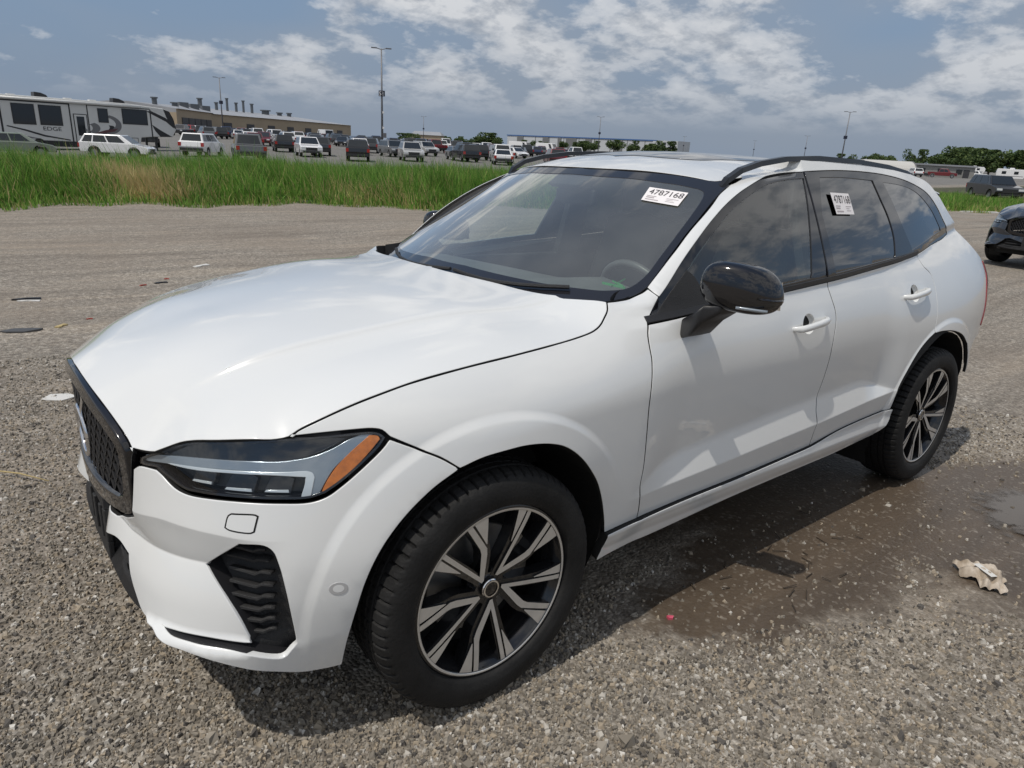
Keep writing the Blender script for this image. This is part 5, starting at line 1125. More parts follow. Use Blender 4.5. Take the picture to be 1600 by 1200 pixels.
def side_mirror(root, fl):
    s = -1 if fl else 1
    def fold_(p):
        """the far mirror is folded back against its window"""
        if not fl: return tuple(p)
        a = math.radians(-84); px_, py_ = p[0] + .80, p[1] - .965
        return (-.93 + px_ * math.cos(a) + py_ * math.sin(a), -(.895 - px_ * math.sin(a) + py_ * math.cos(a)), p[2])
    n, m_ = 36, 22; C = (-.790, 1.052, 1.193)
    def head(a0, a1, scale, shift=0.):
        V = []; F = []
        for i in range(m_ + 1):
            ph = math.radians(-90 + 180 * (a0 + (a1 - a0) * i / m_))
            for k in range(n):
                th = 2 * PI * k / n
                e = .62
                cz = math.copysign(abs(math.sin(ph)) ** .86, math.sin(ph)); cr = abs(math.cos(ph)) ** .52
                ux = math.copysign(abs(math.cos(th)) ** .85, math.cos(th)) * cr; uy = math.copysign(abs(math.sin(th)) ** .62, math.sin(th)) * cr
                y = uy * .104; x = ux * (.068 if ux > 0 else .048) - .42 * y - .20 * max(y, 0) ** 1.2
                z = cz * (.080 if cz > 0 else .066)
                z -= .10 * y + (1.9 * max(y, 0) ** 2 if z > 0 else 0)
                V.append(fold_((C[0] + x * scale + shift, C[1] + y * scale, C[2] + z * scale)))
        for i in range(m_):
            for k in range(n): F.append((i * n + k, i * n + (k + 1) % n, (i + 1) * n + (k + 1) % n, (i + 1) * n + k))
        return V, F
    V, F = head(.40, 1, 1.0)
    mr = add('door_mirror', None, root) if False else None
    g = MB(); g.v, g.f, g.m = weld(V, F, [0] * len(F)); hd = g.build('door_mirror', gloss, root, smooth=True)
    V, F = head(0, .415, .985); g = MB(); g.v, g.f, g.m = weld(V, F, [0] * len(F)); g.build('lower_shell', gloss, hd, smooth=True)
    lt = MB()
    pts = [fold_((C[0] + .012 - .44 * y + .045 * (1 - ((y - .02) / .12) ** 2) ** .5, C[1] + y, C[2] - .045 - .04 * y)) for y in np.linspace(.02, .098, 7)]
    lt.tube(pts, .005, 6); lt.build('turn_signal', drlm, hd, smooth=True)
    gl = MB(); gl.hexa([fold_((C[0] - .046 - .42 * y, C[1] + y, C[2] + z)) for y, z in ((-.085, -.05), (.085, -.055), (.08, .03), (-.085, .055))], [fold_((C[0] - .053 - .42 * y, C[1] + y, C[2] + z)) for y, z in ((-.085, -.05), (.085, -.055), (.08, .03), (-.085, .055))]); gl.build('mirror_glass', chrome, hd)
    arm = MB()
    dxa, dya = (-.13, -.05) if fl else (0., 0.)
    def sec(y, xa, xb, za, zb): return [(xa + dxa, s * (y + dya), za), (xb + dxa, s * (y + dya), za), (xb + dxa, s * (y + dya), zb), (xa + dxa, s * (y + dya), zb)]
    st = [sec(.868, -.755, -.875, 1.005, 1.072), sec(.925, -.728, -.855, 1.028, 1.100), sec(.975, -.715, -.840, 1.080, 1.138), sec(1.03, -.725, -.835, 1.120, 1.152)]
    for a, b in zip(st[:-1], st[1:]): arm.hexa(a, b)
    arm.v, arm.f, arm.m = weld(arm.v, arm.f, arm.m); arm.build('mirror_arm', trim, hd, bevel=.012, seg=3, smooth=True)
def cabin(root):
    d = MB(); n = 17; xs = [-.52, -.60, -.75, -.90, -.98, -1.02, -1.03]; zs = [1.06, 1.075, 1.085, 1.08, 1.055, .98, .70]
    V = []; F = []
    for i in range(n):
        y = -.74 + 1.48 * i / (n - 1); hump = .045 * math.exp(-((y - .38) / .17) ** 2)
        for x, z in zip(xs, zs): V.append((x - .10 * (1 - (y / .74) ** 2) * 0 - .02 * math.cos(y * 4), y, z + hump * (1 if x < -.7 and z > 1 else .3)))
    for i in range(n - 1):
        for k in range(len(xs) - 1): F.append((i * 7 + k, i * 7 + k + 1, (i + 1) * 7 + k + 1, (i + 1) * 7 + k))
    add('dashboard', mesh('dashboard', V, F, dash, smooth=True), root)
    sw = MB(); c = Vector((-1.10, .38, 1.005)); ax = Vector((-.90, 0, .42)).normalized(); a1 = Vector((0, 1, 0)); a2 = ax.cross(a1)
    ring = [c + (a1 * math.cos(t) + a2 * math.sin(t)) * .185 for t in np.linspace(0, 2 * PI, 37)]
    sw.tube(ring, .016, 8, caps=False); sw.tube([c - a1 * .18, c + a1 * .18], .02, 8); sw.tube([c, c - a2 * .18 if a2.z > 0 else c + a2 * .18], .02, 8); sw.tube([c + ax * .02, c - ax * .18], [.07, .04], 12)
    sw.build('steering_wheel', MATS['wheel_rim_grey'], root, smooth=True)
    for y in (.385, -.385):
        st = MB()
        st.hexa([(-1.30, y - .25, .62), (-1.30, y + .25, .62), (-1.80, y + .25, .58), (-1.80, y - .25, .58)], [(-1.30, y - .24, .76), (-1.30, y + .24, .76), (-1.80, y + .24, .72), (-1.80, y - .24, .72)])
        st.hexa([(-1.70, y - .25, .70), (-1.70, y + .25, .70), (-1.86, y + .24, .70), (-1.86, y - .24, .70)], [(-1.88, y - .20, 1.30), (-1.88, y + .20, 1.30), (-1.97, y + .19, 1.30), (-1.97, y - .19, 1.30)])
        so = st.build('front_seat', seatm, root, bevel=.05, seg=4, smooth=True)
        hr = MB(); hr.hexa([(-1.88, y - .125, 1.31), (-1.88, y + .125, 1.31), (-1.98, y + .12, 1.31), (-1.98, y - .12, 1.31)], [(-1.90, y - .115, 1.50), (-1.90, y + .115, 1.50), (-1.98, y + .11, 1.50), (-1.98, y - .11, 1.50)])
        hr.build('headrest', seatm, so, bevel=.035, seg=4, smooth=True)
    rs = MB(); rs.hexa([(-2.30, -.62, .60), (-2.30, .62, .60), (-2.80, .62, .60), (-2.80, -.62, .60)], [(-2.30, -.62, .76), (-2.30, .62, .76), (-2.80, .62, .74), (-2.80, -.62, .74)])
    rs.hexa([(-2.68, -.62, .72), (-2.68, .62, .72), (-2.85, .62, .72), (-2.85, -.62, .72)], [(-2.86, -.60, 1.24), (-2.86, .60, 1.24), (-2.98, .60, 1.24), (-2.98, -.60, 1.24)])
    rso = rs.build('rear_seat', seatm, root, bevel=.04, seg=3, smooth=True)
    for y in (-.40, 0, .40):
        h = MB(); h.hexa([(-2.88, y - .12, 1.25), (-2.88, y + .12, 1.25), (-2.96, y + .12, 1.25), (-2.96, y - .12, 1.25)], [(-2.90, y - .11, 1.37), (-2.90, y + .11, 1.37), (-2.97, y + .11, 1.37), (-2.97, y - .11, 1.37)]); h.build('headrest', seatm, rso, bevel=.03, seg=3, smooth=True)
    fl = MB(); fl.box(-3.4, -.5, -.80, .80, .40, .44); fl.box(-1.02, -.5, -.72, .72, .44, .95); fl.build('cabin_floor', dark, root)
    for s in (1, -1):
        dc = MB(); dc.box(-2.7, -.95, s * .78 - .02, s * .78 + .02, .44, 1.06); dc.build('door_card', seatm, root, bevel=.01)
        bp = MB(); bp.hexa([(-1.68, s * .80, 1.05), (-1.84, s * .80, 1.05), (-1.84, s * .76, 1.05), (-1.68, s * .76, 1.05)], [(-1.66, s * .635, 1.55), (-1.80, s * .635, 1.55), (-1.80, s * .60, 1.55), (-1.66, s * .60, 1.55)]); bp.build('pillar_trim', seatm, root)
        ap = MB(); ap.hexa([(-.70, s * .775, 1.12), (-.80, s * .775, 1.12), (-.80, s * .735, 1.12), (-.70, s * .735, 1.12)], [(-1.23, s * .655, 1.49), (-1.33, s * .655, 1.49), (-1.33, s * .615, 1.49), (-1.23, s * .615, 1.49)]); ap.build('pillar_trim', MATS['pillar_grey'], root)
    panel('headliner', roof, mirror_half([[(-1.18, 0), (-1.26, .56)], [(-1.26, .56), (-3.0, .56)], [(-3.0, .56), (-3.3, 0)]], 1), liner, root, h=.1, off=-.045, depth=0)
    cm = MB(); cm.hexa([(-1.02, -.10, 1.44), (-1.02, .10, 1.44), (-1.24, .13, 1.52), (-1.24, -.13, 1.52)], [(-.98, -.09, 1.455), (-.98, .09, 1.455), (-1.12, .13, 1.53), (-1.12, -.13, 1.53)])
    cm.hexa([(-1.06, -.115, 1.375), (-1.06, .115, 1.375), (-1.09, .115, 1.375), (-1.09, -.115, 1.375)], [(-1.06, -.12, 1.44), (-1.06, .12, 1.44), (-1.09, .12, 1.44), (-1.09, -.12, 1.44)])
    cm.build('rear_view_mirror', rough_b, root, bevel=.01, smooth=True)

WHEEL = {}
def wheel_meshes():
    # tyre with grooves and shoulder sipes
    prof = [(.262, -.094), (.268, -.106), (.300, -.117), (.335, -.113), (.352, -.103), (.361, -.088), (.365, -.070), (.3655, -.052), (.357, -.050), (.357, -.044), (.3655, -.042), (.3655, -.016), (.357, -.014), (.357, -.008), (.3655, -.006), (.3655, .010), (.3655, .020), (.357, .022), (.357, .028), (.3655, .030), (.3655, .048), (.357, .050), (.357, .056), (.3655, .058), (.365, .072), (.361, .088), (.354, .101), (.345, .108), (.335, .1125), (.318, .1165), (.300, .1175), (.286, .1165), (.281, .1135), (.275, .1125), (.269, .108), (.2655, .102), (.264, .094)]
    n = 420; V, F = lathe(prof, n); V = np.array(V).reshape(n, len(prof), 3)
    pr = np.array(prof)
    for i in range(n):
        sip = (i % 6) == 0
        for k in range(len(prof)):
            if sip and pr[k, 0] > .350 and abs(pr[k, 1]) > .055: V[i, k] *= np.array([1 - .0085 / pr[k, 0], 1, 1 - .0085 / pr[k, 0]])
            if (i % 6 == 3) and pr[k, 0] > .364 and abs(pr[k, 1]) < .045: V[i, k] *= np.array([.990, 1, .990])
    WHEEL['tyre'] = mesh('tyre', V.reshape(-1, 3), F, rubber, smooth=True)
    kk = len(prof) - 1; WHEEL['tyre'].polygons.foreach_set('use_smooth', np.array([not (pr[q % kk, 0] > .350 and pr[q % kk + 1, 0] > .350) for q in range(len(F))]))
    bar = [(.2665, .096), (.2610, .0990), (.2560, .1000), (.2490, .0995), (.2475, .094), (.240, .085), (.228, .06), (.222, -.02), (.232, -.09), (.250, -.10), (.262, -.095)]
    V, F = lathe(bar, 96); fm = [1 if (q % (len(bar) - 1)) == 2 else 0 for q in range(len(F))]
    WHEEL['barrel'] = mesh('wheel', V, F, [wheelblk, silver], smooth=True, fm=fm)
    disc = [(.05, .005), (.165, .005), (.168, .002), (.168, -.014), (.05, -.016)]; V, F = lathe(disc, 60); WHEEL['disc'] = mesh('brake_disc', V, F, steel, smooth=False)
    back = [(.0, .0), (.225, .0)]; V, F = lathe([(.001, -.03), (.226, -.03)], 40); WHEEL['back'] = mesh('back_plate', V, F, dark)
    def yf(r): return .096 - .030 * max(0., 1 - r / .24) ** 1.3
    def P(u, w, d=0.): return (-u, yf(math.hypot(u, w)) + d, w)
    def plate(mb, poly, d0, d1, m): 
        n_ = len(poly); a = [P(*p, d0) for p in poly]; b = [P(*p, d1) for p in poly]
        mb.face(b, m)
        for i in range(n_): j = (i + 1) % n_; mb.face([a[i], a[j], b[j], b[i]], 0)
    def refine(poly, L=.02):
        out = []
        for i in range(len(poly)):
            a, b = np.array(poly[i]), np.array(poly[(i + 1) % len(poly)]); m = max(1, int(np.linalg.norm(b - a) / L))
            for k in range(m): out.append(tuple(a + (b - a) * k / m))
        return out
    def strip(mb, A, B, d0, d1, m):
        """ribbon between two polylines with the same number of points, given thickness"""
        for i in range(len(A) - 1):
            q = [A[i], A[i + 1], B[i + 1], B[i]]
            mb.face([P(*p, d1) for p in q], m)
            mb.face([P(*A[i], d0), P(*A[i + 1], d0), P(*A[i + 1], d1), P(*A[i], d1)], 0); mb.face([P(*B[i + 1], d0), P(*B[i], d0), P(*B[i], d1), P(*B[i + 1], d1)], 0)
        mb.face([P(*A[0], d0), P(*B[0], d0), P(*B[0], d1), P(*A[0], d1)], 0); mb.face([P(*A[-1], d0), P(*B[-1], d0), P(*B[-1], d1), P(*A[-1], d1)], 0)
    def line(pts, n_=9):
        pts = [np.array(p) for p in pts]; L = [0]
        for a, b in zip(pts[:-1], pts[1:]): L.append(L[-1] + np.linalg.norm(b - a))
        return [tuple(np.array([np.interp(t, L, [p[0] for p in pts]), np.interp(t, L, [p[1] for p in pts])])) for t in np.linspace(0, L[-1], n_)]
    mb = MB()
    # dark structure: two arms per spoke with the blades beside them
    strip(mb, line([(.030, .012), (.10, .004), (.17, .000), (.248, .008)]), line([(.055, -.020), (.12, -.032), (.18, -.039), (.244, -.046)]), -.045, -.004, 0)
    strip(mb, line([(.050, -.018), (.112, -.082), (.16, -.098), (.218, -.120)]), line([(.028, -.022), (.085, -.100), (.125, -.125), (.178, -.180)]), -.045, -.004, 0)
    plate(mb, [(.0, .05), (.03, .040), (.048, .012), (.055, -.020), (.048, -.03), (.02, -.045), (0, 0)], -.045, -.005, 0)
    # bright machined faces
    strip(mb, line([(.041, -.003), (.250, -.0290)]), line([(.065, -.0180), (.247, -.0430)]), -.004, .001, 1)
    strip(mb, line([(.065, -.0180), (.121, -.0850), (.221, -.1230)], 11), line([(.039, -.012), (.103, -.0980), (.2145, -.1385)], 11), -.004, .001, 1)
    strip(mb, [(.041, -.003), (.065, -.0180)], [(.039, -.012), (.0645, -.0185)], -.004, .001, 1)
    strip(mb, line([(.150, -.0085), (.2525, .008)]), line([(.151, -.0105), (.2518, -.0235)]), -.004, .001, 1)
    strip(mb, line([(.120, -.1095), (.2105, -.1450)]), line([(.119, -.1115), (.177, -.181)]), -.004, .001, 1)
    WHEEL['spoke'] = mesh('spoke', mb.v, mb.f, [wheelblk, silver], fm=mb.m)
    import bmesh
    bm = bmesh.new(); bm.from_mesh(WHEEL['spoke']); bmesh.ops.remove_doubles(bm, verts=bm.verts, dist=1e-5); bmesh.ops.recalc_face_normals(bm, faces=bm.faces); bm.to_mesh(WHEEL['spoke']); bm.free()
    V, F = lathe([(.001, .012), (.026, .011), (.029, .008), (.029, -.02)], 32); fm = [1 if (q % 3) == 1 else 0 for q in range(len(F))]
    cap = MB(); cap.v, cap.f, cap.m = list(V), list(F), fm
    WHEEL['cap'] = mesh('hub_cap', V, F, [gloss, chrome], smooth=False, fm=fm)
    V, F = lathe([(.022, .0135), (.0265, .0135), (.0265, .010), (.022, .010)], 32); WHEEL['capring'] = mesh('cap_ring', V, F, chrome)
    V, F = lathe([(.001, .01), (.008, .010), (.009, -.01)], 10); WHEEL['bolt'] = mesh('wheel_bolt', V, F, wheelblk)
    cal = MB()
    for i in range(8):
        a0, a1 = math.radians(150 + 7 * i), math.radians(157 + 7 * i)
        cal.hexa([(.10 * math.cos(a0), -.035, .10 * math.sin(a0)), (.10 * math.cos(a1), -.035, .10 * math.sin(a1)), (.185 * math.cos(a1), -.035, .185 * math.sin(a1)), (.185 * math.cos(a0), -.035, .185 * math.sin(a0))], [(.10 * math.cos(a0), .03, .10 * math.sin(a0)), (.10 * math.cos(a1), .03, .10 * math.sin(a1)), (.185 * math.cos(a1), .03, .185 * math.sin(a1)), (.185 * math.cos(a0), .03, .185 * math.sin(a0))])
    WHEEL['cal'] = mesh('caliper', cal.v, cal.f, steel)
def wheel(root, loc, s):
    if not WHEEL: wheel_meshes()
    w = add('wheel', WHEEL['barrel'], root, loc)
    if s < 0: w.rotation_euler = (0, 0, PI)
    add('tyre', WHEEL['tyre'], w)
    for k in range(5):
        o = add('spoke', WHEEL['spoke'], w); o.rotation_euler = (0, math.radians(72 * k), 0)
    add('hub_cap', WHEEL['cap'], w, (0, .066, 0)); add('cap_ring', WHEEL['capring'], w, (0, .066, 0)); add('brake_disc', WHEEL['disc'], w, (0, -.005, 0)); add('back_plate', WHEEL['back'], w); add('caliper', WHEEL['cal'], w, (0, -.02, 0))
    for k in range(5):
        a = math.radians(72 * k + 30); add('wheel_bolt', WHEEL['bolt'], w, (.054 * math.cos(a), .058, .054 * math.sin(a)))
material('sensor_grey', (.45, .45, .45), .3, coat=.5)
material('rail_black', (.012, .012, .013), .35, coat=.2)
material('sunroof_glass', (.02, .022, .026), .04, coat=.5)
material('badge_plate', (.10, .085, .07), .12, metal=.9)
material('cup_grey', (.73, .74, .735), .25, coat=1.)
material('wheel_rim_grey', (.10, .10, .105), .4, var=.2)
material('pillar_grey', (.12, .125, .13), .8)
car = build_car('white_car', 'white SUV with black mirrors and roof rails standing on the gravel')
car.rotation_euler = TILT.to_euler()

# ------------------------------------------------------------------ vehicles in the lot
vglass = material('car_window', (.018, .022, .026), .06, coat=.4)
vtyre = material('far_tyre', (.018, .018, .018), .8)
vrim = material('far_rim', (.30, .30, .31), .35, metal=.7)
vtrim = material('far_trim', (.025, .025, .027), .5)
vlamp = material('far_headlamp', (.70, .72, .74), .15, coat=.6)
vred = material('far_tail_lamp', (.35, .02, .015), .2, coat=.6)
PAINT = {k: material('paint_' + k, c_, .28, coat=.9) for k, c_ in dict(white=(.78, .78, .78), black=(.008, .008, .009), charcoal=(.035, .037, .042), grey=(.13, .135, .14), silver=(.42, .42, .41), maroon=(.14, .015, .02), red=(.38, .02, .02), navy=(.02, .035, .09), sage=(.24, .27, .22)).items()}
PROTO = {}
def vehicle_meshes(kind):
    """body, cabin, panes, lamps and wheels of one kind of far vehicle; x forward, origin on the ground below its middle"""
    S = dict(sedan=(4.6, 1.82, 1.45, .30, .78, .92, (1.35, .55, -1.15, -1.85)), hatch=(4.4, 1.80, 1.50, .28, .80, .95, (1.25, .45, -1.80, -2.15)), suv=(4.7, 1.92, 1.72, .34, .95, 1.08, (1.30, .60, -1.95, -2.25)), pickup=(5.6, 2.0, 1.90, .42, 1.05, 1.15, (1.55, .85, -.55, -.85)),
             van=(5.8, 2.05, 2.60, .34, 1.05, 1.25, (2.35, 1.55, -2.85, -2.88)), box_truck=(5.8, 2.1, 2.40, .50, 1.0, 1.25, (2.35, 1.85, .95, .85)))[kind]
    Ln, W, H, clr, hood_z, belt_z, (a, b, c_, d) = S
    h2 = Ln / 2; wz = .34 if kind not in ('pickup', 'box_truck', 'van') else .39; xf, xr = h2 - .92, -h2 + .98; R = wz + .07
    def arch(cx): return [(cx + R * math.cos(t), max(clr, wz + R * math.sin(t))) for t in np.linspace(PI, 0, 9)]
    bot = [(-h2 + .12, clr + .08)] + [(p[0], p[1]) for p in arch(xr)] + [(p[0], p[1]) for p in arch(xf)] + [(h2 - .1, clr + .05)]
    if kind in ('sedan', 'hatch', 'suv'): top = [(h2, clr + .28), (h2 - .03, hood_z - .12), (h2 - .22, hood_z), (a, belt_z), (d, belt_z + .03), (-h2 + (.02 if kind == 'sedan' else .05), belt_z + (.02 if kind == 'sedan' else .0)), (-h2, clr + .40)]
    elif kind == 'pickup': top = [(h2, clr + .2), (h2 - .02, hood_z - .05), (h2 - .18, hood_z + .05), (a, belt_z), (d, belt_z), (-h2 + .02, belt_z + .02), (-h2, clr + .3)]
    else: top = [(h2, clr + .2), (h2 - .02, hood_z - .15), (h2 - .25, hood_z), (a, belt_z), (d, belt_z), (-h2 + .03, belt_z), (-h2, clr + .3)]
    out = {}
    mb = MB(); mb.prism(bot + top, -W / 2, W / 2); out['body'] = mb
    cb = MB(); wb, wt = W / 2 * .96, W / 2 * (.76 if kind not in ('van', 'box_truck') else .88)
    za, zr = belt_z - .03, H
    cb.hexa([(a, -wb, za), (a, wb, za), (d, wb, za), (d, -wb, za)], [(b, -wt, zr), (b, wt, zr), (c_, wt, zr), (c_, -wt, zr)]); out['cabin'] = cb
    def q(t, s_): return None
    def lerp(p, r_, t): return tuple(p[i] + (r_[i] - p[i]) * t for i in range(3))
    def pane(p00, p10, p11, p01, u0, u1, v0, v1, nrm):
        pts = []
        for u, v in ((u0, v0), (u1, v0), (u1, v1), (u0, v1)): pts.append(lerp(lerp(p00, p10, u), lerp(p01, p11, u), v))
        m_ = MB(); m_.hexa([tuple(p[i] - .01 * nrm[i] for i in range(3)) for p in pts], [tuple(p[i] + .012 * nrm[i] for i in range(3)) for p in pts]); return m_
    A0, A1, B0, B1 = (a, -wb, za), (a, wb, za), (b, -wt, zr), (b, wt, zr); C0, C1, D0, D1 = (d, -wb, za), (d, wb, za), (c_, -wt, zr), (c_, wt, zr)
    out['windscreen'] = pane(A0, A1, B1, B0, .06, .94, .10, .90, (.7, 0, .7))
    if kind != 'box_truck': out['rear_glass'] = pane(C0, C1, D1, D0, .08, .92, .16, .88, (-1, 0, .15))
    for s_, (p, r_, t, w_) in ((-1, (A0, C0, D0, B0)), (1, (A1, C1, D1, B1))):
        nr = (0, s_, .3)
        cuts = {'pickup': ((.17, .52), (.56, .93)), 'van': ((.10, .22),), 'box_truck': ((.3, .9),)}.get(kind, ((.12, .44), (.47, .74), (.77, .95)))
        for u0, u1 in cuts: out.setdefault('side_window', []).append(pane(p, r_, t, w_, u0, u1, .14, .86, nr))
    if kind == 'pickup':
        bed = MB(); z0 = belt_z + .02; bed.box(-h2 + .06, d - .05, -W / 2 + .08, W / 2 - .08, z0 - .02, z0 + .006); out['bed'] = bed
    if kind == 'box_truck':
        bd = MB(); bd.box(-h2, .75, -.95, .95, 1.0, 1.30); out['bed'] = bd
    for s_ in (-1, 1):
        m_ = MB(); z = hood_z - .16; m_.box(h2 - .16, h2 - .005, s_ * (W / 2 - .42) if s_ > 0 else -W / 2 + .06, s_ * (W / 2 - .06) if s_ > 0 else -W / 2 + .42, z - .07, z + .07); out.setdefault('headlight', []).append(m_)
        m_ = MB(); z = belt_z - .17 if kind != 'van' else 1.3; m_.box(-h2 - .004, -h2 + .10, min(s_ * (W / 2 - .22), s_ * (W / 2 + .004)), max(s_ * (W / 2 - .22), s_ * (W / 2 + .004)), z - .15, z + .12); out.setdefault('tail_light', []).append(m_)
    g_ = MB(); g_.box(h2 - .05, h2 + .006, -W / 2 + .46, W / 2 - .46, clr + .22, hood_z - .12); g_.box(h2 - .05, h2 + .004, -W / 2 + .2, W / 2 - .2, clr + .04, clr + .18); out['grille'] = g_
    bp = MB(); bp.box(-h2 - .012, -h2 + .1, -W / 2 + .1, W / 2 - .1, clr + .10, clr + .30); out['rear_bumper'] = bp
    V, Fq = lathe([(.001, .10), (wz * .58, .10), (wz * .62, .12), (wz * .95, .12), (wz, .08), (wz, -.1), (wz * .9, -.12), (.001, -.12)], 20); fm = [1 if (i % 7) in (0, 1) else 0 for i in range(len(Fq))]
    out['_wheel'] = (V, Fq, fm, [(xf, s_ * (W / 2 - .125), wz, s_) for s_ in (1, -1)] + [(xr, s_ * (W / 2 - .125), wz, s_) for s_ in (1, -1)])
    return out
def vehicle(kind, colour, x, y, z, head, label, group):
    """one thing with its parts; later ones copy the meshes of the first of their kind"""
    root = empty({'sedan': 'parked_sedan', 'hatch': 'parked_hatchback', 'suv': 'parked_suv', 'pickup': 'pickup_truck', 'van': 'parked_van', 'box_truck': 'flatbed_truck'}[kind], (x, y, z), math.radians(head))
    if kind not in PROTO:
        P_ = []; o_ = vehicle_meshes(kind)
        for k, v in o_.items():
            if k == '_wheel':
                me = mesh('wheel', v[0], v[1], [vtyre, vrim], fm=v[2])
                for (wx, wy, wz_, s_) in v[3]: P_.append(('wheel', me, (wx, wy, wz_), s_ < 0, False))
                continue
            for m_ in (v if isinstance(v, list) else [v]):
                mt = {'body': PAINT['white'], 'cabin': PAINT['white'], 'headlight': vlamp, 'tail_light': vred, 'grille': vtrim, 'rear_bumper': vtrim, 'bed': vtrim}.get(k, vglass)
                ob = m_.build(k, mt, None, bevel={'body': .07, 'cabin': .06}.get(k, .0), seg=2, smooth=False); me = ob.data; bpy.data.objects.remove(ob)
                P_.append((k, me, (0, 0, 0), False, k in ('body', 'cabin')))
        PROTO[kind] = P_
    for nm, me, loc, fl, col_ in PROTO[kind]:
        o = add(nm, me, root, loc)
        if fl: o.rotation_euler = (0, 0, PI)
        if col_: o.material_slots[0].link = 'OBJECT'; o.material_slots[0].material = PAINT[colour]
    tag(root, label, {'suv': 'SUV', 'hatch': 'hatchback', 'pickup': 'pickup truck', 'box_truck': 'truck'}.get(kind, kind), group)
    return root
KN = dict(sedan='sedan', hatch='hatchback', suv='SUV', pickup='pickup truck', van='cargo van', box_truck='flatbed truck')
CN = dict(sage='faded sage green', charcoal='charcoal')
for (k, c_, x, y, zb, hd, Z) in VEH:
    if k in ('trailer_box', 'camper'): continue
    rel = (hd - math.degrees(math.atan2(2.22 - y, 1.04 - x))) % 360
    face = 'nose towards the grass' if rel < 50 or rel > 310 else ('tail towards the grass' if 130 < rel < 230 else 'side-on to the grass')
    where = 'right behind the reeds' if Z < 60 else ('in the storage lot beyond the reeds' if Z < 115 else 'deep in the storage lot near the buildings')
    if (k, c_) == ('suv', 'black') and x < -55 and y > -25: label = 'black SUV with bright front bumper edge stopped in the weeds by the gravel'
    elif x < -140: label = '%s %s parked before the row of dark trees' % (CN.get(c_, c_), KN[k])
    else: label = '%s %s parked %s, %s' % (CN.get(c_, c_), KN[k], where, face)
    vehicle(k, c_, x, y, float(gz(x, y)), hd, label, 'vehicles parked in the storage lot')

# ------------------------------------------------------------------ fifth-wheel trailer
rvw = material('trailer_white', (.62, .62, .60), .35, var=.04, vscale=.6); rvb = material('trailer_black', (.02, .02, .022), .35); rvg = material('trailer_grey', (.16, .16, .165), .4); rvr = material('trailer_maroon', (.10, .035, .04), .4)
rv = empty('travel_trailer', (-3.70, -65.33, 0.)); rv.rotation_euler = (0, 0, math.atan2(-.18, -.984))
# local x runs along the visible side to the nose, the visible side is y = 0, the body lies at negative y... 
YS = 1 if (Matrix.Rotation(math.atan2(-.18, -.984), 3, 'Z') @ Vector((0, 1, 0))).y < 0 else -1      # which local side lies away from the lot edge
def ry(v): return v * YS
hull = MB(); hull.prism([(-2.2, .62), (9.6, .62), (9.7, 1.15), (10.7, 1.25), (12.35, 1.30), (12.72, 1.9), (12.55, 2.8), (12.25, 3.42), (11.7, 3.62), (9., 3.80), (-2.2, 3.86)], ry(0), ry(2.5)); hull.build('hull', rvw, rv, bevel=.06)
def decal(name, pts, mat, t=.012, y0=0.):
    m_ = MB(); m_.prism(pts, ry(y0 - t), ry(y0 + .02)); return m_.build(name, mat, rv)
def rect(x0, x1, z0, z1): return [(x0, z0), (x1, z0), (x1, z1), (x0, z1)]
decal('skirt', [(-2.2, .25), (6.9, .20), (9.6, .25), (9.6, .58), (6.9, .56), (4.2, .63), (-2.2, .70)], rvb, .02)
for x0, x1, z0, z1 in ((.46, 1.98, 1.78, 3.27), (2.26, 3.82, 1.79, 3.26), (8.32, 10.35, 2.18, 3.39)):
    w_ = decal('window', rect(x0, x1, z0, z1), rvb, .03); p_ = MB(); p_.prism(rect(x0 + .06, x1 - .06, z0 + .06, z1 - .06), ry(-.036), ry(-.02)); p_.build('pane', vglass, w_)
w_ = decal('window', rect(6.46, 7.23, 2.2, 3.29), rvb, .03); p_ = MB(); p_.prism(rect(6.52, 7.17, 2.26, 3.23), ry(-.036), ry(-.02)); p_.build('pane', vglass, w_)
dr_ = decal('door', rect(4.62, 5.62, .60, 2.76), rvb, .025); p_ = MB(); p_.prism(rect(4.68, 5.56, .66, 2.70), ry(-.034), ry(-.01)); p_.build('door_leaf', rvw, dr_); p_ = MB(); p_.prism(rect(4.84, 5.40, 1.12, 2.57), ry(-.042), ry(-.02)); p_.build('pane', vglass, dr_); p_ = MB(); p_.box(5.44, 5.50, *sorted((ry(-.07), ry(-.03))), 1.45, 1.65); p_.build('door_handle', rvg, dr_)
for x0, x1, z0, z1 in ((4.36, 4.46, .6, 3.5), (5.66, 5.74, .6, 3.5), (10.58, 10.68, 1.25, 3.46), (-.35, -.22, .7, 3.3), (-2.1, 4.46, 3.40, 3.50), (5.7, 10.6, 3.45, 3.52)): decal('trim_strip', rect(x0, x1, z0, z1), rvb, .012)
aw = MB(); aw.tube([(-2.0, ry(-.12), 3.62), (9.8, ry(-.12), 3.60)], .11, 10); aw.build('awning_roll', rvw, rv, smooth=True)
def arc(cx, cz, rx, rz, a0, a1, n=14): return [(cx + rx * math.cos(math.radians(a)), cz + rz * math.sin(math.radians(a))) for a in np.linspace(a0, a1, n)]
decal('swoosh', arc(7.0, 2.05, 1.20, .78, 75, -90) + arc(6.9, 2.12, .85, .52, -90, 75), rvg, .010)
decal('swoosh', arc(6.0, 1.75, 1.65, .68, 20, -95) + arc(6.1, 1.86, 1.15, .45, -95, 20), rvb, .008)
decal('swoosh', arc(5.9, 1.75, .62, .42, 70, -80) + arc(5.6, 1.75, .35, .28, -80, 70), rvg, .009)
decal('swoosh', [(6.9, 1.62), (7.9, 1.80), (7.6, 1.55), (6.7, 1.35), (5.8, 1.25)], rvr, .011)
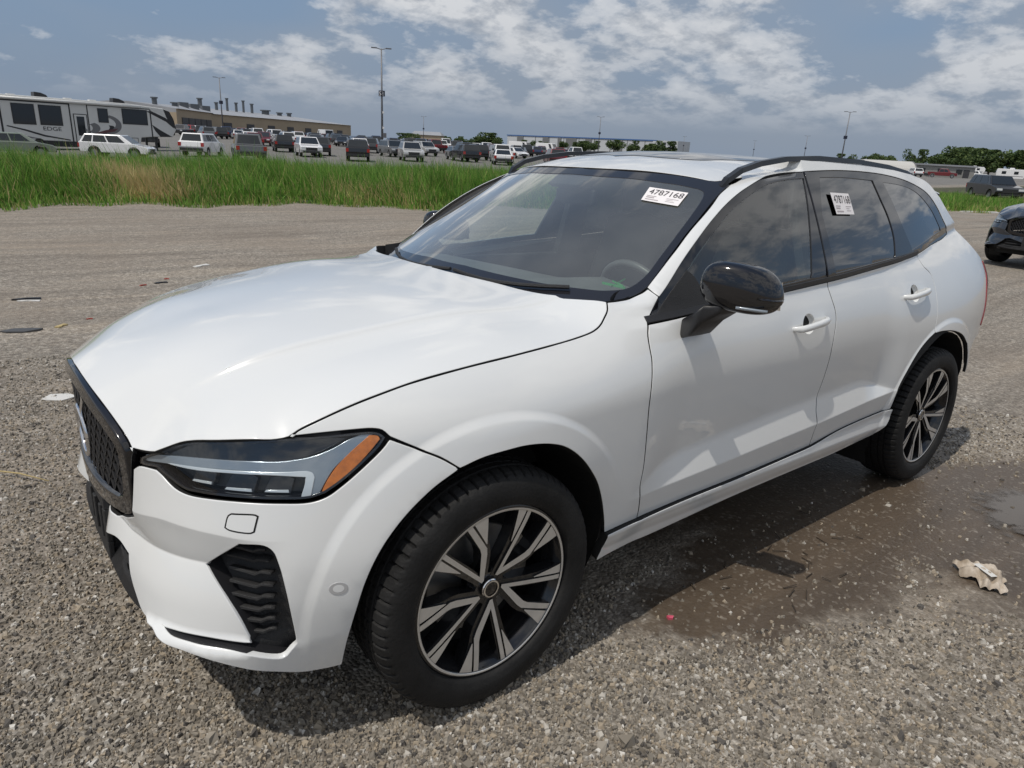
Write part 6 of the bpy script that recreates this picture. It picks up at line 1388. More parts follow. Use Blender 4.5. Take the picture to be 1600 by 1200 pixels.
decal('swoosh', [(0., 1.66), (1.2, 1.42), (2.5, 1.05), (4.2, .78), (4.2, .70), (2.4, .94), (1.1, 1.32), (0., 1.58)], rvb, .010)
decal('swoosh', [(-.06, 1.18), (.8, 1.02), (2.2, .76), (1.2, .78), (.5, .93), (-.06, 1.06)], rvg, .010)
decal('swoosh', [(10.68, 2.25), (11.4, 1.8), (12.3, 1.32), (11.3, 1.28), (10.9, 1.75)], rvb, .010)
decal('swoosh', [(10.3, 3.30), (11.9, 2.55), (12.5, 2.05), (12.55, 2.25), (11.9, 2.85), (10.7, 3.35)], rvb, .010)
decal('front_cap', [(11.75, 3.56), (12.25, 3.40), (12.56, 2.8), (12.72, 1.95), (12.2, 2.35), (11.95, 2.95)], rvb, .014)
for x0, x1, z0, z1 in ((6.96, 8.50, .54, 1.12), (8.88, 9.42, .25, 1.12)):
    decal('locker', rect(x0, x1, z0, z1), rvb, .012); p_ = MB(); p_.prism(rect(x0 + .05, x1 - .05, z0 + .05, z1 - .05), ry(-.018), ry(0)); p_.build('locker_door', rvw, rv)
for cx_ in (2.5, 8.2):
    m_ = MB(); m_.prism([(cx_ - .15, 3.80), (cx_ + .85, 3.78), (cx_ + .70, 4.02), (cx_ + .35, 4.16), (cx_ - .12, 4.20)], ry(.8), ry(1.6)); m_.build('air_conditioner', rvb, rv, bevel=.04)
for cx_ in (.6, 4.5, 6.3): m_ = MB(); m_.box(cx_, cx_ + .5, *sorted((ry(.9), ry(1.4))), 3.80, 3.93); m_.build('roof_vent', rvw, rv, bevel=.02)
V, Fq = lathe([(.001, .10), (.22, .10), (.25, .12), (.38, .12), (.40, .08), (.40, -.10), (.001, -.12)], 20); wme = mesh('wheel', V, Fq, [vtyre, vrim], fm=[1 if (i % 6) < 2 else 0 for i in range(len(Fq))])
for wx in (.1, 1.05, 2.0):
    for yy_ in (-.02, 2.3): o = add('wheel', wme, rv, (wx, ry(yy_ + .1), .40)); o.rotation_euler = (0, 0, PI if YS > 0 else 0)
lg = MB(); lg.box(10.9, 11.05, *sorted((ry(.2), ry(.35))), .0, 1.3); lg.box(10.9, 11.05, *sorted((ry(2.15), ry(2.3))), .0, 1.3); lg.build('landing_gear', rvb, rv)
def text_mesh(s_, size, mat, ext=.0):
    cu = bpy.data.curves.new('txt', 'FONT'); cu.body = s_; cu.size = size; cu.extrude = ext; ob = bpy.data.objects.new('txt', cu); col.objects.link(ob)
    me = bpy.data.meshes.new_from_object(ob); bpy.data.objects.remove(ob); me.materials.clear(); me.materials.append(mat); return me
def place_text(name, s_, size, mat, parent, origin, xdir, ydir, squeeze=1.):
    me = text_mesh(s_, size, mat); o = add(name, me, parent); X = Vector(xdir).normalized() * squeeze; Y = Vector(ydir).normalized(); Zd = X.cross(Y).normalized()
    m_ = Matrix((X, Y, Zd)).transposed().to_4x4(); m_.translation = Vector(origin); o.matrix_local = m_; return o
# the trailer's name on its side
place_text('lettering', 'EDGE', .40, rvb, rv, (2.36, ry(-.02), 1.40), (1, 0, 0), (0, 0, 1), 1.32)
rv.location.z = float(gz(-8., -66.))
tag(rv, 'long white travel trailer with black swooshes and dark windows', 'trailer')

# ------------------------------------------------------------------ campers, box trailer on the lot
def camper(x, y, hd, label, colr=None):
    root = empty('camper_trailer', (x, y, float(gz(x, y))), math.radians(hd)); m_ = MB(); m_.prism([(-3., .5), (2.6, .5), (3.1, 1.2), (3.15, 2.0), (2.6, 2.62), (-2.9, 2.7), (-3.05, 2.4)], -1.15, 1.15); m_.build('hull', PAINT['white'], root, bevel=.08)
    for s_ in (-1, 1):
        for x0 in (-1.9, .6): w_ = MB(); w_.box(x0, x0 + .9, min(s_ * 1.14, s_ * 1.17), max(s_ * 1.14, s_ * 1.17), 1.5, 2.15); w_.build('window', vglass, root)
        o = add('wheel', wme, root, (-.4, s_ * 1.05, .40)); o.rotation_euler = (0, 0, 0 if s_ > 0 else PI); st = MB(); st.box(-2.9, 2.6, min(s_ * 1.15, s_ * 1.162), max(s_ * 1.15, s_ * 1.162), 1.0, 1.12); st.build('stripe', rvg, root)
    ac = MB(); ac.box(-.6, .3, -.4, .4, 2.68, 2.95); ac.build('air_conditioner', PAINT['white'], root, bevel=.05)
    tb = MB(); tb.box(3.0, 4.1, -.08, .08, .45, .58); tb.build('tow_bar', vtrim, root)
    tag(root, label, 'trailer', 'camper trailers before the trees')
for (k, c_, x, y, zb, hd, Z) in VEH:
    if k == 'camper': camper(x, y, hd, 'white camper trailer with roof unit parked before the dark trees')
    if k == 'trailer_box':
        root = empty('box_trailer', (x + 6, y + 26, float(gz(x + 6, y + 26))), math.radians(hd)); m_ = MB(); m_.box(-2., 2., -.95, .95, .45, 2.0); m_.build('box', PAINT['charcoal'], root, bevel=.08)
        m_ = MB(); m_.box(-2.03, -1.98, -.75, .75, 1.0, 1.75); m_.build('rear_glass', vglass, root)
        for s_ in (-1, 1): o = add('wheel', wme, root, (0, s_ * .95, .40)); o.rotation_euler = (0, 0, 0 if s_ > 0 else PI)
        m_ = MB(); m_.box(1.95, 3.2, -.07, .07, .45, .56); m_.build('tow_bar', vtrim, root); tag(root, 'dark grey box trailer standing by the nose of the long trailer', 'trailer')

# ------------------------------------------------------------------ light poles
polem = material('pole_grey', (.17, .17, .18), .5, metal=.5); signm = material('sign_navy', (.015, .02, .045), .4); signw = material('sign_white', (.75, .75, .75), .5)
def light_pole(x, y, label, text=None, boxes=False):
    z0 = float(gz(x, y)); root = empty('light_pole', (x, y, z0)); H = 11.45 - z0
    a = math.atan2(2.22 - y, 1.04 - x); root.rotation_euler = (0, 0, a - PI / 2 + PI)        # local -y looks at the lot
    m_ = MB(); m_.tube([(0, 0, 0), (0, 0, H)], [.15, .075], 10); m_.build('shaft', polem, root, smooth=True)
    m_ = MB(); m_.box(-.35, .35, -.35, .35, 0, .55); m_.build('base', material('concrete_base', (.35, .34, .32), .9) if 'concrete_base' not in MATS else MATS['concrete_base'], root, bevel=.04)
    for s_ in (-1, 1):
        m_ = MB(); m_.tube([(0, 0, H - .1), (s_ * .55, 0, H + .05)], .045, 6); m_.box(min(s_ * .5, s_ * 1.15), max(s_ * .5, s_ * 1.15), -.17, .17, H, H + .10); m_.build('lamp_head', polem, root)
    for s_ in (-1, 1):
        m_ = MB(); m_.hexa([(s_ * .03, -.22, H * .56), (s_ * .36, -.02, H * .56), (s_ * .36, .03, H * .56), (s_ * .03, -.17, H * .56)], [(s_ * .03, -.22, H * .56 + .62), (s_ * .36, -.02, H * .56 + .62), (s_ * .36, .03, H * .56 + .62), (s_ * .03, -.17, H * .56 + .62)]); sg = m_.build('row_sign', signm, root)
        if text and s_ < 0: place_text('sign_text', text[0], .62, signw, sg, (-.33, -.14, H * .56 + .08), (1, -.35, 0), (0, 0, 1))
        if text and s_ > 0: place_text('sign_text', text[1], .62, signw, sg, (.05, -.26, H * .56 + .08), (1, .6, 0), (0, 0, 1), .6)
    if boxes:
        for z, w in ((4.6, .12), (2.9, .12), (1.9, .28)): m_ = MB(); m_.box(.05, .05 + w * 1.6, -.2, .1, z, z + w * 1.9); m_.build('equipment_box', signw if w < .2 else polem, root)
    tag(root, label, 'light pole', 'tall light poles of the lot')
light_pole(-41.4, -76.6, 'tall light pole with a dark 5 sign standing among the parked cars', ('5', 'B'), True)
for x, y, lb in ((-45.3, -149.8, 'tall twin-arm light pole in front of the tan building'), (-145.1, -73.7, 'tall twin-arm light pole seen over the white car roof rail'), (-162., -160.9, 'tall twin-arm light pole in front of the white warehouse'),
                 (-162., -264.6, 'distant twin-arm light pole on the horizon'), (-279.3, -159.3, 'distant twin-arm light pole on the horizon'), (-371., -243.9, 'distant twin-arm light pole on the horizon'), (-330., -262., 'distant twin-arm light pole on the horizon')):
    light_pole(x, y, lb)

# ------------------------------------------------------------------ buildings
tan = material('tan_wall', (.36, .29, .205), .8, var=.06, vscale=.15); roofg = material('grey_roof', (.30, .31, .33), .6, var=.1, vscale=.1); darkd = material('dock_door_dark', (.05, .05, .055), .6); vent_m = material('roof_vent_metal', (.13, .14, .15), .5, metal=.4)
def rib_wall(mb, p0, p1, z0, z1, step, d):
    """vertical ribs of a metal wall"""
    a, b = Vector((*p0, 0)), Vector((*p1, 0)); n = max(2, int((b - a).length / step)); t = (b - a).normalized(); nn = Vector((-t.y, t.x, 0))
    for i in range(n):
        q = a + t * (i + .3) * step; r_ = q + t * step * .4
        mb.hexa([(q.x, q.y, z0), (r_.x, r_.y, z0), (r_.x + nn.x * d, r_.y + nn.y * d, z0), (q.x + nn.x * d, q.y + nn.y * d, z0)], [(q.x, q.y, z1), (r_.x, r_.y, z1), (r_.x + nn.x * d, r_.y + nn.y * d, z1), (q.x + nn.x * d, q.y + nn.y * d, z1)])
b1 = empty('tan_building', (-51.4, -208.3, 0.)); o0 = Vector((-51.4, -208.3))
def loc2(x, y): return (x + 51.4, y + 208.3)
A_, B_, C_ = loc2(-51.4, -208.3), loc2(-68.7, -236.4), loc2(-137.7, -282.6)
back = (-38., -70.)
w_ = MB(); w_.hexa([(*A_, 0), (*B_, 0), (B_[0] - 10, B_[1] - 45, 0), (A_[0] - 12, A_[1] - 48, 0)], [(*A_, 6.7), (*B_, 6.7), (B_[0] - 10, B_[1] - 45, 6.7), (A_[0] - 12, A_[1] - 48, 6.7)]); w_.build('near_wing', tan, b1)
w_ = MB(); w_.hexa([(*B_, 0), (*C_, 0), (C_[0] + 40, C_[1] - 60, 0), (B_[0] + 40, B_[1] - 60, 0)], [(*B_, 6.5), (*C_, 6.5), (C_[0] + 40, C_[1] - 60, 6.5), (B_[0] + 40, B_[1] - 60, 6.5)]); w_.build('long_wing', tan, b1)
w_ = MB(); w_.hexa([(B_[0] - .4, B_[1] + .5, 6.5), (C_[0] - .5, C_[1] + .4, 6.5), (C_[0] + 40, C_[1] - 60, 6.5), (B_[0] + 40, B_[1] - 60, 6.5)], [(B_[0] + 18, B_[1] - 27, 9.3), (C_[0] + 18, C_[1] - 27, 9.3), (C_[0] + 22, C_[1] - 33, 9.3), (B_[0] + 22, B_[1] - 33, 9.3)]); w_.build('roof', roofg, b1)
w_ = MB(); w_.hexa([(A_[0] - .4, A_[1] + .4, 6.7), (B_[0] - .4, B_[1] + .4, 6.7), (B_[0] - 10, B_[1] - 45, 6.7), (A_[0] - 12, A_[1] - 48, 6.7)], [(A_[0] - 6, A_[1] - 20, 8.2), (B_[0] - 4, B_[1] - 20, 8.2), (B_[0] - 6, B_[1] - 26, 8.2), (A_[0] - 8, A_[1] - 28, 8.2)]); w_.build('roof', roofg, b1)
dv = Vector((C_[0] - B_[0], C_[1] - B_[1])); dn = Vector((dv.y, -dv.x)).normalized(); dn = dn if dn.dot(Vector((52.4, 210.5)) - Vector((B_[0], B_[1]))) > 0 else -dn
for k in range(7):
    t0 = .06 + k * .135; p = Vector(B_) + dv * t0; q = Vector(B_) + dv * (t0 + .045)
    m_ = MB(); m_.hexa([(p.x, p.y, .9), (q.x, q.y, .9), (q.x + dn.x * .2, q.y + dn.y * .2, .9), (p.x + dn.x * .2, p.y + dn.y * .2, .9)], [(p.x, p.y, 4.2), (q.x, q.y, 4.2), (q.x + dn.x * .2, q.y + dn.y * .2, 4.2), (p.x + dn.x * .2, p.y + dn.y * .2, 4.2)]); m_.build('dock_door', darkd, b1)
av = Vector((B_[0] - A_[0], B_[1] - A_[1]))
an_ = Vector((av.y, -av.x)).normalized(); an_ = an_ if an_.dot(Vector((52.4, 210.5)) - Vector(A_)) > 0 else -an_
for k in range(5):
    p = Vector(A_) + av * (.12 + k * .17); q = p + av.normalized() * 5
    m_ = MB(); m_.hexa([(p.x, p.y, 1.), (q.x, q.y, 1.), (q.x + an_.x * .2, q.y + an_.y * .2, 1.), (p.x + an_.x * .2, p.y + an_.y * .2, 1.)], [(p.x, p.y, 4.6), (q.x, q.y, 4.6), (q.x + an_.x * .2, q.y + an_.y * .2, 4.6), (p.x + an_.x * .2, p.y + an_.y * .2, 4.6)]); m_.build('dock_door', darkd, b1)
for k, (t, hh, ww) in enumerate(((.05, 2.0, 1.6), (.16, 1.0, 2.4), (.30, 3.2, 1.5), (.40, 2.4, 1.1), (.47, 4.2, .9), (.53, 3.0, 1.0), (.58, 4.0, .9), (.64, 3.2, 1.1), (.74, 1.4, 3.0), (.85, 1.0, 2.0), (.93, 1.2, 1.8))):
    p = Vector(B_) + dv * t + Vector((14, -22)); m_ = MB(); m_.tube([(p.x, p.y, 8.2), (p.x, p.y, 8.6 + hh)], ww * .5, 8); m_.tube([(p.x, p.y, 8.6 + hh), (p.x, p.y, 9.0 + hh)], ww * .72, 8); m_.build('roof_stack', vent_m, b1)
for k, t in enumerate((.15, .45, .8)):
    p = Vector(A_) + av * t + Vector((-4, -14)); m_ = MB(); m_.box(p.x - 1.2, p.x + 1.2, p.y - 1.2, p.y + 1.2, 7.2, 8.9); m_.build('roof_unit', vent_m, b1)
tag(b1, 'long tan industrial building with grey roof and exhaust stacks', 'building')
wh = material('warehouse_white', (.50, .52, .54), .7, var=.05, vscale=.05); bl = material('warehouse_blue', (.05, .13, .33), .5); gb = material('warehouse_grey', (.16, .165, .17), .7)
b2 = empty('white_warehouse', (-432.8, -555.1, 0.)); e2 = Vector((-456.8 + 432.8, -365. + 555.1)); L2 = e2.length; b2.rotation_euler = (0, 0, math.atan2(e2.y, e2.x))
S2 = 1 if (Matrix.Rotation(math.atan2(e2.y, e2.x), 3, 'Z') @ Vector((0, 1, 0))).dot(Vector((433, 555, 0))) < 0 else -1
def y2(v): return v * S2
def bx2(nm, x0, x1, d0, d1, z0, z1, mt): m_ = MB(); m_.box(x0, x1, *sorted((y2(d0), y2(d1))), z0, z1); return m_.build(nm, mt, b2)
bx2('hall', 0, L2 * .92, 0, 22, 0, 11.2, wh); bx2('roof_edge', -.5, L2 * .86, -.5, 22, 11.2, 12.0, bl)
for t, w in ((.07, 8), (.24, 7), (.335, 4), (.385, 12), (.50, 7), (.665, 8)): bx2('dark_band', L2 * t, L2 * t + w, -.6, .2, 0, 11.0, gb)
bx2('office_wing', L2 * .90, L2, -6, 12, 0, 11.6, wh)
for i in range(3):
    for k in range(3): bx2('window', L2 * .905 + i * 5, L2 * .905 + 2.6 + i * 5, -6.3, -5.8, 2.5 + k * 3, 4.3 + k * 3, vglass)
for i in range(9): bx2('wall_joint', L2 * (.10 + i * .09), L2 * (.10 + i * .09) + .5, -.25, .1, 0, 11.1, gb)
tag(b2, 'long white warehouse with blue roof edge on the horizon', 'building')
b3 = empty('low_tan_building', (-184.6, -297.8, 0.), math.atan2(7.2, -8.7)); m_ = MB(); m_.box(-7, 7, -6, 6, 0, 4.6); m_.build('wall', tan, b3); m_ = MB(); m_.hexa([(-7.4, -6.4, 4.6), (7.4, -6.4, 4.6), (7.4, 6.4, 4.6), (-7.4, 6.4, 4.6)], [(-6, -1, 6.2), (6, -1, 6.2), (6, 1, 6.2), (-6, 1, 6.2)]); m_.build('roof', roofg, b3)
for k in range(3): m_ = MB(); m_.box(-5 + k * 4, -3 + k * 4, -6.08, 6.08, 1.2, 2.8); m_.build('window', vglass, b3)
tag(b3, 'small low tan building far behind the parked cars', 'building')
# arched tent hall
tent = empty('arched_hall', (-181.6, -81.2, float(gz(-181.6, -81.2)))); tent.rotation_euler = (0, 0, math.atan2(6.6, -8.4)); m_ = MB(); prof_ = [(3.6 * math.cos(a), 3.2 * math.sin(a)) for a in np.linspace(0, PI, 13)]
m_ = MB(); m_.prism([(a, b) for a, b in prof_], -6, 6, axis=0); m_.build('shell', material('tent_fabric', (.52, .51, .48), .7), tent)
m_ = MB(); m_.box(5.9, 6.08, -1.4, 1.4, 0, 2.1); m_.build('opening', darkd, tent); m_ = MB(); m_.prism([(3.7 * math.cos(a), 3.3 * math.sin(a)) for a in np.linspace(0, PI, 13)] + [(3.3 * math.cos(a), 2.9 * math.sin(a)) for a in np.linspace(PI, 0, 13)], 5.9, 6.15, axis=0); m_.build('end_frame', rvg, tent)
tag(tent, 'white arched tent hall behind the white car', 'hall')
gbld = empty('grey_shed', (-214.6, -81.4, float(gz(-214.6, -81.4)))); gbld.rotation_euler = (0, 0, math.atan2(6.4, -8.1)); m_ = MB(); m_.box(-11, 7, -4, 4, 0, 2.9); m_.build('wall', material('shed_grey', (.27, .265, .25), .8), gbld); m_ = MB(); m_.box(-11.4, 7.4, -4.4, 4.4, 2.9, 3.3); m_.build('roof', roofg, gbld)
for k in range(3): m_ = MB(); m_.box(-8 + k * 5, -6.4 + k * 5, -4.06, 4.06, 1., 2.2); m_.build('window', vglass, gbld)
m_ = MB(); m_.box(4.0, 5.6, -4.07, 4.07, 0, 2.2); m_.build('door', darkd, gbld)
tag(gbld, 'low grey shed in front of the dark trees', 'building')

# ------------------------------------------------------------------ trees
lf = [leaf('tree_leaf', (.075, .118, .040), .25), leaf('tree_leaf_light', (.12, .165, .055), .3), leaf('tree_leaf_dark', (.042, .072, .028), .2)]
bark = material('bark', (.07, .055, .042), .9)
def tree_mesh(seed, n=1500, lump=9):
    r_ = np.random.default_rng(seed); c0 = r_.normal(0, 1, (lump, 3)) * [.27, .27, .20] + [0, 0, .62]; rad = .13 + .14 * r_.random(lump)
    i = r_.integers(0, lump, n); d = r_.normal(0, 1, (n, 3)); d /= np.linalg.norm(d, axis=1, keepdims=True); p = c0[i] + d * (rad[i] * (.55 + .5 * r_.random(n)))[:, None]
    p[:, 2] = np.clip(p[:, 2], .16, 1.05); s = .030 + .035 * r_.random(n)
    a = r_.normal(0, 1, (n, 3)); a /= np.linalg.norm(a, axis=1, keepdims=True); b = np.cross(a, r_.normal(0, 1, (n, 3))); b /= np.linalg.norm(b, axis=1, keepdims=True)
    V = np.stack([p - a * s[:, None], p + b * s[:, None] * .7, p + a * s[:, None], p - b * s[:, None] * .7], 1).reshape(-1, 3)
    return fast_mesh('crown', V, np.arange(n * 4).reshape(-1, 4), lf, fm=r_.choice(3, n, p=[.45, .3, .25]))
crowns = [tree_mesh(s_) for s_ in range(6)]
def trunk_mesh():
    m_ = MB(); m_.tube([(0, 0, 0), (.01, 0, .3), (0, .01, .7)], [.030, .022, .008], 7)
    for a in (0, 1.3, 2.6, 3.9, 5.2): m_.tube([(0, 0, .28 + .05 * a * .5), (.16 * math.cos(a), .16 * math.sin(a), .55 + .03 * a)], [.012, .004], 5)
    ob = m_.build('trunk', bark, None); me = ob.data; bpy.data.objects.remove(ob); return me
trk = trunk_mesh()
def tree(x, y, h, label, group, wide=1., k=None):
    root = empty('broadleaf_tree', (x, y, float(gz(x, y)) - .1), random.random() * 6); s_ = h; root.scale = (s_ * wide, s_ * wide, s_)
    add('crown', crowns[random.randrange(6) if k is None else k], root); add('trunk', trk, root); tag(root, label, 'tree', group); return root
for x, y, h in ((-294.4, -113.4, 6.6), (-344.4, -128.2, 9.6), (-348.7, -124.9, 10.2), (-341.2, -117.2, 9.8), (-333.8, -109.5, 9.2), (-325.8, -102.5, 9.8), (-329.3, -99.7, 9.8), (-336, -122, 8.8), (-345, -113, 9.4), (-318, -112, 7.0), (-322, -95, 9.0)): tree(x, y, h, 'dark broadleaf tree in the dense row behind the camper trailers', 'row of dark trees', 1.25)
tree(-266.8, -108.7, 7.0, 'slim dark tree standing apart left of the dense tree row', 'lone trees', .8); tree(-241.7, -100.7, 4.6, 'low dark bushy tree beside the arched hall', 'lone trees', 1.5)
for x, y, h in ((-274.8, -128.7, 5.4), (-288.2, -131.6, 5.8), (-301.2, -134.5, 5.6), (-306.3, -157.7, 5.3)): tree(x, y, h, 'small dark tree peeking over the white car roof rail', 'trees over the roof rail', 1.3)
for x, y, h in ((-204.4, -281.9, 5.8), (-208.3, -279.0, 6.8), (-210.5, -276.9, 6.0), (-148.7, -258.3, 4.2), (-156.1, -266.0, 4.4), (-129.7, -300.8, 4.2), (-120, -305, 4.6), (-203.6, -309.2, 4.6), (-209.1, -304.7, 4.8), (-195, -286, 4.6), (-218, -268, 4.6), (-226, -262, 4.4)): tree(x, y, h, 'small distant tree behind the storage lot', 'distant trees behind the lot', 1.5)
for x, y, h in ((-300.6, -366.7, 5.6), (-310.2, -358.8, 5.4), (-319.9, -351.1, 5.8), (-328.1, -344.9, 7.0), (-336.3, -338.5, 7.2), (-323.0, -308.8, 8.0), (-331.9, -301.4, 8.0), (-340.9, -294.1, 8.0), (-358.4, -293.8, 8.8), (-294.3, -303.9, 6.0), (-350, -300, 7.), (-312, -322, 6.5)): tree(x, y, h, 'distant green tree in front of the white warehouse', 'trees before the warehouse', 1.35)

# ------------------------------------------------------------------ second car of the same make
dpaint = material('dark_blue_paint', (.018, .024, .036), .22, coat=1.)
def copy_tree(o, parent=None):
    c = o.copy(); col.objects.link(c); c.parent = parent
    if c.type == 'MESH' and c.material_slots and c.material_slots[0].material == paint: c.material_slots[0].link = 'OBJECT'; c.material_slots[0].material = dpaint
    for ch in [q for q in o.children]: copy_tree(ch, c)
    return c
dc_ = copy_tree(car); dc_.name = 'dark_car'; dc_.location = (-14.06, -1.53, float(gz(-14.06, -1.53)) - .005); dc_.rotation_euler = (0, 0, math.radians(-9.5)); dc_['label'] = 'dark blue-grey SUV with a wide black grille parked farther off on the gravel'
gstones = None

# ------------------------------------------------------------------ stickers on the white car
def sticker(name, S, corners, parent, sgn, lines, text_h=.36):
    TL, TR, BR, BL = [np.array(c) for c in corners]
    def uv(s_, t): return (TL * (1 - s_) + TR * s_) * (1 - t) + (BL * (1 - s_) + BR * s_) * t
    def to3(pts, off):
        U = np.array([uv(a, b) for a, b in pts]); X, Nn = surf_eval(S, U, 0.); return X + Nn * sgn * off
    n, k = 8, 6; g = [(i / n, j / k) for j in range(k + 1) for i in range(n + 1)]
    F_ = [(j * (n + 1) + i, j * (n + 1) + i + 1, (j + 1) * (n + 1) + i + 1, (j + 1) * (n + 1) + i) for j in range(k) for i in range(n)]
    o = add(name, mesh(name, to3(g, .0025), F_, paper), parent)
    me = text_mesh('4787168', 1., ink); co = np.array([v.co[:] for v in me.vertices]); co[:, 0] -= co[:, 0].min(); w = co[:, 0].max(); h = co[:, 1].max(); pts = [(.08 + .88 * c[0] / w, .12 + text_h * (1 - c[1] / h)) for c in co]
    X = to3(pts, .0035); me.vertices.foreach_set('co', X.astype(np.float32).ravel()); me.update(); add('sticker_number', me, o)
    m_ = MB()
    for (a, b, c, d) in lines: q = to3([(a, c), (b, c), (b, d), (a, d)], .0033); m_.face(q)
    m_.build('small_print', inkg, o)
    return o
SL = [(.08, .34, .60, .64), (.08, .30, .69, .76), (.08, .44, .84, .90), (.62, .92, .62, .65), (.62, .80, .72, .745), (.62, .86, .82, .845)]
sticker('windscreen_sticker', wind, [(.418, 1.465), (.567, 1.453), (.587, 1.406), (.447, 1.419)], car, 1, SL)
sticker('window_sticker', body, [(-1.851, 1.479), (-2.008, 1.477), (-2.013, 1.393), (-1.858, 1.394)], car, -1, SL)
gt = MB()
for (y0, z0, y1, z1, w) in ((.625, 1.158, .700, 1.150, .004), (.645, 1.166, .69, 1.154, .003), (.66, 1.150, .672, 1.175, .003)):
    p, q = wind(y0, z0), wind(y1, z1); gt.hexa([(p[0] - .03, y0, z0 - w), (q[0] - .03, y1, z1 - w), (q[0] - .033, y1, z1 - w), (p[0] - .033, y0, z0 - w)], [(p[0] - .03, y0, z0 + w), (q[0] - .03, y1, z1 + w), (q[0] - .033, y1, z1 + w), (p[0] - .033, y0, z0 + w)])
gt.build('green_tag_glint', material('green_tag_glint', (.10, .62, .22), .15, metal=.5), car)  # bright green strips: the sun's glint off a hanging tag, put in as colour

# ------------------------------------------------------------------ litter on the gravel
def flat_piece(name, pts, h, mat, label, cat, jag=0.):
    """a thin piece lying on the ground, given by its outline"""
    m_ = MB(); n = len(pts); z = [float(ground_at(*p)) for p in pts]
    bot = [(p[0], p[1], q - .004) for p, q in zip(pts, z)]; top = [(p[0], p[1], q + h * (.6 + .5 * ((i * 7) % 5) / 4)) for i, (p, q) in enumerate(zip(pts, z))]
    m_.face(bot[::-1]); m_.face(top)
    for i in range(n): j = (i + 1) % n; m_.face([bot[i], bot[j], top[j], top[i]])
    o = m_.build(name, mat, None); tag(o, label, cat); return o
def strip_pts(a, b, w, n=5, wob=.3):
    a, b = Vector(a), Vector(b); t = b - a; nn = Vector((-t.y, t.x)).normalized() * w; L_ = [];R_ = []
    for i in range(n):
        p = a + t * i / (n - 1); k = 1 + wob * math.sin(i * 2.3); L_.append((p + nn * k)[:]); R_.append((p - nn * k)[:])
    return L_ + R_[::-1]
scrapb = material('scrap_black', (.02, .02, .022), .5); scrapw = material('scrap_white', (.62, .61, .58), .7); scrapr = material('scrap_red', (.33, .05, .03), .5); straw = material('dry_straw', (.42, .33, .16), .8)
flat_piece('plastic_strip', strip_pts((.42, -6.05), (.66, -6.09), .016), .02, scrapb, 'long black plastic strip lying on the gravel behind the bonnet', 'debris')
flat_piece('wood_sliver', strip_pts((.62, -6.03), (.44, -5.96), .018), .012, scrapw, 'pale sliver lying by the long black plastic strip', 'debris')
flat_piece('rubber_flap', [(.84, -4.76), (.74, -4.80), (.62, -4.75), (.54, -4.74), (.58, -4.68), (.68, -4.66), (.80, -4.69)], .018, material('scrap_grey', (.07, .07, .072), .6), 'flat dark rubber piece on the gravel', 'debris')
flat_piece('paper_scrap', [(.60, -2.78), (.70, -2.80), (.76, -2.70), (.66, -2.64), (.57, -2.69)], .008, scrapw, 'torn white scrap on the gravel beside the car nose', 'debris')
flat_piece('paper_scrap', strip_pts((-1.62, -7.6), (-1.42, -7.5), .03), .012, scrapw, 'white scrap on the gravel far behind the bonnet', 'debris')
flat_piece('plastic_shard', strip_pts((-.57, -6.52), (-.64, -6.55), .011), .012, scrapr, 'red plastic shard next to a small dark chip', 'debris')
flat_piece('plastic_shard', strip_pts((-.90, -6.85), (-.95, -6.83), .012), .012, scrapr, 'red plastic shard lying behind the small dark chip', 'debris')
flat_piece('dark_chip', strip_pts((-.74, -6.60), (-.88, -6.62), .022), .014, scrapb, 'small dark chip between two red plastic shards', 'debris')
flat_piece('plastic_shard', strip_pts((.13, -5.02), (.18, -5.03), .009), .010, scrapr, 'red-brown shard alone on the gravel by the dark rubber piece', 'debris')
flat_piece('leaf_scrap', strip_pts((.36, -4.86), (.44, -4.76), .02), .012, straw, 'tan scrap on the gravel by the dark rubber piece', 'debris')
tw = MB(); tw.tube([(1.06, -1.62, carz(1.06, -1.62) + .012), (.96, -1.49, carz(.96, -1.49) + .022), (.86, -1.36, carz(.86, -1.36) + .010)], [.004, .004, .003], 6); o = tw.build('straw_stalk', straw, None, smooth=True); tag(o, 'thin dry straw stalk lying on the gravel left of the car', 'stalk')
flat_piece('pink_bit', [(-.772, .972), (-.756, .968), (-.750, .982), (-.764, .990), (-.776, .984)], .010, material('pink_plastic', (.62, .10, .16), .4), 'tiny pink plastic bit on the gravel beside the car', 'debris')
for k, (a, b, w) in enumerate((((-5.9, -15.0), (-6.7, -15.1), .10), ((-7.3, -14.6), (-8.0, -14.5), .07))):
    flat_piece('board', strip_pts(a, b, w), .05, material('wet_board_%d' % k, (.06, .06, .062), .5), ('dark broken board lying at the foot of the reeds', 'narrow dark board on the gravel before the reeds')[k], 'debris')
flat_piece('paper_scrap', strip_pts((-6.2, -15.25), (-6.5, -15.3), .05), .03, scrapw, 'white scrap caught at the foot of the reeds', 'debris')
flat_piece('pale_plank', strip_pts((-36.5, -11.0), (-38.8, -10.2), .09), .06, scrapw, 'pale plank lying at the edge of the weeds by the black SUV', 'debris')
tw = MB()
for i in range(26):
    x, y = -1.5 + rng.normal(0, .25), 1.02 + rng.normal(0, .10); a = rng.random() * 6.3; l = .02 + .05 * rng.random(); z = carz(x, y) + .004; tw.tube([(x, y, z), (x + l * math.cos(a), y + l * math.sin(a), z + .006)], .0022, 5)
o = tw.build('twig_litter', material('wet_twig', (.05, .036, .024), .7), None); tag(o, 'small wet twigs scattered over the muddy patch', 'twigs', kind='stuff')
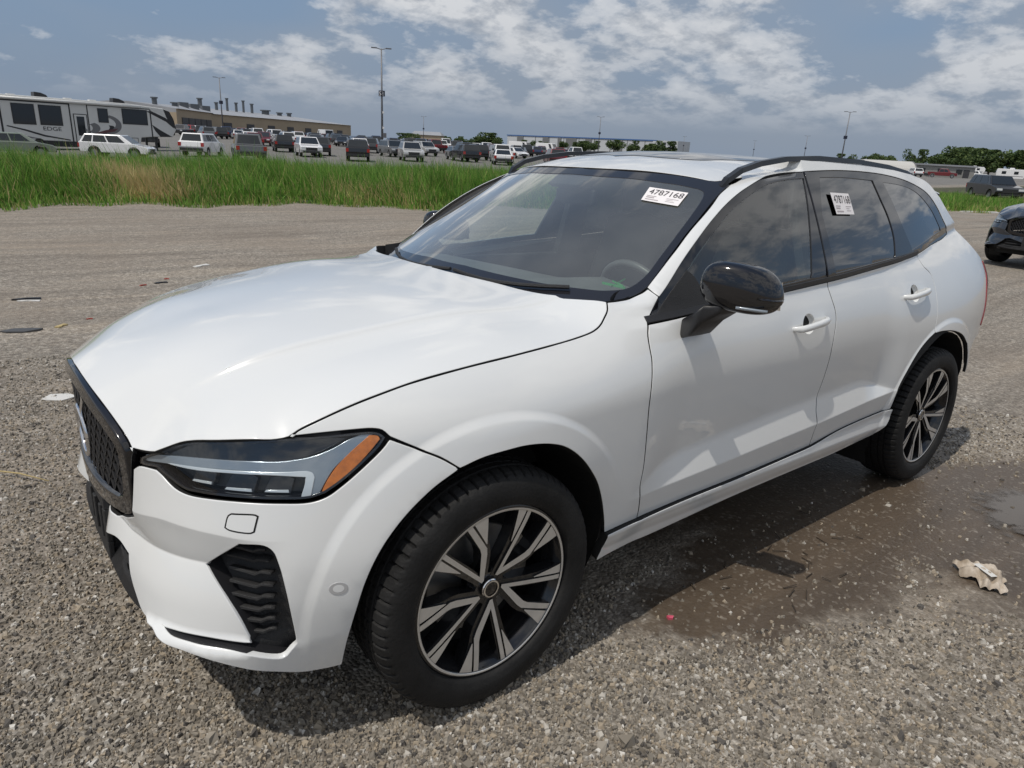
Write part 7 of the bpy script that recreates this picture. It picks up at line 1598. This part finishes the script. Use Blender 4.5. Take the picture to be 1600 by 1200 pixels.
# crumpled cloth bag
cl, N, L, B = new_mat('dirty_cloth'); tcn = N.new('ShaderNodeTexCoord'); L.new(nmix(N, L, nramp(N, L, nnoise(N, L, tcn.outputs['Object'], 16, 5), [(.35, 0.), (.65, 1.)]), (.30, .24, .175), (.56, .49, .41)), B.inputs['Base Color']); B.inputs['Roughness'].default_value = .85
nx, ny = 64, 46; S_, T_ = np.meshgrid(np.linspace(-1, 1, nx), np.linspace(-1, 1, ny), indexing='ij')
outl = .80 + .16 * np.sin(3 * np.arctan2(T_, S_) + .8) + .12 * np.sin(7 * np.arctan2(T_, S_) + 2)
rr = np.maximum(np.abs(S_), np.abs(T_)); ang = np.arctan2(T_, S_)
U_ = rr * np.cos(ang) * outl; V_ = rr * np.sin(ang) * outl
fold1 = np.abs(np.sin(4.2 * U_ + 2.2 * V_ + 1.2 * np.sin(3.1 * V_))); fold2 = np.abs(np.sin(6.5 * V_ - 2.8 * U_ + 1.5 * np.sin(4 * U_ + .7)))
hz_ = (1 - rr ** 2.2) * .014 + .024 * fold1 * (1 - rr ** 6) + .016 * fold2 + .005 * np.sin(19 * U_ + 7 * V_) * (1 - rr) + .004 * np.abs(np.sin(13 * V_ - 9 * U_))
dx, dy = Vector((.105, .183)).normalized(), Vector((.183, -.105)).normalized()
X = -2.075 + dx.x * U_ * .118 + dy.x * V_ * .100; Y = 1.540 + dx.y * U_ * .118 + dy.y * V_ * .100; Zc = ground_at(X, Y) + .004 + hz_
ix = np.arange(nx * ny).reshape(nx, ny); Fc = np.stack([ix[:-1, :-1], ix[1:, :-1], ix[1:, 1:], ix[:-1, 1:]], -1).reshape(-1, 4)
clo = add('crumpled_cloth', fast_mesh('crumpled_cloth', np.stack([X, Y, Zc], -1).reshape(-1, 3), Fc, cl, smooth=True)); tag(clo, 'crumpled dirty beige cloth with a white label on the wet gravel', 'cloth')
lb = MB()
for i in range(4):
    q = [(-.25 + .2 * i, .02), (-.05 + .2 * i, .02), (-.05 + .2 * i, .30), (-.25 + .2 * i, .30)]; pts = []
    for a, b in q: x = -2.075 + dx.x * a * .118 + dy.x * b * .100; y = 1.540 + dx.y * a * .118 + dy.y * b * .100; pts.append((x, y, float(ground_at(x, y)) + .056))
    lb.face(pts)
lb.build('cloth_label', scrapw, clo)
